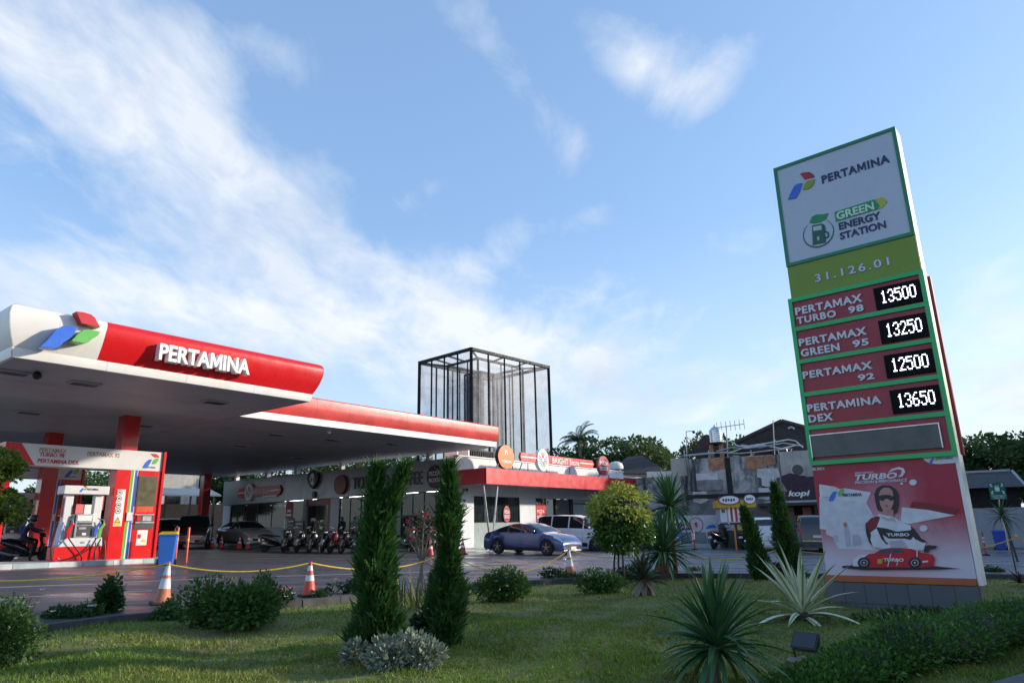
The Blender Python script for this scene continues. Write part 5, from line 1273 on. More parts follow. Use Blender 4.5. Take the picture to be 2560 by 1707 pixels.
# ---------------------------------------------------------------- scooters
def loft(secs, n=12, cap=True):
    """secs: (x, zc, ry, rz) ellipses along x"""
    V_, F_ = [], []
    for (x, zc, ry, rz) in secs: V_ += [(x, ry*cos(2*pi*j/n), zc+rz*sin(2*pi*j/n)) for j in range(n)]
    k = len(secs); F_ = [(i*n+j, (i+1)*n+j, (i+1)*n+(j+1) % n, i*n+(j+1) % n) for i in range(k-1) for j in range(n)]
    F_ += [tuple(range(n)), tuple((k-1)*n+j for j in range(n-1, -1, -1))]
    return MB().add(V_, F_)
def make_scooter(label, pm, accent, group='motorcycles parked before the store', rimm=M_RIMD):
    T = thing('motorcycle', label, 'motorcycle', (0, 0, 0), group=group)
    for xw in (.62, -.62):
        ty = MB().lathe([(.19, -.04), (.26, -.05), (.29, -.02), (.29, .02), (.26, .05), (.19, .04)], 20, (xw, 0, .29), V(0, 1, 0)).build('wheel', M_TYRE, T, smooth=True)
        MB().lathe([(.0, -.03), (.2, -.035), (.205, .035), (0, .03)], 20, (xw, 0, .29), V(0, 1, 0)).build('rim', rimm, ty, smooth=True)
    loft([(-.98, .80, .03, .03), (-.85, .76, .10, .07), (-.6, .68, .15, .13), (-.3, .58, .16, .18), (-.05, .46, .13, .16), (.1, .36, .10, .10)]).build('rear_fairing', pm, T, smooth=True)
    loft([(-.80, .83, .08, .03), (-.55, .83, .13, .05), (-.2, .77, .14, .05), (.08, .75, .10, .045), (.14, .72, .06, .03)]).build('seat', M_BLACK, T, smooth=True)
    loft([(-.45, .32, .09, .07), (-.1, .29, .12, .07), (.25, .30, .12, .06), (.38, .34, .1, .05)]).build('footboard', M_BLACK, T, smooth=True)
    MB().add([(.34, -.19, .30), (.34, .19, .30), (.40, .21, .65), (.40, -.21, .65), (.33, .15, .92), (.33, -.15, .92), (.46, -.08, .30), (.46, .08, .30), (.56, .09, .65), (.56, -.09, .65), (.44, .08, .93), (.44, -.08, .93)],
             [(0, 1, 2, 3), (3, 2, 4, 5), (6, 9, 8, 7), (9, 11, 10, 8), (0, 3, 9, 6), (3, 5, 11, 9), (1, 7, 8, 2), (2, 8, 10, 4), (5, 4, 10, 11), (0, 6, 7, 1)]).build('front_shield', pm, T, bevel=.02, smooth=True)
    loft([(.33, .99, .06, .05), (.40, 1.0, .12, .08), (.50, .97, .10, .07), (.55, .95, .05, .04)]).build('handlebar_cowl', pm, T, smooth=True)
    MB().ell((.53, 0, .97), .035, .075, .045, 10, 6).build('headlight', M_LAMPG, T, smooth=True)
    MB().tube([(.34, .34, .99), (.40, .15, 1.0), (.40, -.15, 1.0), (.34, -.34, .99)], .018, 6).build('handlebar', M_BLACK, T, smooth=True)
    for s in (1, -1):
        mr = MB().tube([(.40, s*.22, 1.0), (.40, s*.28, 1.16)], .008, 5).build('mirror', M_BLACK, T); MB().ell((.40, s*.29, 1.20), .02, .06, .04, 8, 6).build('mirror_glass', M_CHR, mr, smooth=True)
        MB().tube([(.62, s*.07, .29), (.50, s*.07, .65)], .022, 6).build('fork', M_DGREY, T)
    V_, F_ = [], []
    for i in range(9):
        a = radians(20+i*16); 
        for y in (-.07, 0, .07): V_.append((.62+.33*cos(a), y, .29+.33*sin(a)+.02*(1-abs(y)/.07)))
    for i in range(8):
        for j in range(2): F_.append((i*3+j, i*3+j+1, i*3+j+4, i*3+j+3))
    MB().add(V_, F_).build('front_mudguard', accent, T, smooth=True)
    MB().tube([(-.2, -.16, .27), (-.5, -.17, .30), (-.82, -.18, .40)], [.035, .05, .055], 8).build('exhaust', M_STEEL, T, smooth=True)
    MB().ell((-.96, 0, .74), .03, .08, .04, 8, 6).build('tail_light', M_TAIL, T, smooth=True)
    MB().xyz(-.97, -.94, -.09, .09, .52, .62).build('number_plate', M_PLATE, T)
    MB().tube([(-.55, .1, .30), (-.75, .14, .55)], .025, 6).build('shock', M_STEEL, T)
    loft([(-.75, .29, .05, .05), (-.35, .30, .09, .09), (-.15, .32, .07, .08)]).build('engine', M_DGREY, T, smooth=True)
    return T
SPM = [mat('moto_black', (.012, .012, .014), .2, 0, .1, coat=.5), mat('moto_grey', (.10, .10, .11), .3, .3, .1, coat=.5), mat('moto_white', (.5, .5, .5), .3, 0, .1, coat=.5), mat('moto_maroon', (.12, .012, .014), .25, 0, .1, coat=.5)]
proto = [make_scooter('black scooter', SPM[0], SPM[1]), make_scooter('black and silver scooter', SPM[0], mat('moto_silver', (.42, .42, .44), .25, .4, .1)), make_scooter('dark red scooter', SPM[3], SPM[0]), make_scooter('grey scooter', SPM[1], SPM[0], rimm=mat('gold_rim', (.45, .33, .12), .3, .8, .1))]
ml = ['leftmost black scooter of the row before the store, tail to the cones', 'second motorcycle from the left in the row before the store', 'third motorcycle from the left in the row before the store', 'fourth motorcycle from the left in the row before the store', 'fifth motorcycle from the left in the row before the store', 'sixth motorcycle from the left, in front of the shop entrance', 'seventh motorcycle from the left, in front of the pillar',
      'eighth motorcycle from the left, below the standing customer', 'ninth motorcycle from the left, beside the left cypress', 'motorcycle half hidden behind the left cypress', 'motorcycle with gold wheels showing between the two cypresses', 'last motorcycle of the row, behind the flowering shrub', 'motorcycle behind the right cypress at the end of the row']
mx = [(684, 1378), (716, 1379), (748, 1380), (778, 1381), (806, 1382), (834, 1382), (862, 1383), (892, 1384), (920, 1384), (955, 1383), (1004, 1380), (1048, 1379), (1090, 1378)]
use = [0, 1, 2, 3]; random.seed(21); used = set()
for i, (p, l) in enumerate(zip(mx, ml)):
    k = [0, 0, 1, 0, 1, 2, 0, 1, 1, 0, 3, 2, 0][i]; g = G(*p); hd = -D1*.9+D2*random.uniform(-.35, .1)+V(.35, -.1, 0)
    if i == 0: hd = V(.8, .6, 0)
    if i in (10, 11): hd = V(.95, -.25, 0)
    g = g+V(0, .5, 0); rz = atan2(hd[1], hd[0])
    if k not in used:
        o = proto[k]; used.add(k); o.location = (g[0], g[1], gz(g[0], g[1])-.003); o.rotation_euler = (0, 0, rz); o['label'] = l
    else: o = dup(proto[k], (g[0], g[1], gz(g[0], g[1])-.003), rz, l)
    o.rotation_euler[0] = radians(-6)
for (p, hd, k, l) in (((1812, 1372), V(.75, .65, 0), 0, 'black motorcycle left of the striped kiosk, seen from behind'), ((1866, 1372), V(.35, .93, 0), 1, 'black motorcycle right of the orange post before the kiosk')):
    g = G(*p)+V(0, .6, 0); o = dup(proto[k], (g[0], g[1], gz(g[0], g[1])-.003), atan2(hd[1], hd[0]), l, 'motorcycles by the kiosk', scale=1.15)

# ---------------------------------------------------------------- people
M_SKIN = mat('skin', (.30, .16, .10), .55, 0, .1); M_HAIR = mat('hair_black', (.012, .010, .010), .5, 0, .1)
def person(label, joints, edges, rad, zones, loc, rotz=0.):
    """joints: name -> (x,y,z); one continuous skin surface; zones: list of (test(name-weighted pos) , material)"""
    names = list(joints); me = bpy.data.meshes.new('body'); me.from_pydata([joints[n] for n in names], [(names.index(a), names.index(b)) for a, b in edges], [])
    ob = bpy.data.objects.new('tmp', me); COL.objects.link(ob)
    sk = ob.modifiers.new('s', 'SKIN'); sk.use_smooth_shade = True
    for n, v in zip(names, me.skin_vertices[0].data): v.radius = rad[n] if hasattr(rad[n], '__len__') else (rad[n], rad[n]); v.use_root = (n == 'pelvis')
    ob.modifiers.new('d', 'SUBSURF').levels = 2
    bpy.context.view_layer.update(); dg = bpy.context.evaluated_depsgraph_get()
    m2 = bpy.data.meshes.new_from_object(ob.evaluated_get(dg)); bpy.data.objects.remove(ob)
    mats = [z[1] for z in zones]
    for m in mats: m2.materials.append(m)
    J_ = {n: V(*joints[n]) for n in names}
    for p in m2.polygons:
        c = V(*p.center); 
        for i, (f, _) in enumerate(zones):
            if f(c, J_): p.material_index = i; break
        p.use_smooth = True
    T = thing('person', label, 'person', loc, rotz)
    link('body', m2, T); return T
ED = [('pelvis', 'waist'), ('waist', 'chest'), ('chest', 'neck'), ('neck', 'head'), ('head', 'crown'), ('chest', 'sl'), ('sl', 'el'), ('el', 'wl'), ('wl', 'hl'), ('chest', 'sr'), ('sr', 'er'), ('er', 'wr'), ('wr', 'hr'),
      ('pelvis', 'pl'), ('pl', 'kl'), ('kl', 'al'), ('al', 'fl'), ('pelvis', 'pr'), ('pr', 'kr'), ('kr', 'ar'), ('ar', 'fr')]
RAD = dict(pelvis=(.15, .12), waist=(.135, .11), chest=(.16, .12), neck=.055, head=(.085, .10), crown=(.07, .08), sl=.07, sr=.07, el=.05, er=.05, wl=.035, wr=.035, hl=.035, hr=.035, pl=.095, pr=.095, kl=.065, kr=.065, al=.042, ar=.042, fl=.04, fr=.04)
def near(c, J_, a, b):
    p, q = J_[a], J_[b]; d = q-p; t = max(0, min(1, ((c-p) @ d)/(d @ d+1e-9))); return np.linalg.norm(c-p-d*t)
LIMB = dict(legs=[('pl', 'kl'), ('kl', 'al'), ('pr', 'kr'), ('kr', 'ar'), ('pelvis', 'pl'), ('pelvis', 'pr')], feet=[('al', 'fl'), ('ar', 'fr')], hands=[('wl', 'hl'), ('wr', 'hr')], head=[('neck', 'head'), ('head', 'crown')], top=[('pelvis', 'waist'), ('waist', 'chest'), ('chest', 'neck'), ('chest', 'sl'), ('sl', 'el'), ('chest', 'sr'), ('sr', 'er')], fore=[('el', 'wl'), ('er', 'wr')])
def which(c, J_): return min(LIMB, key=lambda k: min(near(c, J_, a, b) for a, b in LIMB[k]))
def zones(top, legs_, fore, head=M_SKIN, feet=M_BLACK): return [(lambda c, J_: which(c, J_) == 'legs', legs_), (lambda c, J_: which(c, J_) == 'feet', feet), (lambda c, J_: which(c, J_) in ('hands',), M_SKIN), (lambda c, J_: which(c, J_) == 'fore', fore), (lambda c, J_: which(c, J_) == 'head', head), (lambda c, J_: True, top)]
STAND = dict(pelvis=(0, 0, .95), waist=(0, 0, 1.12), chest=(.01, 0, 1.36), neck=(.02, 0, 1.52), head=(.04, 0, 1.62), crown=(.03, 0, 1.72), sl=(0, .19, 1.42), el=(.02, .25, 1.14), wl=(.14, .20, .94), hl=(.20, .18, .88), sr=(0, -.19, 1.42), er=(.02, -.25, 1.14), wr=(.12, -.22, .92), hr=(.16, -.22, .84),
             pl=(0, .10, .88), kl=(.03, .11, .48), al=(0, .12, .09), fl=(.14, .13, .04), pr=(0, -.10, .88), kr=(.02, -.11, .48), ar=(0, -.12, .09), fr=(.14, -.13, .04))
RIDE = dict(pelvis=(-.22, 0, .90), waist=(-.18, 0, 1.06), chest=(-.04, 0, 1.28), neck=(.03, 0, 1.42), head=(.08, 0, 1.53), crown=(.06, 0, 1.63), sl=(-.03, .19, 1.33), el=(.14, .26, 1.12), wl=(.36, .28, 1.05), hl=(.40, .28, 1.02), sr=(-.03, -.19, 1.33), er=(.20, -.28, 1.18), wr=(.42, -.30, 1.14), hr=(.50, -.30, 1.12),
            pl=(-.16, .12, .84), kl=(.26, .20, .80), al=(.22, .22, .36), fl=(.36, .22, .32), pr=(-.16, -.12, .84), kr=(.22, -.24, .66), ar=(.14, -.30, .10), fr=(.28, -.32, .05))
jk = mat('jacket_navy', (.018, .022, .035), .7, 0, .2, 8); jn = mat('trousers_dark', (.015, .015, .018), .8, 0, .2, 8)
g = G(62, 1406); hd = D1*.9+V(.3, -.2, 0); rz = atan2(hd[1], hd[0])
sc = dup(proto[0], (g[0], g[1], gz(g[0], g[1])-.003), rz, 'black scooter being refuelled at the pump, ridden by a person in a dark jacket', 'motorcycles at the pumps')
T = person('person in dark jacket and helmet sitting on a scooter at the pump', RIDE, ED, RAD, zones(jk, jn, jk), (g[0], g[1], gz(g[0], g[1])), rz)
MB().ell((.075, 0, 1.58), .14, .13, .145, 16, 10).build('helmet', mat('helmet_dark', (.03, .032, .04), .2, 0, .1), T, smooth=True)
MB().xyz(.17, .215, -.085, .085, 1.53, 1.63).build('visor', M_CGLASS, T, bevel=.01)
for (p, lab, tp_, hm, rr) in (((876, 1366), 'standing customer in a grey shirt behind the parked motorcycles', mat('shirt_grey', (.24, .24, .25), .8, 0, .15), M_HAIR, -1.2), ((843, 1366), 'person with a green helmet by the shop pillar behind the motorcycles', mat('shirt_black', (.02, .02, .022), .8), mat('helmet_green', (.02, .17, .10), .25), -1.9)):
    g = G(*p)+V(-.3, 2.2, 0); T = person(lab, STAND, ED, RAD, zones(tp_, jn, M_SKIN if 'grey' in lab else tp_), (g[0], g[1], gz(g[0], g[1])), rr)
    MB().ell((.02, 0, 1.68), .115, .10, .10, 14, 8).build('hair' if 'grey' in lab else 'helmet', hm, T, smooth=True)
    MB().ell((.135, 0, 1.62), .02, .015, .022, 6, 5).build('nose', M_SKIN, T)
    for s in (1, -1): MB().ell((.125, s*.035, 1.655), .01, .014, .01, 6, 5).build('eye', M_HAIR, T)

# ================================================================== PLANT LIBRARY
def fast_mesh(name, verts, k, mats, smooth=False):
    """verts: (N*k,3) array, one polygon per k vertices"""
    verts = np.asarray(verts, np.float32); nv = len(verts); nf = nv//k
    me = bpy.data.meshes.new(name); me.vertices.add(nv); me.vertices.foreach_set('co', verts.ravel())
    me.loops.add(nv); me.loops.foreach_set('vertex_index', np.arange(nv, dtype=np.int32))
    me.polygons.add(nf); me.polygons.foreach_set('loop_start', np.arange(0, nv, k, dtype=np.int32)); me.polygons.foreach_set('loop_total', np.full(nf, k, np.int32))
    if smooth: me.polygons.foreach_set('use_smooth', [True]*nf)
    for m in (mats if isinstance(mats, (list, tuple)) else [mats]): me.materials.append(m)
    me.update(calc_edges=True); return me
def unit(a): return a/(np.linalg.norm(a, axis=1, keepdims=True)+1e-9)
def leaf_quads(C, D, L, W, droop=0., fold=.25):
    """diamond leaves: C base points, D directions; L, W length and width (arrays or scalars)"""
    N = len(C); D = unit(D); L = np.broadcast_to(L, (N,))[:, None]; W = np.broadcast_to(W, (N,))[:, None]
    side = np.cross(D, RNG.normal(size=(N, 3))); side = unit(side); nor = np.cross(side, D)
    tip = C+D*L+np.array([0, 0, -1.])*droop*L
    mid = C+D*L*.45
    return np.stack([C, mid+side*W*.5+nor*W*fold, tip, mid-side*W*.5+nor*W*fold], 1).reshape(-1, 3)
def ell_points(n, r, shell=.55):
    d = unit(RNG.normal(size=(n, 3))); k = RNG.uniform(shell**3, 1, n)**(1/3.); return d*k[:, None]*np.asarray(r), d
def foliage(name, mats, parent, verts, k=4, kind='stuff'):
    o = link(name, fast_mesh(name, verts, k, mats), parent); o['kind'] = kind; return o
def crown_leaves(c, r, nclump, nleaf, L, W, clump=.28, shell=.6, droop=.1, upb=.25):
    """leaf clumps spread through an ellipsoid; uneven outline and gaps between clumps"""
    cc, d = ell_points(nclump, r, shell); cc = cc*RNG.uniform(.86, 1.12, (nclump, 1)); cc += np.asarray(c)
    rs = clump*RNG.uniform(.6, 1.3, nclump)*np.mean(r)
    k = np.repeat(np.arange(nclump), nleaf); off, dd = ell_points(len(k), (1, 1, 1), .35)
    C = cc[k]+off*rs[k][:, None]*np.array([1, 1, .75]); D = dd+d[k]*.5+np.array([0, 0, upb])
    return leaf_quads(C, D, L*RNG.uniform(.7, 1.3, len(C)), W*RNG.uniform(.7, 1.3, len(C)), droop)
M_BARK = mat('bark', (.07, .055, .042), .9, 0, .35, 6, bump=.6, bscale=25); M_BARKP = mat('bark_pale', (.16, .13, .10), .9, 0, .3, 6, bump=.5, bscale=20)
LG_FAR = [leafmat('leaf_far_dark', (.048, .10, .030)), leafmat('leaf_far_mid', (.065, .125, .032)), leafmat('leaf_far_olive', (.085, .125, .036))]
def make_tree(label, h, crowns, m, nclump=60, nleaf=46, L=.34, W=.20, trunk=.22, group='trees behind the station', bark=M_BARK):
    """crowns: list of (cx,cy,cz,rx,ry,rz) above the base"""
    T = thing('tree', label, 'tree', (0, 0, 0), group=group)
    tr = MB(); top = crowns[0][2]
    tr.tube([(0, 0, -.3), (.05, .03, h*.2), (-.04, .05, h*.38), (.02, 0, h*.5)], [trunk*1.25, trunk, trunk*.85, trunk*.7], 8)
    tro = tr.build('trunk', bark, T, smooth=True)
    lb = MB()
    for (x, y, z, rx, ry, rz) in crowns:
        lb.tube([(0, 0, h*.42), (x*.4, y*.4, (h*.45+z)/2), (x, y, z)], [trunk*.6, trunk*.42, trunk*.15], 6)
        for k in range(4):
            a = random.uniform(0, 6.28); lb.tube([(x*.5, y*.5, (h*.45+z)/2), (x+rx*.5*cos(a), y+ry*.5*sin(a), z+rz*random.uniform(-.2, .4))], [trunk*.35, trunk*.1], 5)
    lb.build('limbs', bark, T, smooth=True)['kind'] = 'stuff'
    vs = [crown_leaves(c[:3], c[3:], nclump, nleaf, L, W) for c in crowns]
    foliage('crown', m, T, np.concatenate(vs)); return T
def place(T, p, s=1., rz=None, sink=.25):
    p = np.array(p, float); T.location = (p[0], p[1], gclamp(p[0], p[1])-.4 if abs(p[0]) > 24 or p[1] > 60 else gz(p[0], p[1])-.02); T.scale = (s,)*3; T.rotation_euler = (0, 0, random.uniform(0, 6.28) if rz is None else rz); return T
def blade(n, L, W, curve, m=None, thick=0.):
    """a long strap leaf along +x, curving down; returns verts, faces"""
    V_, F_ = [], []
    for i in range(n+1):
        t = i/n; a = curve*t*t; x = L*t*(1-.18*curve*t); z = -L*.55*curve*t*t
        wd = W*(.55+.45*sin(pi*min(1, t*1.6)*.5))*(1-t**3.)+.0015
        V_ += [(x, wd/2, z+wd*.22), (x, 0, z), (x, -wd/2, z+wd*.22)]
    for i in range(n):
        for j in range(2): F_.append((i*3+j, i*3+j+1, (i+1)*3+j+1, (i+1)*3+j))
    return V_, F_
def strap_meshes(name, m, L, W, curves, n=7):
    out = []
    for c in curves:
        v, f = blade(n, L, W, c); b = MB().add(v, f); out.append(b.mesh((0, 0, 0), m if isinstance(m, list) else [m], True, 0, name))
    return out
def rosette(T, meshes, c, n, el, spread=1., name='leaf', smin=.8, smax=1.1):
    """n leaves as parts round a head at c; el = (low, high) elevation in degrees"""
    for i in range(n):
        az = i*2.39996+random.uniform(-.25, .25); t = (i+.5)/n; e = radians(el[0]+(el[1]-el[0])*t**.8+random.uniform(-7, 7))
        me = meshes[min(len(meshes)-1, int((1-t)*len(meshes)))]
        o = bpy.data.objects.new(name, me); COL.objects.link(o); o.parent = T
        o.location = (c[0], c[1], c[2]-(1-t)*.06); o.rotation_euler = (random.uniform(-.3, .3), -e, az); s = random.uniform(smin, smax); o.scale = (s, s, s)
def joined_rosette(T, mt, c, n, el, L, W, curves, name='crown', nseg=5):
    mb = MB()
    for i in range(n):
        az = i*2.39996+random.uniform(-.25, .25); t = (i+.5)/n; e = radians(el[0]+(el[1]-el[0])*t**.8+random.uniform(-8, 8))
        v, f = blade(nseg, L*random.uniform(.8, 1.1), W, curves[0]+(curves[1]-curves[0])*(1-t))
        Mx = Matrix.Translation(c) @ Matrix.Rotation(az, 4, 'Z') @ Matrix.Rotation(-e, 4, 'Y') @ Matrix.Rotation(random.uniform(-.3, .3), 4, 'X')
        mb.add([Mx @ Vector(p) for p in v], f)
    o = mb.build(name, mt, T, smooth=True); o['kind'] = 'stuff'; return o
def shrub(label, p, r, h, m, n=900, L=.07, W=.04, stems=7, flowers=(), group=None, z0=None, name='shrub', cat='shrub', shell=.35, droop=.1, lumps=6):
    """bushy plant of many leaves standing on the lawn"""
    z = float(lawn_z(p[0], p[1])) if z0 is None else z0
    T = thing(name, label, cat, (p[0], p[1], z-.02), group=group)
    st = MB()
    for k in range(stems):
        a = 6.28*k/stems+random.uniform(-.3, .3); e = random.uniform(.3, .8)
        st.tube([(0.03*cos(a), .03*sin(a), 0), (r[0]*e*.5*cos(a), r[1]*e*.5*sin(a), h*.45), (r[0]*e*cos(a), r[1]*e*sin(a), h*.8)], [.012, .009, .004], 5)
    o = st.build('stems', M_BARK, T); o['kind'] = 'stuff'
    vs = []
    for k in range(lumps):
        a = RNG.uniform(0, 6.28); q = sqrt(RNG.uniform(0, 1))*.62
        hh = h*RNG.uniform(.62, 1.02)*(1-.25*q); c = V(r[0]*q*cos(a), r[1]*q*sin(a), hh*.55)
        pts, d = ell_points(n//lumps, (r[0]*.55, r[1]*.55, hh*.5), shell)
        pts = pts+c; pts[:, 2] = np.maximum(pts[:, 2], .02)
        vs.append(leaf_quads(pts, d+np.array([0, 0, .5])+RNG.normal(size=d.shape)*.4, L*RNG.uniform(.6, 1.3, len(pts)), W*RNG.uniform(.6, 1.3, len(pts)), droop))
    foliage('foliage', m, T, np.concatenate(vs))
    for (fm, nf, fs) in flowers:
        fs *= 1.5
        mb = MB()
        for k in range(nf):
            a = random.uniform(0, 6.28); q = sqrt(random.random())*.85; c = V(r[0]*q*cos(a), r[1]*q*sin(a), h*random.uniform(.6, 1.0)*(1-.2*q)); 
            for j in range(5):
                b = j*1.2566; mb.add([c, c+V(cos(b-.5), sin(b-.5), .3)*fs*.6, c+V(cos(b), sin(b), .5)*fs, c+V(cos(b+.5), sin(b+.5), .3)*fs*.6], [(0, 1, 2, 3)])
        mb.build('flowers', fm, T)['kind'] = 'stuff'
    return T

# ================================================================== BACKGROUND: right-hand buildings
def zr(x, y): return 1640+x*.23596, 1050+y*.23596
def z7(x, y): return 1380+x*.29762, 1020+y*.29762
OBo = DIST(1840, 1300, 53.); OB = Fr(V(OBo[0], OBo[1], 0), V(.94, -.34, 0))
def old_wall():
    m = bpy.data.materials.new('stained_wall'); m.use_nodes = True; t = NT(m.node_tree); t.n.clear()
    out = t.node('ShaderNodeOutputMaterial'); p = t.node('ShaderNodeBsdfPrincipled'); tc = t.node('ShaderNodeTexCoord').outputs['Object']
    a = t.noise(tc, .55, 8, .68, .4); b = t.noise(tc, 2.2, 6, .65); mp = t.node('ShaderNodeMapping'); t.put(mp.inputs[0], tc); mp.inputs['Scale'].default_value = (1, 1, .12); s = t.noise(mp.outputs[0], 1.3, 6, .65)
    c = t.mix(t.maprange(b, .3, .7), (.36, .355, .34), (.56, .545, .52)); c = t.mix(t.maprange(a, .48, .62), c, (.11, .11, .11)); c = t.mix(t.maprange(s, .50, .62), c, (.05, .05, .05))
    t.put(p.inputs['Base Color'], c); p.inputs['Roughness'].default_value = .9; t.l.new(p.outputs[0], out.inputs[0]); return m
M_OLD = old_wall(); M_OLDB = mat('bare_brick', (.40, .20, .11), .9, 0, .4, 2.5, dirt=.5, bump=.4); M_PATCH = mat('loose_plaster', (.56, .55, .54), .9, 0, .25, 1.5, dirt=.45, bump=.5, bscale=6)
M_PATCH2 = mat('dark_plaster', (.24, .235, .23), .9, 0, .35, 1.5, dirt=.6, bump=.5, bscale=6); M_PATCH3 = mat('pale_plaster', (.62, .61, .60), .9, 0, .2, 1.5, dirt=.3, bump=.5, bscale=6)
M_SOOTDARK = mat('soot_and_dark', (.022, .021, .020), .9, 0, .3, 2); M_ROOF = mat('dark_roof', (.035, .030, .030), .8, 0, .3, 3, bump=.5, bscale=12); M_CREAMW = mat('cream_wall', (.44, .41, .36), .8, 0, .15, 1, streak=.4)  # the near-black serves real soot and dark backings alike
M_ROOFB = mat('brown_roof', (.055, .040, .036), .8, 0, .3, 3, bump=.5, bscale=12)
old = thing('derelict_building', 'derelict grey building with peeling blackened walls behind the kiosk', 'building', (OBo[0], OBo[1], gz(OBo[0], OBo[1])), world=True)
def obx(x0, y0, x1, y1, w=0): return OB.box(*zr(x0, y0), *zr(x1, y1), w)
gO = gz(OBo[0], OBo[1])-.3
b = obx(330, 385, 1340, 800); MB().box(OB, b[0], b[1], gO, b[3], -6, -.15).build('wall', M_OLD, old)
b2 = obx(0, 590, 370, 1000); MB().box(OB, b2[0]-1.5, b[0]-.01, gO, b2[3], -5, -.35).build('low_wall', M_OLD, old)
b3 = obx(150, 395, 328, 600); MB().box(OB, b3[0], b3[1], b3[2], b3[3], -4, -.5).build('upper_wall', M_CREAMW, old)
# brick band under the eaves and plaster slabs, each a separate piece
random.seed(5)
u = b[0]+1.6
while u < b[1]-.8:
    wd = random.uniform(.8, 1.5); vt = b[3]-.05; vb = vt-random.uniform(.55, 1.0)
    if not (obx(735, 0, 800, 1)[0]-.4 < u+wd/2 < obx(735, 0, 800, 1)[1]+.3):
        MB().poly(OB, [(u, vb+.1), (u+wd*.45, vb), (u+wd-.06, vb+.15), (u+wd-.06, vt), (u, vt)], -.149, -.10).build('bare_brick', M_OLDB, old)
    u += wd
rows_ = [(.98, .62), (1.6, .7), (2.3, .7), (3.0, .75)]
for k, (dv, hh) in enumerate(rows_):
    u = b[0]+.25+random.uniform(0, .4)
    while u < b[1]-.7:
        wd = random.uniform(.9, 2.0); wd = min(wd, b[1]-.1-u); vt = b[3]-dv-random.uniform(-.05, .12); vb = vt-hh+random.uniform(-.08, .06); s0, s1 = obx(735, 0, 800, 1)[0], obx(735, 0, 800, 1)[1]
        if not (u < s1 and u+wd > s0):
            pts = [(u, vb+random.uniform(0, .1)), (u+wd*.5, vb-random.uniform(0, .12)), (u+wd-.05, vb+random.uniform(0, .1)), (u+wd-.05-random.uniform(0, .08), vt), (u+wd*.4, vt+random.uniform(-.05, .08)), (u+random.uniform(0, .06), vt)]
            MB().poly(OB, pts, -.149, random.uniform(-.11, .06)).build('plaster_slab', random.choice([M_PATCH, M_PATCH, M_PATCH2, M_PATCH3]), old)
        u += wd
q = obx(742, 395, 800, 800); MB().box(OB, q[0], q[1], q[2]-2, q[3], -.148, -.06).build('soot_stain', M_SOOTDARK, old)
q = obx(330, 775, 1345, 815); MB().box(OB, q[0], q[1], q[2], q[3], -.148, .12).build('ledge', M_SOOTDARK, old)
q = obx(360, 820, 1340, 1000); MB().box(OB, q[0], q[1], gO, q[3]-.1, -.149, -.02).build('lower_wall', mat('dark_grey_wall', (.17, .17, .17), .9, 0, .5, .8, dirt=.6), old)  # dark mottled panel below the ledge
# cream house part at the right with fan unit, awning and lettering
q = obx(1320, 325, 1680, 600); MB().box(OB, q[0], q[1]+2, q[2]-1.5, q[3], -5, .05).build('cream_wall', M_CREAMW, old)
cu, cv = OB.px(*zr(1500, 530)); f = MB().box(OB, cu-.45, cu+.45, cv-.4, cv+.4, .05, .4).build('fan_unit', M_CREAMW, old); disc(OB, cu, cv, .36, .36, .401, .42).build('fan_grille', M_DGREY, f)
pts = [OB.px(*zr(*p), .8) for p in ((1330, 590), (1420, 560), (1600, 600), (1690, 590), (1700, 745), (1400, 745), (1330, 640))]
kopi = thing('cafe_awning', 'dark purple cafe awning with white Kopi lettering beside the price sign', 'awning', OB.p(*pts[0], .8), world=True)
MB().poly(OB, pts, .06, .8).build('awning_cloth', mat('purple_cloth', (.055, .030, .045), .8, 0, .2), kopi)
q = obx(1370, 748, 1720, 850, .8); MB().box(OB, q[0], q[1], q[2], q[3], .1, .8).build('sign_board', M_BLACK, kopi)
a_ = OB.px(*zr(1405, 825), .8); c_ = OB.px(*zr(1628, 738), .8); text('kopi', OB, (a_[0], c_[0], a_[1], c_[1]), .802, M_LETW, kopi, depth=.04, bold=.03, shear=.25)
q = obx(1150, 852, 1720, 872, .9); MB().box(OB, q[0], q[1], q[2], q[3], -.1, .9).build('awning_rail', M_GREY, kopi)
q = obx(1080, 875, 1720, 905, 1.0); MB().box(OB, q[0], q[1], q[2], q[3], -.14, 1.1).build('awning_valance', M_BLACK, kopi)
for x in (1300, 1700):
    uu = OB.px(*zr(x, 1000), .9)[0]; MB().box(OB, uu-.05, uu+.05, gO, q[2], .8, .9).build('awning_post', M_DARK, kopi)
cf = obx(1380, 920, 1700, 1030, .2); 
for (x0, x1, m) in ((1385, 1470, mat('cafe_brown', (.16, .07, .04), .6, 0, .4, 3)), (1560, 1650, mat('cafe_rust', (.22, .06, .035), .6, 0, .4, 3))):
    q = obx(x0, 920, x1, 1120, .2); MB().box(OB, q[0], q[1], gO, q[3], -.01, .2).build('cafe_front', m, old)
q = obx(1080, 880, 1720, 1100, -.6); MB().box(OB, q[0], q[1]+2, gO, q[3], -1.2, -.6).build('cafe_wall', M_SOOTDARK, old)  # near-black wall added; the dark of the interior is put into its colour
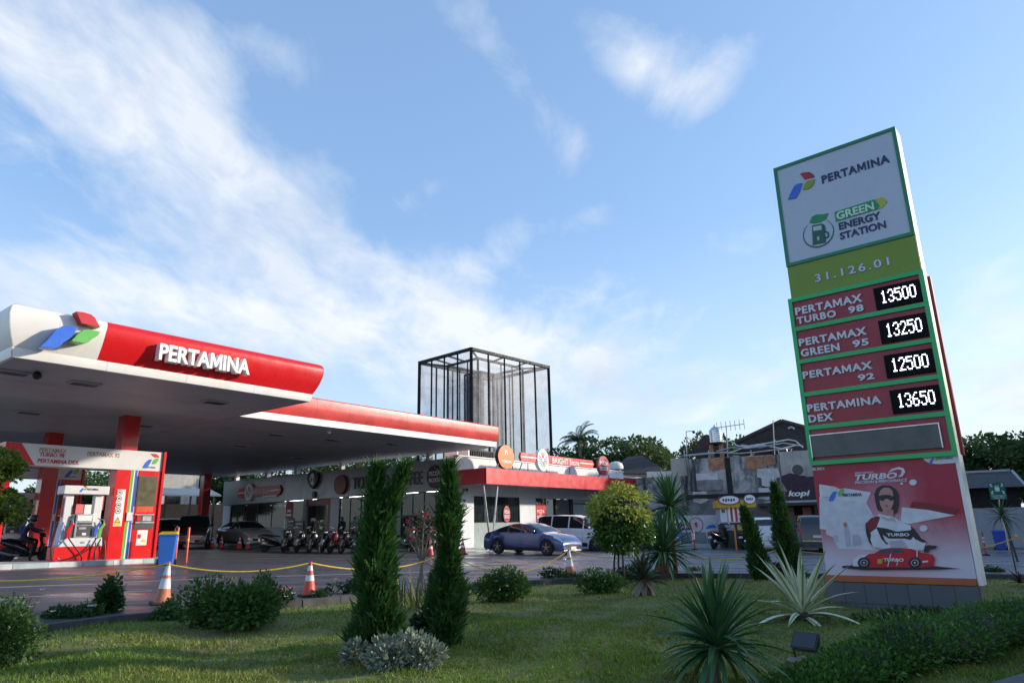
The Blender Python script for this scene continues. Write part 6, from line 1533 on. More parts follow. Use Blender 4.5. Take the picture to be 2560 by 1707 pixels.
# roofs
def gable(fr, pts, w0, w1, m, name, par): return MB().poly(fr, pts, w0, w1).build(name, m, par)
pts = [OB.px(*zr(*p), -3) for p in ((355, 340), (500, 158), (545, 150), (745, 255), (760, 345))]; gable(OB, pts, -9, -3, M_ROOFB, 'roof', old)
pts = [OB.px(*zr(*p), -4) for p in ((850, 235), (1080, 130), (1330, 12), (1420, 22), (1560, 62), (1700, 110), (1700, 330), (850, 320))]; rf = gable(OB, pts, -12, -4, M_ROOF, 'roof', old)
for (p, q_) in (((1330, 12), (850, 238)), ((1330, 12), (1700, 112))):
    a, c_ = OB.px(*zr(*p), -4), OB.px(*zr(*q_), -4); MB().beam(OB.p(a[0], a[1]+.06, -3.95), OB.p(c_[0], c_[1]+.06, -3.95), .22).build('ridge_tile', M_ROOFB, rf)
for (p, q_) in (((1400, 90), (1430, 70)), ((1430, 70), (1470, 92))): 
    a, c_ = OB.px(*zr(*p), -3.9), OB.px(*zr(*q_), -3.9); MB().beam(OB.p(*a, -3.9), OB.p(*c_, -3.9), .12).build('flashing', M_GREY, rf)
# steel tank on its brick stand
cu, cv = OB.px(*zr(632, 170), -1.5); c0 = OB.p(cu, 0, -1.5); r = (OB.px(*zr(700, 170), -1.5)[0]-OB.px(*zr(565, 170), -1.5)[0])/2; vt = OB.px(*zr(632, 105), -1.5)[1]; vb = OB.px(*zr(632, 245), -1.5)[1]
tank = thing('water_tank', 'stainless steel water tank on a brick stand on the derelict roof', 'water tank', (c0[0], c0[1], b[3]), world=True)
prof = [(r*.98, vb)]
for k in range(6): 
    z_ = vb+(vt-vb)*(k+.5)/6.; prof += [(r, z_-.06), (r*1.03, z_), (r, z_+.06)]
prof += [(r*.96, vt), (r*.5, vt+.22), (r*.25, vt+.26)]
MB().lathe(prof, 22, (c0[0], c0[1], 0)).build('tank', mat('tank_steel', (.62, .63, .64), .28, .9, .08), tank, smooth=True); MB().lathe([(r*.25, vt+.26), (r*.25, vt+.36), (r*.1, vt+.4)], 12, (c0[0], c0[1], 0)).build('lid', M_STEEL, tank)
MB().box(OB, cu-r*1.15, cu-r*.5, b[3]-.01, vb-.1, -2, -1.1).build('stand', M_OLDB, tank); MB().box(OB, cu+r*.4, cu+r*1.0, b[3]-.01, vb-.1, -2, -1.1).build('stand', M_OLDB, tank); MB().box(OB, cu-r*1.2, cu+r*1.1, vb-.099, vb-.005, -2.4, -.8).build('stand_plate', M_SOOTDARK, tank)
# bent roof pipes and rails
random.seed(9)
pip = [[(280, 380), (520, 360), (760, 335)], [(300, 372), (560, 345), (900, 350), (1000, 340)], [(760, 350), (1000, 270), (1230, 235), (1400, 205)], [(820, 375), (960, 400), (1040, 355)], [(640, 330), (800, 290), (960, 300), (1300, 255)],
       [(780, 215), (860, 270), (980, 285)], [(900, 260), (1100, 290), (1350, 240), (1560, 275)], [(1000, 345), (1200, 320), (1420, 300)], [(1400, 205), (1480, 220), (1560, 290)], [(1230, 240), (1255, 205), (1280, 240)], [(1380, 300), (1410, 400), (1440, 300)], [(940, 300), (1120, 260), (1330, 300), (1500, 260)]]
pipes = thing('roof_pipe_tangle', 'tangle of bent pale pipes along the derelict roof edge', 'pipes', OB.p(b[0], b[3], -.3), world=True)
for i, pl in enumerate(pip):
    w_ = -.2-.25*(i % 4); MB().tube([OB.p(*OB.px(*zr(*p), w_), w_) for p in pl], .045, 6).build('pipe', (M_GREY, M_STEEL, M_PARA)[i % 3], pipes)
for x in (300, 560, 760, 1010, 1300):
    a = OB.px(*zr(x, 360), -.4); MB().beam(OB.p(a[0], b[3]-.05, -.4), OB.p(a[0], a[1]+.3, -.4), .06).build('stub', M_GREY, pipes)
for (x, y0, y1, lab, kind_) in ((745, 60, 250, 'fishbone television antenna on the derelict roof right of the steel tank', 1), (320, 120, 340, 'thin roof pole with a small lamp left of the steel tank', 2), (1240, 0, 235, 'thin antenna pole on the dark gable roof', 0)):
    a, c_ = OB.px(*zr(x, y1), -1), OB.px(*zr(x, y0), -1); T = thing('antenna', lab, 'antenna', OB.p(a[0], a[1], -1), world=True)
    MB().tube([OB.p(a[0], min(a[1], b[3]), -1), OB.p(c_[0], c_[1], -1)], .035, 6).build('mast', M_GREY, T)
    if kind_ == 1:
        MB().beam(OB.p(c_[0]-.8, c_[1]-.1, -1), OB.p(c_[0]+1.3, c_[1]+.05, -1), .05).build('boom', M_GREY, T)
        for k in range(7): MB().beam(OB.p(c_[0]-.7+k*.33, c_[1]-.45+.02*k, -1), OB.p(c_[0]-.7+k*.33, c_[1]+.3+.02*k, -1), .035).build('rod', M_GREY, T)
    elif kind_ == 2:
        MB().beam(OB.p(c_[0], c_[1], -1), OB.p(c_[0]+.5, c_[1], -1), .05).build('arm', M_GREY, T); MB().ell(tuple(OB.p(c_[0]+.55, c_[1]-.08, -1)), .12, .12, .12, 8, 6).build('lamp', M_BLACK, T)
# dark-roofed house behind the store
hp = DIST(1600, 1300, 66.); HF = Fr(V(hp[0], hp[1], 0), V(1, -.1, 0)); hs = thing('house', 'house with a wide dark hipped roof behind the store', 'house', (hp[0], hp[1], gz(hp[0], hp[1])), world=True)
q = HF.box(*z7(560, 540), *z7(960, 700)); MB().box(HF, q[0], q[1]+4, 0, q[3], -7, -.5).build('wall', M_CREAMW, hs)
pts = [HF.px(*z7(*p)) for p in ((460, 545), (560, 405), (590, 385), (770, 370), (960, 500), (1010, 560))]
mbh = MB(); n_ = len(pts); mid = sum(V(*p) for p in pts)/n_
P = [HF.p(a, c_, .5) for a, c_ in (pts[0], pts[-1])]+[HF.p(a, c_, -8) for a, c_ in (pts[0], pts[-1])]+[HF.p(pts[1][0]+1, pts[2][1], -3), HF.p(pts[3][0], pts[3][1], -3)]
MB().add(P, [(0, 1, 5, 4), (1, 3, 5), (3, 2, 4, 5), (2, 0, 4), (0, 2, 3, 1)]).build('roof', M_ROOF, hs)
q = HF.box(*z7(800, 530), *z7(1040, 585), 2.5); MB().box(HF, q[0], q[1], q[2], q[3], 2.0, 2.5).build('white_band', M_PARA, hs)

# --- banner fence, glass wall, kiosk
BFo = G(1740, 1368); BF = Fr(V(BFo[0], BFo[1], 0), V(.985, -.17, 0)); gB = gz(BFo[0], BFo[1])
fence = thing('banner_fence', 'white printed banner fence on a low glass wall left of the kiosk', 'fence', (BFo[0], BFo[1], gB), world=True)
M_BAN = mat('banner_print', (.50, .53, .58), .5, 0, .18, 1.2)
q = BF.box(*zr(-80, 1005), *zr(680, 1190)); qa = BF.px(*zr(300, 1010))[1]; qb = BF.px(*zr(300, 1190))[1]
MB().box(BF, q[0], q[1], qb, qa, -.05, 0).build('banner', M_BAN, fence)
npn = 5
for i in range(npn):
    a = q[0]+(q[1]-q[0])*i/npn; MB().box(BF, a+.03, q[0]+(q[1]-q[0])*(i+1)/npn-.03, gB+.25, qb-.03, -.04, 0).build('glass_panel', mat('fence_glass', (.20, .24, .26), .12, 0, .3, 1.0), fence)
for i in range(npn+1):
    a = q[0]+(q[1]-q[0])*i/npn; MB().box(BF, a-.03, a+.03, gB-.2, qb, -.06, .02).build('post', M_STEEL, fence)
MB().box(BF, q[0], q[1], gB-.3, gB+.22, -.2, .08).build('base_wall', M_GREY, fence)
a = BF.px(*zr(262, 1128)); c_ = BF.px(*zr(375, 1082)); text('MAX', BF, (a[0], c_[0], a[1], c_[1]), .002, M_TRED, fence, depth=.01, bold=.02)
cu, cv = BF.px(*zr(425, 1108)); rr = .42; ringm = MB()
for k in range(20):
    t0, t1 = 2*pi*k/20, 2*pi*(k+1)/20; ringm.poly(BF, [(cu+rr*cos(t0), cv+rr*1.1*sin(t0)), (cu+rr*cos(t1), cv+rr*1.1*sin(t1)), (cu+rr*.88*cos(t1), cv+rr*.97*sin(t1)), (cu+rr*.88*cos(t0), cv+rr*.97*sin(t0))], .002, .012)
ringm.build('ring_print', M_TRED, fence); MB().box(BF, cu-.08, cu+.08, cv-.15, cv+.15, .002, .01).build('print', M_TRED, fence)
a = BF.px(*zr(275, 1160)); c_ = BF.px(*zr(380, 1140)); MB().box(BF, a[0], c_[0], a[1], c_[1], .002, .008).build('print', M_NAVY, fence)
for pl, m in ([[(520, 1150), (560, 1110), (620, 1105), (640, 1140)], M_SBL], [[(30, 1060), (90, 1035), (100, 1060), (60, 1090)], M_GPR], [[(480, 1060), (600, 1025), (670, 1040), (560, 1075)], M_SGW], [[(270, 1035), (420, 1025), (440, 1050), (300, 1060)], M_SGW]): MB().poly(BF, [BF.px(*zr(*p)) for p in pl], .002, .008).build('print', m, fence)
# teal painted strip before it
P = []
for (u_, w_) in ((q[0]-4, .3), (q[1]+1.5, .3), (q[1]+1.5, 1.6), (q[0]-4, 1.6)):
    c_ = BF.p(u_, 0, w_); P.append((c_[0], c_[1], gz(c_[0], c_[1])+.004))
tag(MB().add(P, [(0, 1, 2, 3)]).build('painted_strip', M_TURQ), kind='structure')
b5 = BF.box(*zr(188, 1010), *zr(260, 1250), .5); T = thing('notice_board', 'upright blue notice board before the banner fence', 'board', BF.p(b5[0], gB, .5), world=True)
MB().box(BF, b5[0], b5[1], gB+.5, b5[3], .44, .5).build('board', mat('board_blue', (.05, .17, .42), .4, 0, .2, 2), T); 
for u_ in (b5[0]+.08, b5[1]-.08): MB().box(BF, u_-.03, u_+.03, gB-.05, gB+.5, .45, .49).build('leg', M_STEEL, T)
disc(BF, (b5[0]+b5[1])/2, b5[3]-.35, .22, .22, .502, .51).build('print', M_SLET, T)
for k in range(4): MB().box(BF, b5[0]+.12, b5[1]-.12, b5[3]-.9-.22*k, b5[3]-.8-.22*k, .502, .508).build('print', M_SGW, T)
gp = thing('green_gate_post', 'green gate frame with white post behind the round clipped tree', 'gate', BF.p(BF.px(*z7(690, 1100))[0], gB, .3), world=True)
for (x0, x1, m) in ((684, 708, M_GPR), (722, 736, M_PARA)):
    u0, u1 = BF.px(*z7(x0, 1060), .3)[0], BF.px(*z7(x1, 1060), .3)[0]; MB().box(BF, u0, u1, gB-.05, BF.px(*z7(700, 990), .3)[1], .2, .3).build('post', m, gp)
MB().box(BF, BF.px(*z7(684, 1060), .3)[0], BF.px(*z7(736, 1060), .3)[0], BF.px(*z7(700, 990), .3)[1]+.002, BF.px(*z7(700, 982), .3)[1], .2, .3).build('head', M_GPR, gp)
# kiosk
KF = BF.sh(w=1.2); gK = gz(*KF.p(KF.px(*zr(840, 1250))[0], 0, 0)[:2]); b6 = KF.box(*zr(682, 922), *zr(968, 1320)); dK = 1.8
kio = thing('kiosk', 'small food kiosk with yellow roof band and red and white stripes', 'kiosk', KF.p((b6[0]+b6[1])/2, gK, 0), world=True)
v1_ = KF.px(*zr(820, 1085))[1]; v2_ = KF.px(*zr(820, 925))[1]; v3_ = KF.px(*zr(820, 850))[1]; vC = KF.px(*zr(820, 1165))[1]
MB().box(KF, b6[0], b6[1], gK-.05, v1_-.01, -dK, -.05).build('counter', mat('kiosk_dark', (.03, .045, .04), .5), kio)
MB().box(KF, b6[0]-.05, b6[1]+.05, v1_-.01+.001, v1_+.06, -dK, .1).build('counter_top', M_GREY, kio)
sx = [682, 752, 765, 790, 815, 838, 864, 888, 915, 968]; sm = [M_PAPER, M_WALLG, M_LETW, M_LRED, M_LETW, M_LRED, M_LETW, M_LRED, M_LETW]
for i in range(9): MB().box(KF, KF.px(*zr(sx[i], 1000))[0]+.002, KF.px(*zr(sx[i+1], 1000))[0]-.002, v1_+.062, v2_-.002, -.14, -.06 if i % 2 else -.04).build('stripe_panel', sm[i], kio)
MB().box(KF, KF.px(*zr(697, 1000))[0], KF.px(*zr(735, 1000))[0], KF.px(*zr(715, 980))[1], KF.px(*zr(715, 942))[1], -.039, -.03).build('print', mat('food_print', (.16, .12, .08), .5, 0, .5, 9), kio)
MB().box(KF, b6[0], b6[1], v1_+.062, v2_, -dK, -.145).build('back_box', M_WALLG, kio)
M_KY = mat('kiosk_yellow', (.62, .36, .012), .4, 0, .06)
yl, yr = KF.px(*zr(636, 880))[0], KF.px(*zr(1052, 880))[0]; MB().box(KF, yl, yr, v2_, v3_, -dK-.1, .15).build('roof_band', M_KY, kio, bevel=.02)
for (cx_, cy_, ra, rb, m, t_) in ((773, 845, 92, 40, 'KUPAT', 'oval'), (992, 835, 50, 42, 'BB', 'round')):
    cu, cv = KF.px(*zr(cx_, cy_), .2); ru2 = ra*.23596*.0285; rv2 = rb*.23596*.0285
    o = disc(KF, cu, cv, ru2, rv2, .152, .22, 24).build(t_+'_plate_rim', mat('plate_rim', (.12, .03, .12), .4), kio); disc(KF, cu, cv, ru2*.9, rv2*.86, .222, .24, 24).build('plate_face', M_LETW, o); [MB().box(KF, cu-ru2*.6+ru2*.24*k_, cu-ru2*.6+ru2*.24*k_+ru2*.16, cv-rv2*(.18+.1*(k_ % 2)), cv+rv2*.25, .242, .25).build('print', M_NAVY, o) for k_ in range(5)]
MB().poly(KF, [KF.px(*zr(*p)) for p in ((645, 850), (660, 815), (690, 812), (698, 848))], .155, .20).build('red_mark', M_LRED, kio)
for k in range(3): MB().box(KF, b6[0]+.25+k*.7, b6[0]+.8+k*.7, vC, v1_-.1, -.049, -.03).build('menu_card', (M_GREY, M_YEL, M_GREY)[k], kio)

# --- right edge: low house, white wall, dark roof
def ze(x, y): return 2300+x*.319, 1000+y*.319
RFo = DIST(2490, 1330, 55.); RF = Fr(V(RFo[0], RFo[1], 0), V(.90, -.43, 0)); gR = gz(RFo[0], RFo[1])
rh = thing('low_house', 'low house with dark shingle roof behind the price sign at the right edge', 'house', (RFo[0], RFo[1], gR), world=True)
tl, tr_ = RF.px(*ze(350, 572)), RF.px(*ze(705, 556)); bl = RF.px(*ze(350, 700)); 
tl = (tl[0]-6, tl[1]); ed = 2.2
P = [RF.p(tl[0], bl[1], ed), RF.p(tr_[0]+.2, bl[1], ed), RF.p(tr_[0], tr_[1], 0), RF.p(tl[0], tr_[1], 0), RF.p(tl[0], bl[1], -3), RF.p(tr_[0]+.2, bl[1], -3)]
MB().add(P, [(0, 1, 2, 3), (3, 2, 5, 4), (1, 5, 2), (0, 3, 4), (0, 4, 5, 1)]).build('roof', mat('grey_shingle', (.075, .07, .075), .8, 0, .35, 6, bump=.6, bscale=18), rh)
MB().beam(RF.p(tl[0], tr_[1]+.06, .02), RF.p(tr_[0], tr_[1]+.06, .02), .14).build('ridge', M_GREY, rh); MB().beam(RF.p(tr_[0]+.1, tr_[1], .05), RF.p(tr_[0]+.25, bl[1], ed), .14).build('verge', M_WALLG, rh)
MB().box(RF, tl[0], tr_[0], gR-.4, bl[1], -2.5, 1.2).build('wall', M_SOOTDARK, rh)
wt = RF.px(*ze(600, 842), 1.6)[1]
ww = thing('boundary_wall', 'pale boundary wall behind the blue bin at the right edge', 'wall', RF.p(0, gR, 1.6), world=True)
for i in range(5):
    a = tl[0]+2+i*2.6; MB().box(RF, a+.006, a+2.594, gR-.5, wt, 1.4, 1.6).build('wall_panel', mat('pale_wall', (.36, .38, .42), .7, 0, .12, 1, streak=.3), ww)

# ================================================================== TREES BEHIND
random.seed(31)
TP = [make_tree('t', 8.5, [(0, 0, 6.3, 2.6, 2.6, 2.2), (1.6, .5, 5.2, 1.9, 1.9, 1.6), (-1.5, -.6, 5.5, 2., 2., 1.6)], LG_FAR[0], 46, 44),
      make_tree('t', 8.5, [(0, 0, 6.0, 2.8, 2.8, 2.3), (1.8, -.8, 5.0, 1.8, 1.8, 1.5)], LG_FAR[1], 56, 44),
      make_tree('t', 9.5, [(0, .2, 7.2, 2.1, 2.1, 2.2), (.9, -.6, 5.4, 2., 2., 1.6), (-1.2, .5, 5.0, 1.8, 1.8, 1.5)], LG_FAR[2], 44, 44)]
TPH = [8.5, 8.3, 9.4]; _tu = set()
def put_tree(k, px, D, ytop, label, group='trees behind the station', wide=1.):
    """stand a tree at distance D so that its top reaches the pixel row ytop"""
    c = DIST(px, ytop, D); z0 = gclamp(c[0], c[1])-.42; s = (c[2]-z0)/TPH[k]
    if k in _tu: o = dup(TP[k], (0, 0, 0), 0, label, group)
    else: o = TP[k]; _tu.add(k); o['label'] = label; o['group'] = group
    o.location = (c[0], c[1], z0); o.scale = (s*wide, s*wide, s); o.rotation_euler = (0, 0, random.uniform(0, 6.28)); return o
for (k, px, D, yt, lab, wd) in ((0, 1500, 78, 1092, 'dark rounded tree right of the coconut palm', 1.2), (1, 1560, 82, 1096, 'broad green tree above the dark house roof', 1.2), (2, 1615, 76, 1098, 'tree with a ragged crown at the right of the row above the dark house roof', 1.0),
        (1, 1660, 84, 1128, 'low tree at the right end of the row above the dark house roof', 1.1), (2, 1735, 70, 1082, 'slender tree left of the steel water tank', .6), (1, 1800, 74, 1096, 'small tree crown showing right of the steel water tank', .8), (0, 1400, 80, 1118, 'low tree just right of the cage tower', 1.0),
        (0, 640, 84, 1160, 'tree above the left end of the store roof', 1.3), (1, 760, 84, 1140, 'tree above the pin-shaped sign behind the store', 1.3), (2, 860, 84, 1140, 'tree above the brown round sign behind the store', 1.3), (1, 960, 86, 1118, 'tree above the coffee lettering behind the store', 1.3), (0, 545, 88, 1150, 'dark tree at the left end of the store', 1.2),
        (1, 215, 66, 1190, 'bushy tree behind the nearest fuel dispenser', 1.3), (0, 275, 70, 1175, 'dark tree seen between dispenser and pump frame', 1.3), (2, 120, 72, 1200, 'tree behind the left pump frame', 1.2),
        (0, 2330, 66, 1090, 'dark tree just left of the price sign edge', 1.2), (1, 2420, 63, 1092, 'dense tree immediately right of the price sign', 1.3), (0, 2500, 66, 1098, 'dark dense tree above the green assembly sign', 1.3), (2, 2580, 68, 1060, 'tall tree cut by the right edge of the picture', 1.2)):
    put_tree(k, px, D, yt, lab, wide=wd)
# further trees of the same grove, to the right of the view; their shade lies over the lawn
gi = 0
for (x, y, k, s) in ((21, 2, 0, .95), (24, 8, 1, 1.05), (23, 14.5, 2, .95), (26, -4, 1, 1.1), (25, 20, 0, 1.0), (28, 26, 1, 1.1), (31, 33, 2, 1.1), (33, 11, 0, 1.3), (36, 19, 1, 1.35), (34, 3, 2, 1.3), (39, 40, 0, 1.3), (38, 29, 2, 1.3), (30, -11, 0, 1.2), (44, 48, 1, 1.4), (20, -6, 2, .95)):
    o = dup(TP[k], (x, y, gclamp(x, y)-.4), random.uniform(0, 6.28), 'leafy tree of the grove standing to the right of the price sign', 'grove to the right'); o.scale = (s*1.2, s*1.2, s)
# coconut palm
pc = DIST(1447, 1098, 74); z0 = gclamp(pc[0], pc[1])-.42; palm = thing('coconut_palm', 'coconut palm with drooping fronds rising behind the store roof', 'palm tree', (pc[0], pc[1], z0)); hp_ = pc[2]-z0
MB().tube([(.5, .2, -.2), (.35, .1, hp_*.4), (.1, 0, hp_*.75), (0, 0, hp_)], [.24, .19, .16, .14], 9).build('trunk', M_BARKP, palm, smooth=True)
M_PALM = leafmat('palm_leaf', (.045, .075, .022))
for i in range(17):
    az = i*2.399+random.uniform(-.2, .2); el0 = radians(random.uniform(-10, 75)); Lp = random.uniform(2.4, 3.1); vs = []; path = []
    for s in range(9):
        t = s/8; e = el0-t*t*radians(75); path.append((path[-1] if path else V(0, 0, hp_))+V(cos(az)*cos(e), sin(az)*cos(e), sin(e))*Lp/8*(1 if s else 0))
    fr_ = MB().tube(path, [.04-.004*s for s in range(9)], 5)
    for s in range(1, 9):
        for u_ in (0, .25, .5, .75):
            p = path[s-1]+(path[s]-path[s-1])*u_; d = path[s]-path[s-1]; d = d/np.linalg.norm(d); sd = np.cross(d, Z); sd /= np.linalg.norm(sd)+1e-9; ll = .62*(1-((s+u_)/9-.35)**2*1.6)
            for g_ in (1, -1):
                tip = p+sd*g_*ll*.75+d*ll*.4-Z*ll*.45; m_ = (p+tip)/2+Z*.05; fr_.add([p, m_+d*.035, tip, m_-d*.035], [(0, 1, 2, 3)])
    fr_.build('frond', M_PALM, palm)
# far left, beyond the canopy: shed, wall, pale building
LF = Fr(V(*DIST(470, 1300, 68)[:2], 0), V(.80, .60, 0)); gL = gz(LF.o[0], LF.o[1])-.1
def z3(x, y): return 380+x*.2551, 1080+y*.2551
sh = thing('carport', 'blue grey carport roof over a dark parking bay at the far left', 'carport', (LF.o[0], LF.o[1], gL), world=True)
q = LF.box(*z3(60, 530), *z3(640, 620)); 
P = [LF.p(q[0]-4, q[2], 1.5), LF.p(q[1], q[2], 1.5), LF.p(q[1], q[3], -3), LF.p(q[0]-4, q[3], -3)]; P += [p-V(0, 0, .12) for p in P]
MB().add(P, [(0, 1, 2, 3), (7, 6, 5, 4), (0, 4, 5, 1), (1, 5, 6, 2), (2, 6, 7, 3), (3, 7, 4, 0)]).build('roof', mat('blue_grey_roof', (.13, .16, .20), .5, 0, .2, .8), sh)
for k in range(5):
    u_ = q[0]-3.5+k*(q[1]-q[0]+3)/4; MB().box(LF, u_-.08, u_+.08, gL, q[2]+.02, 1.2, 1.36).build('post', M_DARK, sh)
bw = LF.px(*z3(300, 705), -4)[1]; MB().box(LF, q[0]-5, q[1]+3, gL-.3, bw, -4.3, -4).build('back_wall', M_SOOTDARK, sh)
pb = thing('pale_building', 'pale white building behind the carport at the far left', 'building', LF.p(0, gL, -14), world=True)
q2 = LF.box(*z3(105, 420), *z3(460, 540), -14); MB().box(LF, q2[0]-2, q2[1], gL, q2[3]+1.5, -20, -14).build('wall', M_CREAMW, pb); MB().box(LF, q2[0]-2.3, q2[1]+.3, q2[3]+1.502, q2[3]+1.9, -20.3, -13.7).build('roof', M_GREY, pb)
for k in range(4): MB().box(LF, q2[0]+.5+k*3., q2[0]+1.9+k*3., q2[2]-2.4, q2[2]-.8, -13.999, -13.93).build('window', M_CGLASS, pb)

# ================================================================== STREET FURNITURE
M_CO = mat('cone_orange', (.62, .075, .035), .5, 0, .15, 6, dirt=.15); M_CF = mat('cone_faded', (.55, .18, .08), .55, 0, .2, 6, dirt=.2); M_CW = mat('cone_white', (.62, .62, .64), .45, 0, .1, 6, dirt=.25)
M_CR = mat('cone_red', (.55, .03, .035), .5, 0, .12, 6); M_ROPE = mat('yellow_rope', (.62, .42, .03), .6, 0, .2, 14); M_RUB = mat('rubber_base', (.02, .02, .02), .8, 0, .2, 6)
def make_cone(label, h, bands, r0=.17, r1=.03, base=.42, group='traffic cones'):
    T = thing('traffic_cone', label, 'traffic cone', (0, 0, 0), group=group)
    MB().box(Fr(V(0, 0, 0), V(1, 0, 0)), -base/2, base/2, 0, .045, -base/2, base/2).build('base', M_RUB, T, bevel=.015)
    z = .045
    for (a, b, m) in bands:
        za, zb = .045+(h-.045)*a, .045+(h-.045)*b; ra, rb = r0+(r1-r0)*a, r0+(r1-r0)*b
        MB().lathe([(ra, za), (rb, zb)], 20, (0, 0, 0)).build('band', m, T, smooth=True)
    MB().lathe([(r1*.98, h), (r1*.9, h+.015), (.012, h+.02)], 12).build('tip', bands[-1][2], T, smooth=True)
    return T
BO = [(0, .42, M_CO), (.42, .60, M_CW), (.60, .74, M_CO), (.74, .90, M_CW), (.90, 1, M_CR)]
BF_ = [(0, .34, M_CF), (.34, .60, M_CW), (.60, .68, M_CF), (.68, .92, M_CW), (.92, 1, M_CF)]
cones = {}
def put(T, p, dz=0., tilt=(0, 0), rz=.6):
    T.location = (p[0], p[1], gz(p[0], p[1])+dz-.002); T.rotation_euler = (tilt[0], tilt[1], rz); return T
c0 = make_cone('faded orange and white cone at the left, tied to the yellow rope', .74, BF_, .15, .027, .40); cp0 = G(404, 1510); put(c0, cp0, tilt=(0, radians(4)))
c1 = make_cone('red and white striped cone on the lawn edge left of the cypresses', .67, BO, .145, .027, .38); cp1 = G(772, 1490); put(c1, cp1)
c2 = dup(c0, (0, 0, 0), 0, 'pale worn cone in front of the blue sedan'); cp2 = G(1426, 1440); put(c2, cp2, tilt=(0, radians(-2)))
c3 = dup(c1, (0, 0, 0), 0, 'orange cone half hidden behind the middle spiky plant'); cp3 = G(1655, 1432); put(c3, cp3)
c4 = dup(c0, (0, 0, 0), 0, 'cone hidden behind the right cypress of the pair'); cp4 = G(1118, 1452); put(c4, cp4)
c5 = dup(c1, (0, 0, 0), 0, 'cone behind the right-hand small cypress next to the price sign'); cp5 = G(1958, 1424); put(c5, cp5)
cr = make_cone('small red cone standing right of the store corner pillar', .70, [(0, .40, M_CR), (.40, .56, M_CW), (.56, .72, M_CR), (.72, .84, M_CW), (.84, 1, M_CR)], .15, .03, .38); put(cr, G(1157, 1385))
for i, (p, l) in enumerate((((529, 1370), 'leftmost red cone in front of the pale saloon'), ((552, 1370), 'second red cone from the left in front of the pale saloon'), ((598, 1372), 'third red cone from the left by the saloon wheel'), ((619, 1373), 'fourth red cone from the left beside the teal wall'), ((655, 1375), 'rightmost red cone of the row, next to the first scooter'), ((1076, 1389), 'small red cone showing beside the thin flowering tree'))):
    put(dup(cr, (0, 0, 0), 0, l), G(*p))
# yellow ropes sagging between the cones
def rope(a, b, sag, label, n=18, r=.014):
    a, b = np.array(a, float), np.array(b, float); pts = [a+(b-a)*t-Z*sag*4*t*(1-t) for t in np.linspace(0, 1, n)]
    mb = MB().tube(pts, r, 6); solo(mb, 'rope', M_ROPE, label, 'rope', a, 'yellow ropes between cones', smooth=True)
def tipo(p, h): return V(p[0], p[1], gz(p[0], p[1])+h)
cpL = G(-330, 1520); rope(tipo(cpL, .6), tipo(cp0, .72)+V(.04, 0, 0), .22, 'yellow rope running from the left edge to the faded cone')
rope(tipo(cp0, .72), tipo(cp1, .66), .16, 'yellow rope between the faded cone and the striped cone'); rope(tipo(cp1, .66), tipo(cp4, .71), .26, 'yellow rope passing behind the two tall cypresses')
rope(tipo(cp4, .71), tipo(cp2, .72), .56, 'yellow rope hanging low behind the flower bushes, before the blue sedan'); rope(tipo(cp2, .72), tipo(cp3, .66), .22, 'yellow rope behind the round clipped tree stems')
rope(tipo(cp3, .66), tipo(cp5, .66), .30, 'yellow rope right of the middle spiky plant'); rope(tipo(cp5, .66), tipo(G(2330, 1430), .9), .25, 'yellow rope disappearing behind the price sign')
cpR = G(2541, 1432); rope(tipo(G(2330, 1430), .55), DIST(2541, 1343, np.hypot(*cpR[:2])), .12, 'yellow rope rising to the knotted post at the right edge'); rope(DIST(2541, 1343, np.hypot(*cpR[:2])), DIST(2700, 1380, np.hypot(*cpR[:2])), .1, 'yellow rope leaving the picture at the right edge')
T = thing('rope_post', 'thin knotted post holding the yellow rope at the right edge', 'post', (cpR[0], cpR[1], gz(cpR[0], cpR[1])-.1), world=True)
pt = DIST(2541, 1340, np.hypot(*cpR[:2])); MB().tube([V(cpR[0], cpR[1], gz(cpR[0], cpR[1])-.1), (V(cpR[0], cpR[1], 0)*1+V(0, 0, 0))[:2].tolist()+[pt[2]]], .02, 6).build('stick', M_BARK, T); MB().ell(tuple(pt), .05, .05, .06, 8, 6).build('knot', M_ROPE, T)
# orange posts
M_BOL = mat('bollard_orange', (.66, .065, .03), .4, 0, .08, 5); M_BOLR = mat('bollard_red', (.55, .03, .03), .4, 0, .08, 5)
def make_post(label, h, m, band, group='orange marker posts', base=True):
    T = thing('marker_post', label, 'marker post', (0, 0, 0), group=group)
    if base: MB().lathe([(.17, 0), (.16, .05), (.07, .08)], 18).build('base', M_RUB, T, smooth=True)
    MB().lathe([(.045, .04), (.045, h-.02), (.035, h), (0, h+.005)], 14).build('tube', m, T, smooth=True)
    for (a, b, bm) in band: MB().lathe([(.047, h*a), (.047, h*b)], 14).build('band', bm, T, smooth=True)
    return T
yb = [(.62, .70, M_YEL)]; wb_ = [(.55, .64, M_CW), (.70, .80, M_CW)]
b1 = make_post('orange post with yellow band right of the blue bin', 1.28, M_BOL, yb, base=False); put(b1, G(437, 1406)); put(dup(b1, (0, 0, 0), 0, 'second orange post, farther from the blue bin'), G(464, 1409))
b2 = make_post('red post with white bands and black foot in front of the banner fence', 1.05, M_BOLR, wb_); put(b2, G(1737, 1374))
put(dup(b2, (0, 0, 0), 0, 'orange post with reflective bands at the right edge near the bin'), G(2466, 1388))
b3 = make_post('plain orange post in front of the kiosk between the motorcycles', 1.2, mat('post_amber', (.62, .20, .03), .5), [(.45, .7, M_CF)], base=False); put(b3, G(1842, 1376))
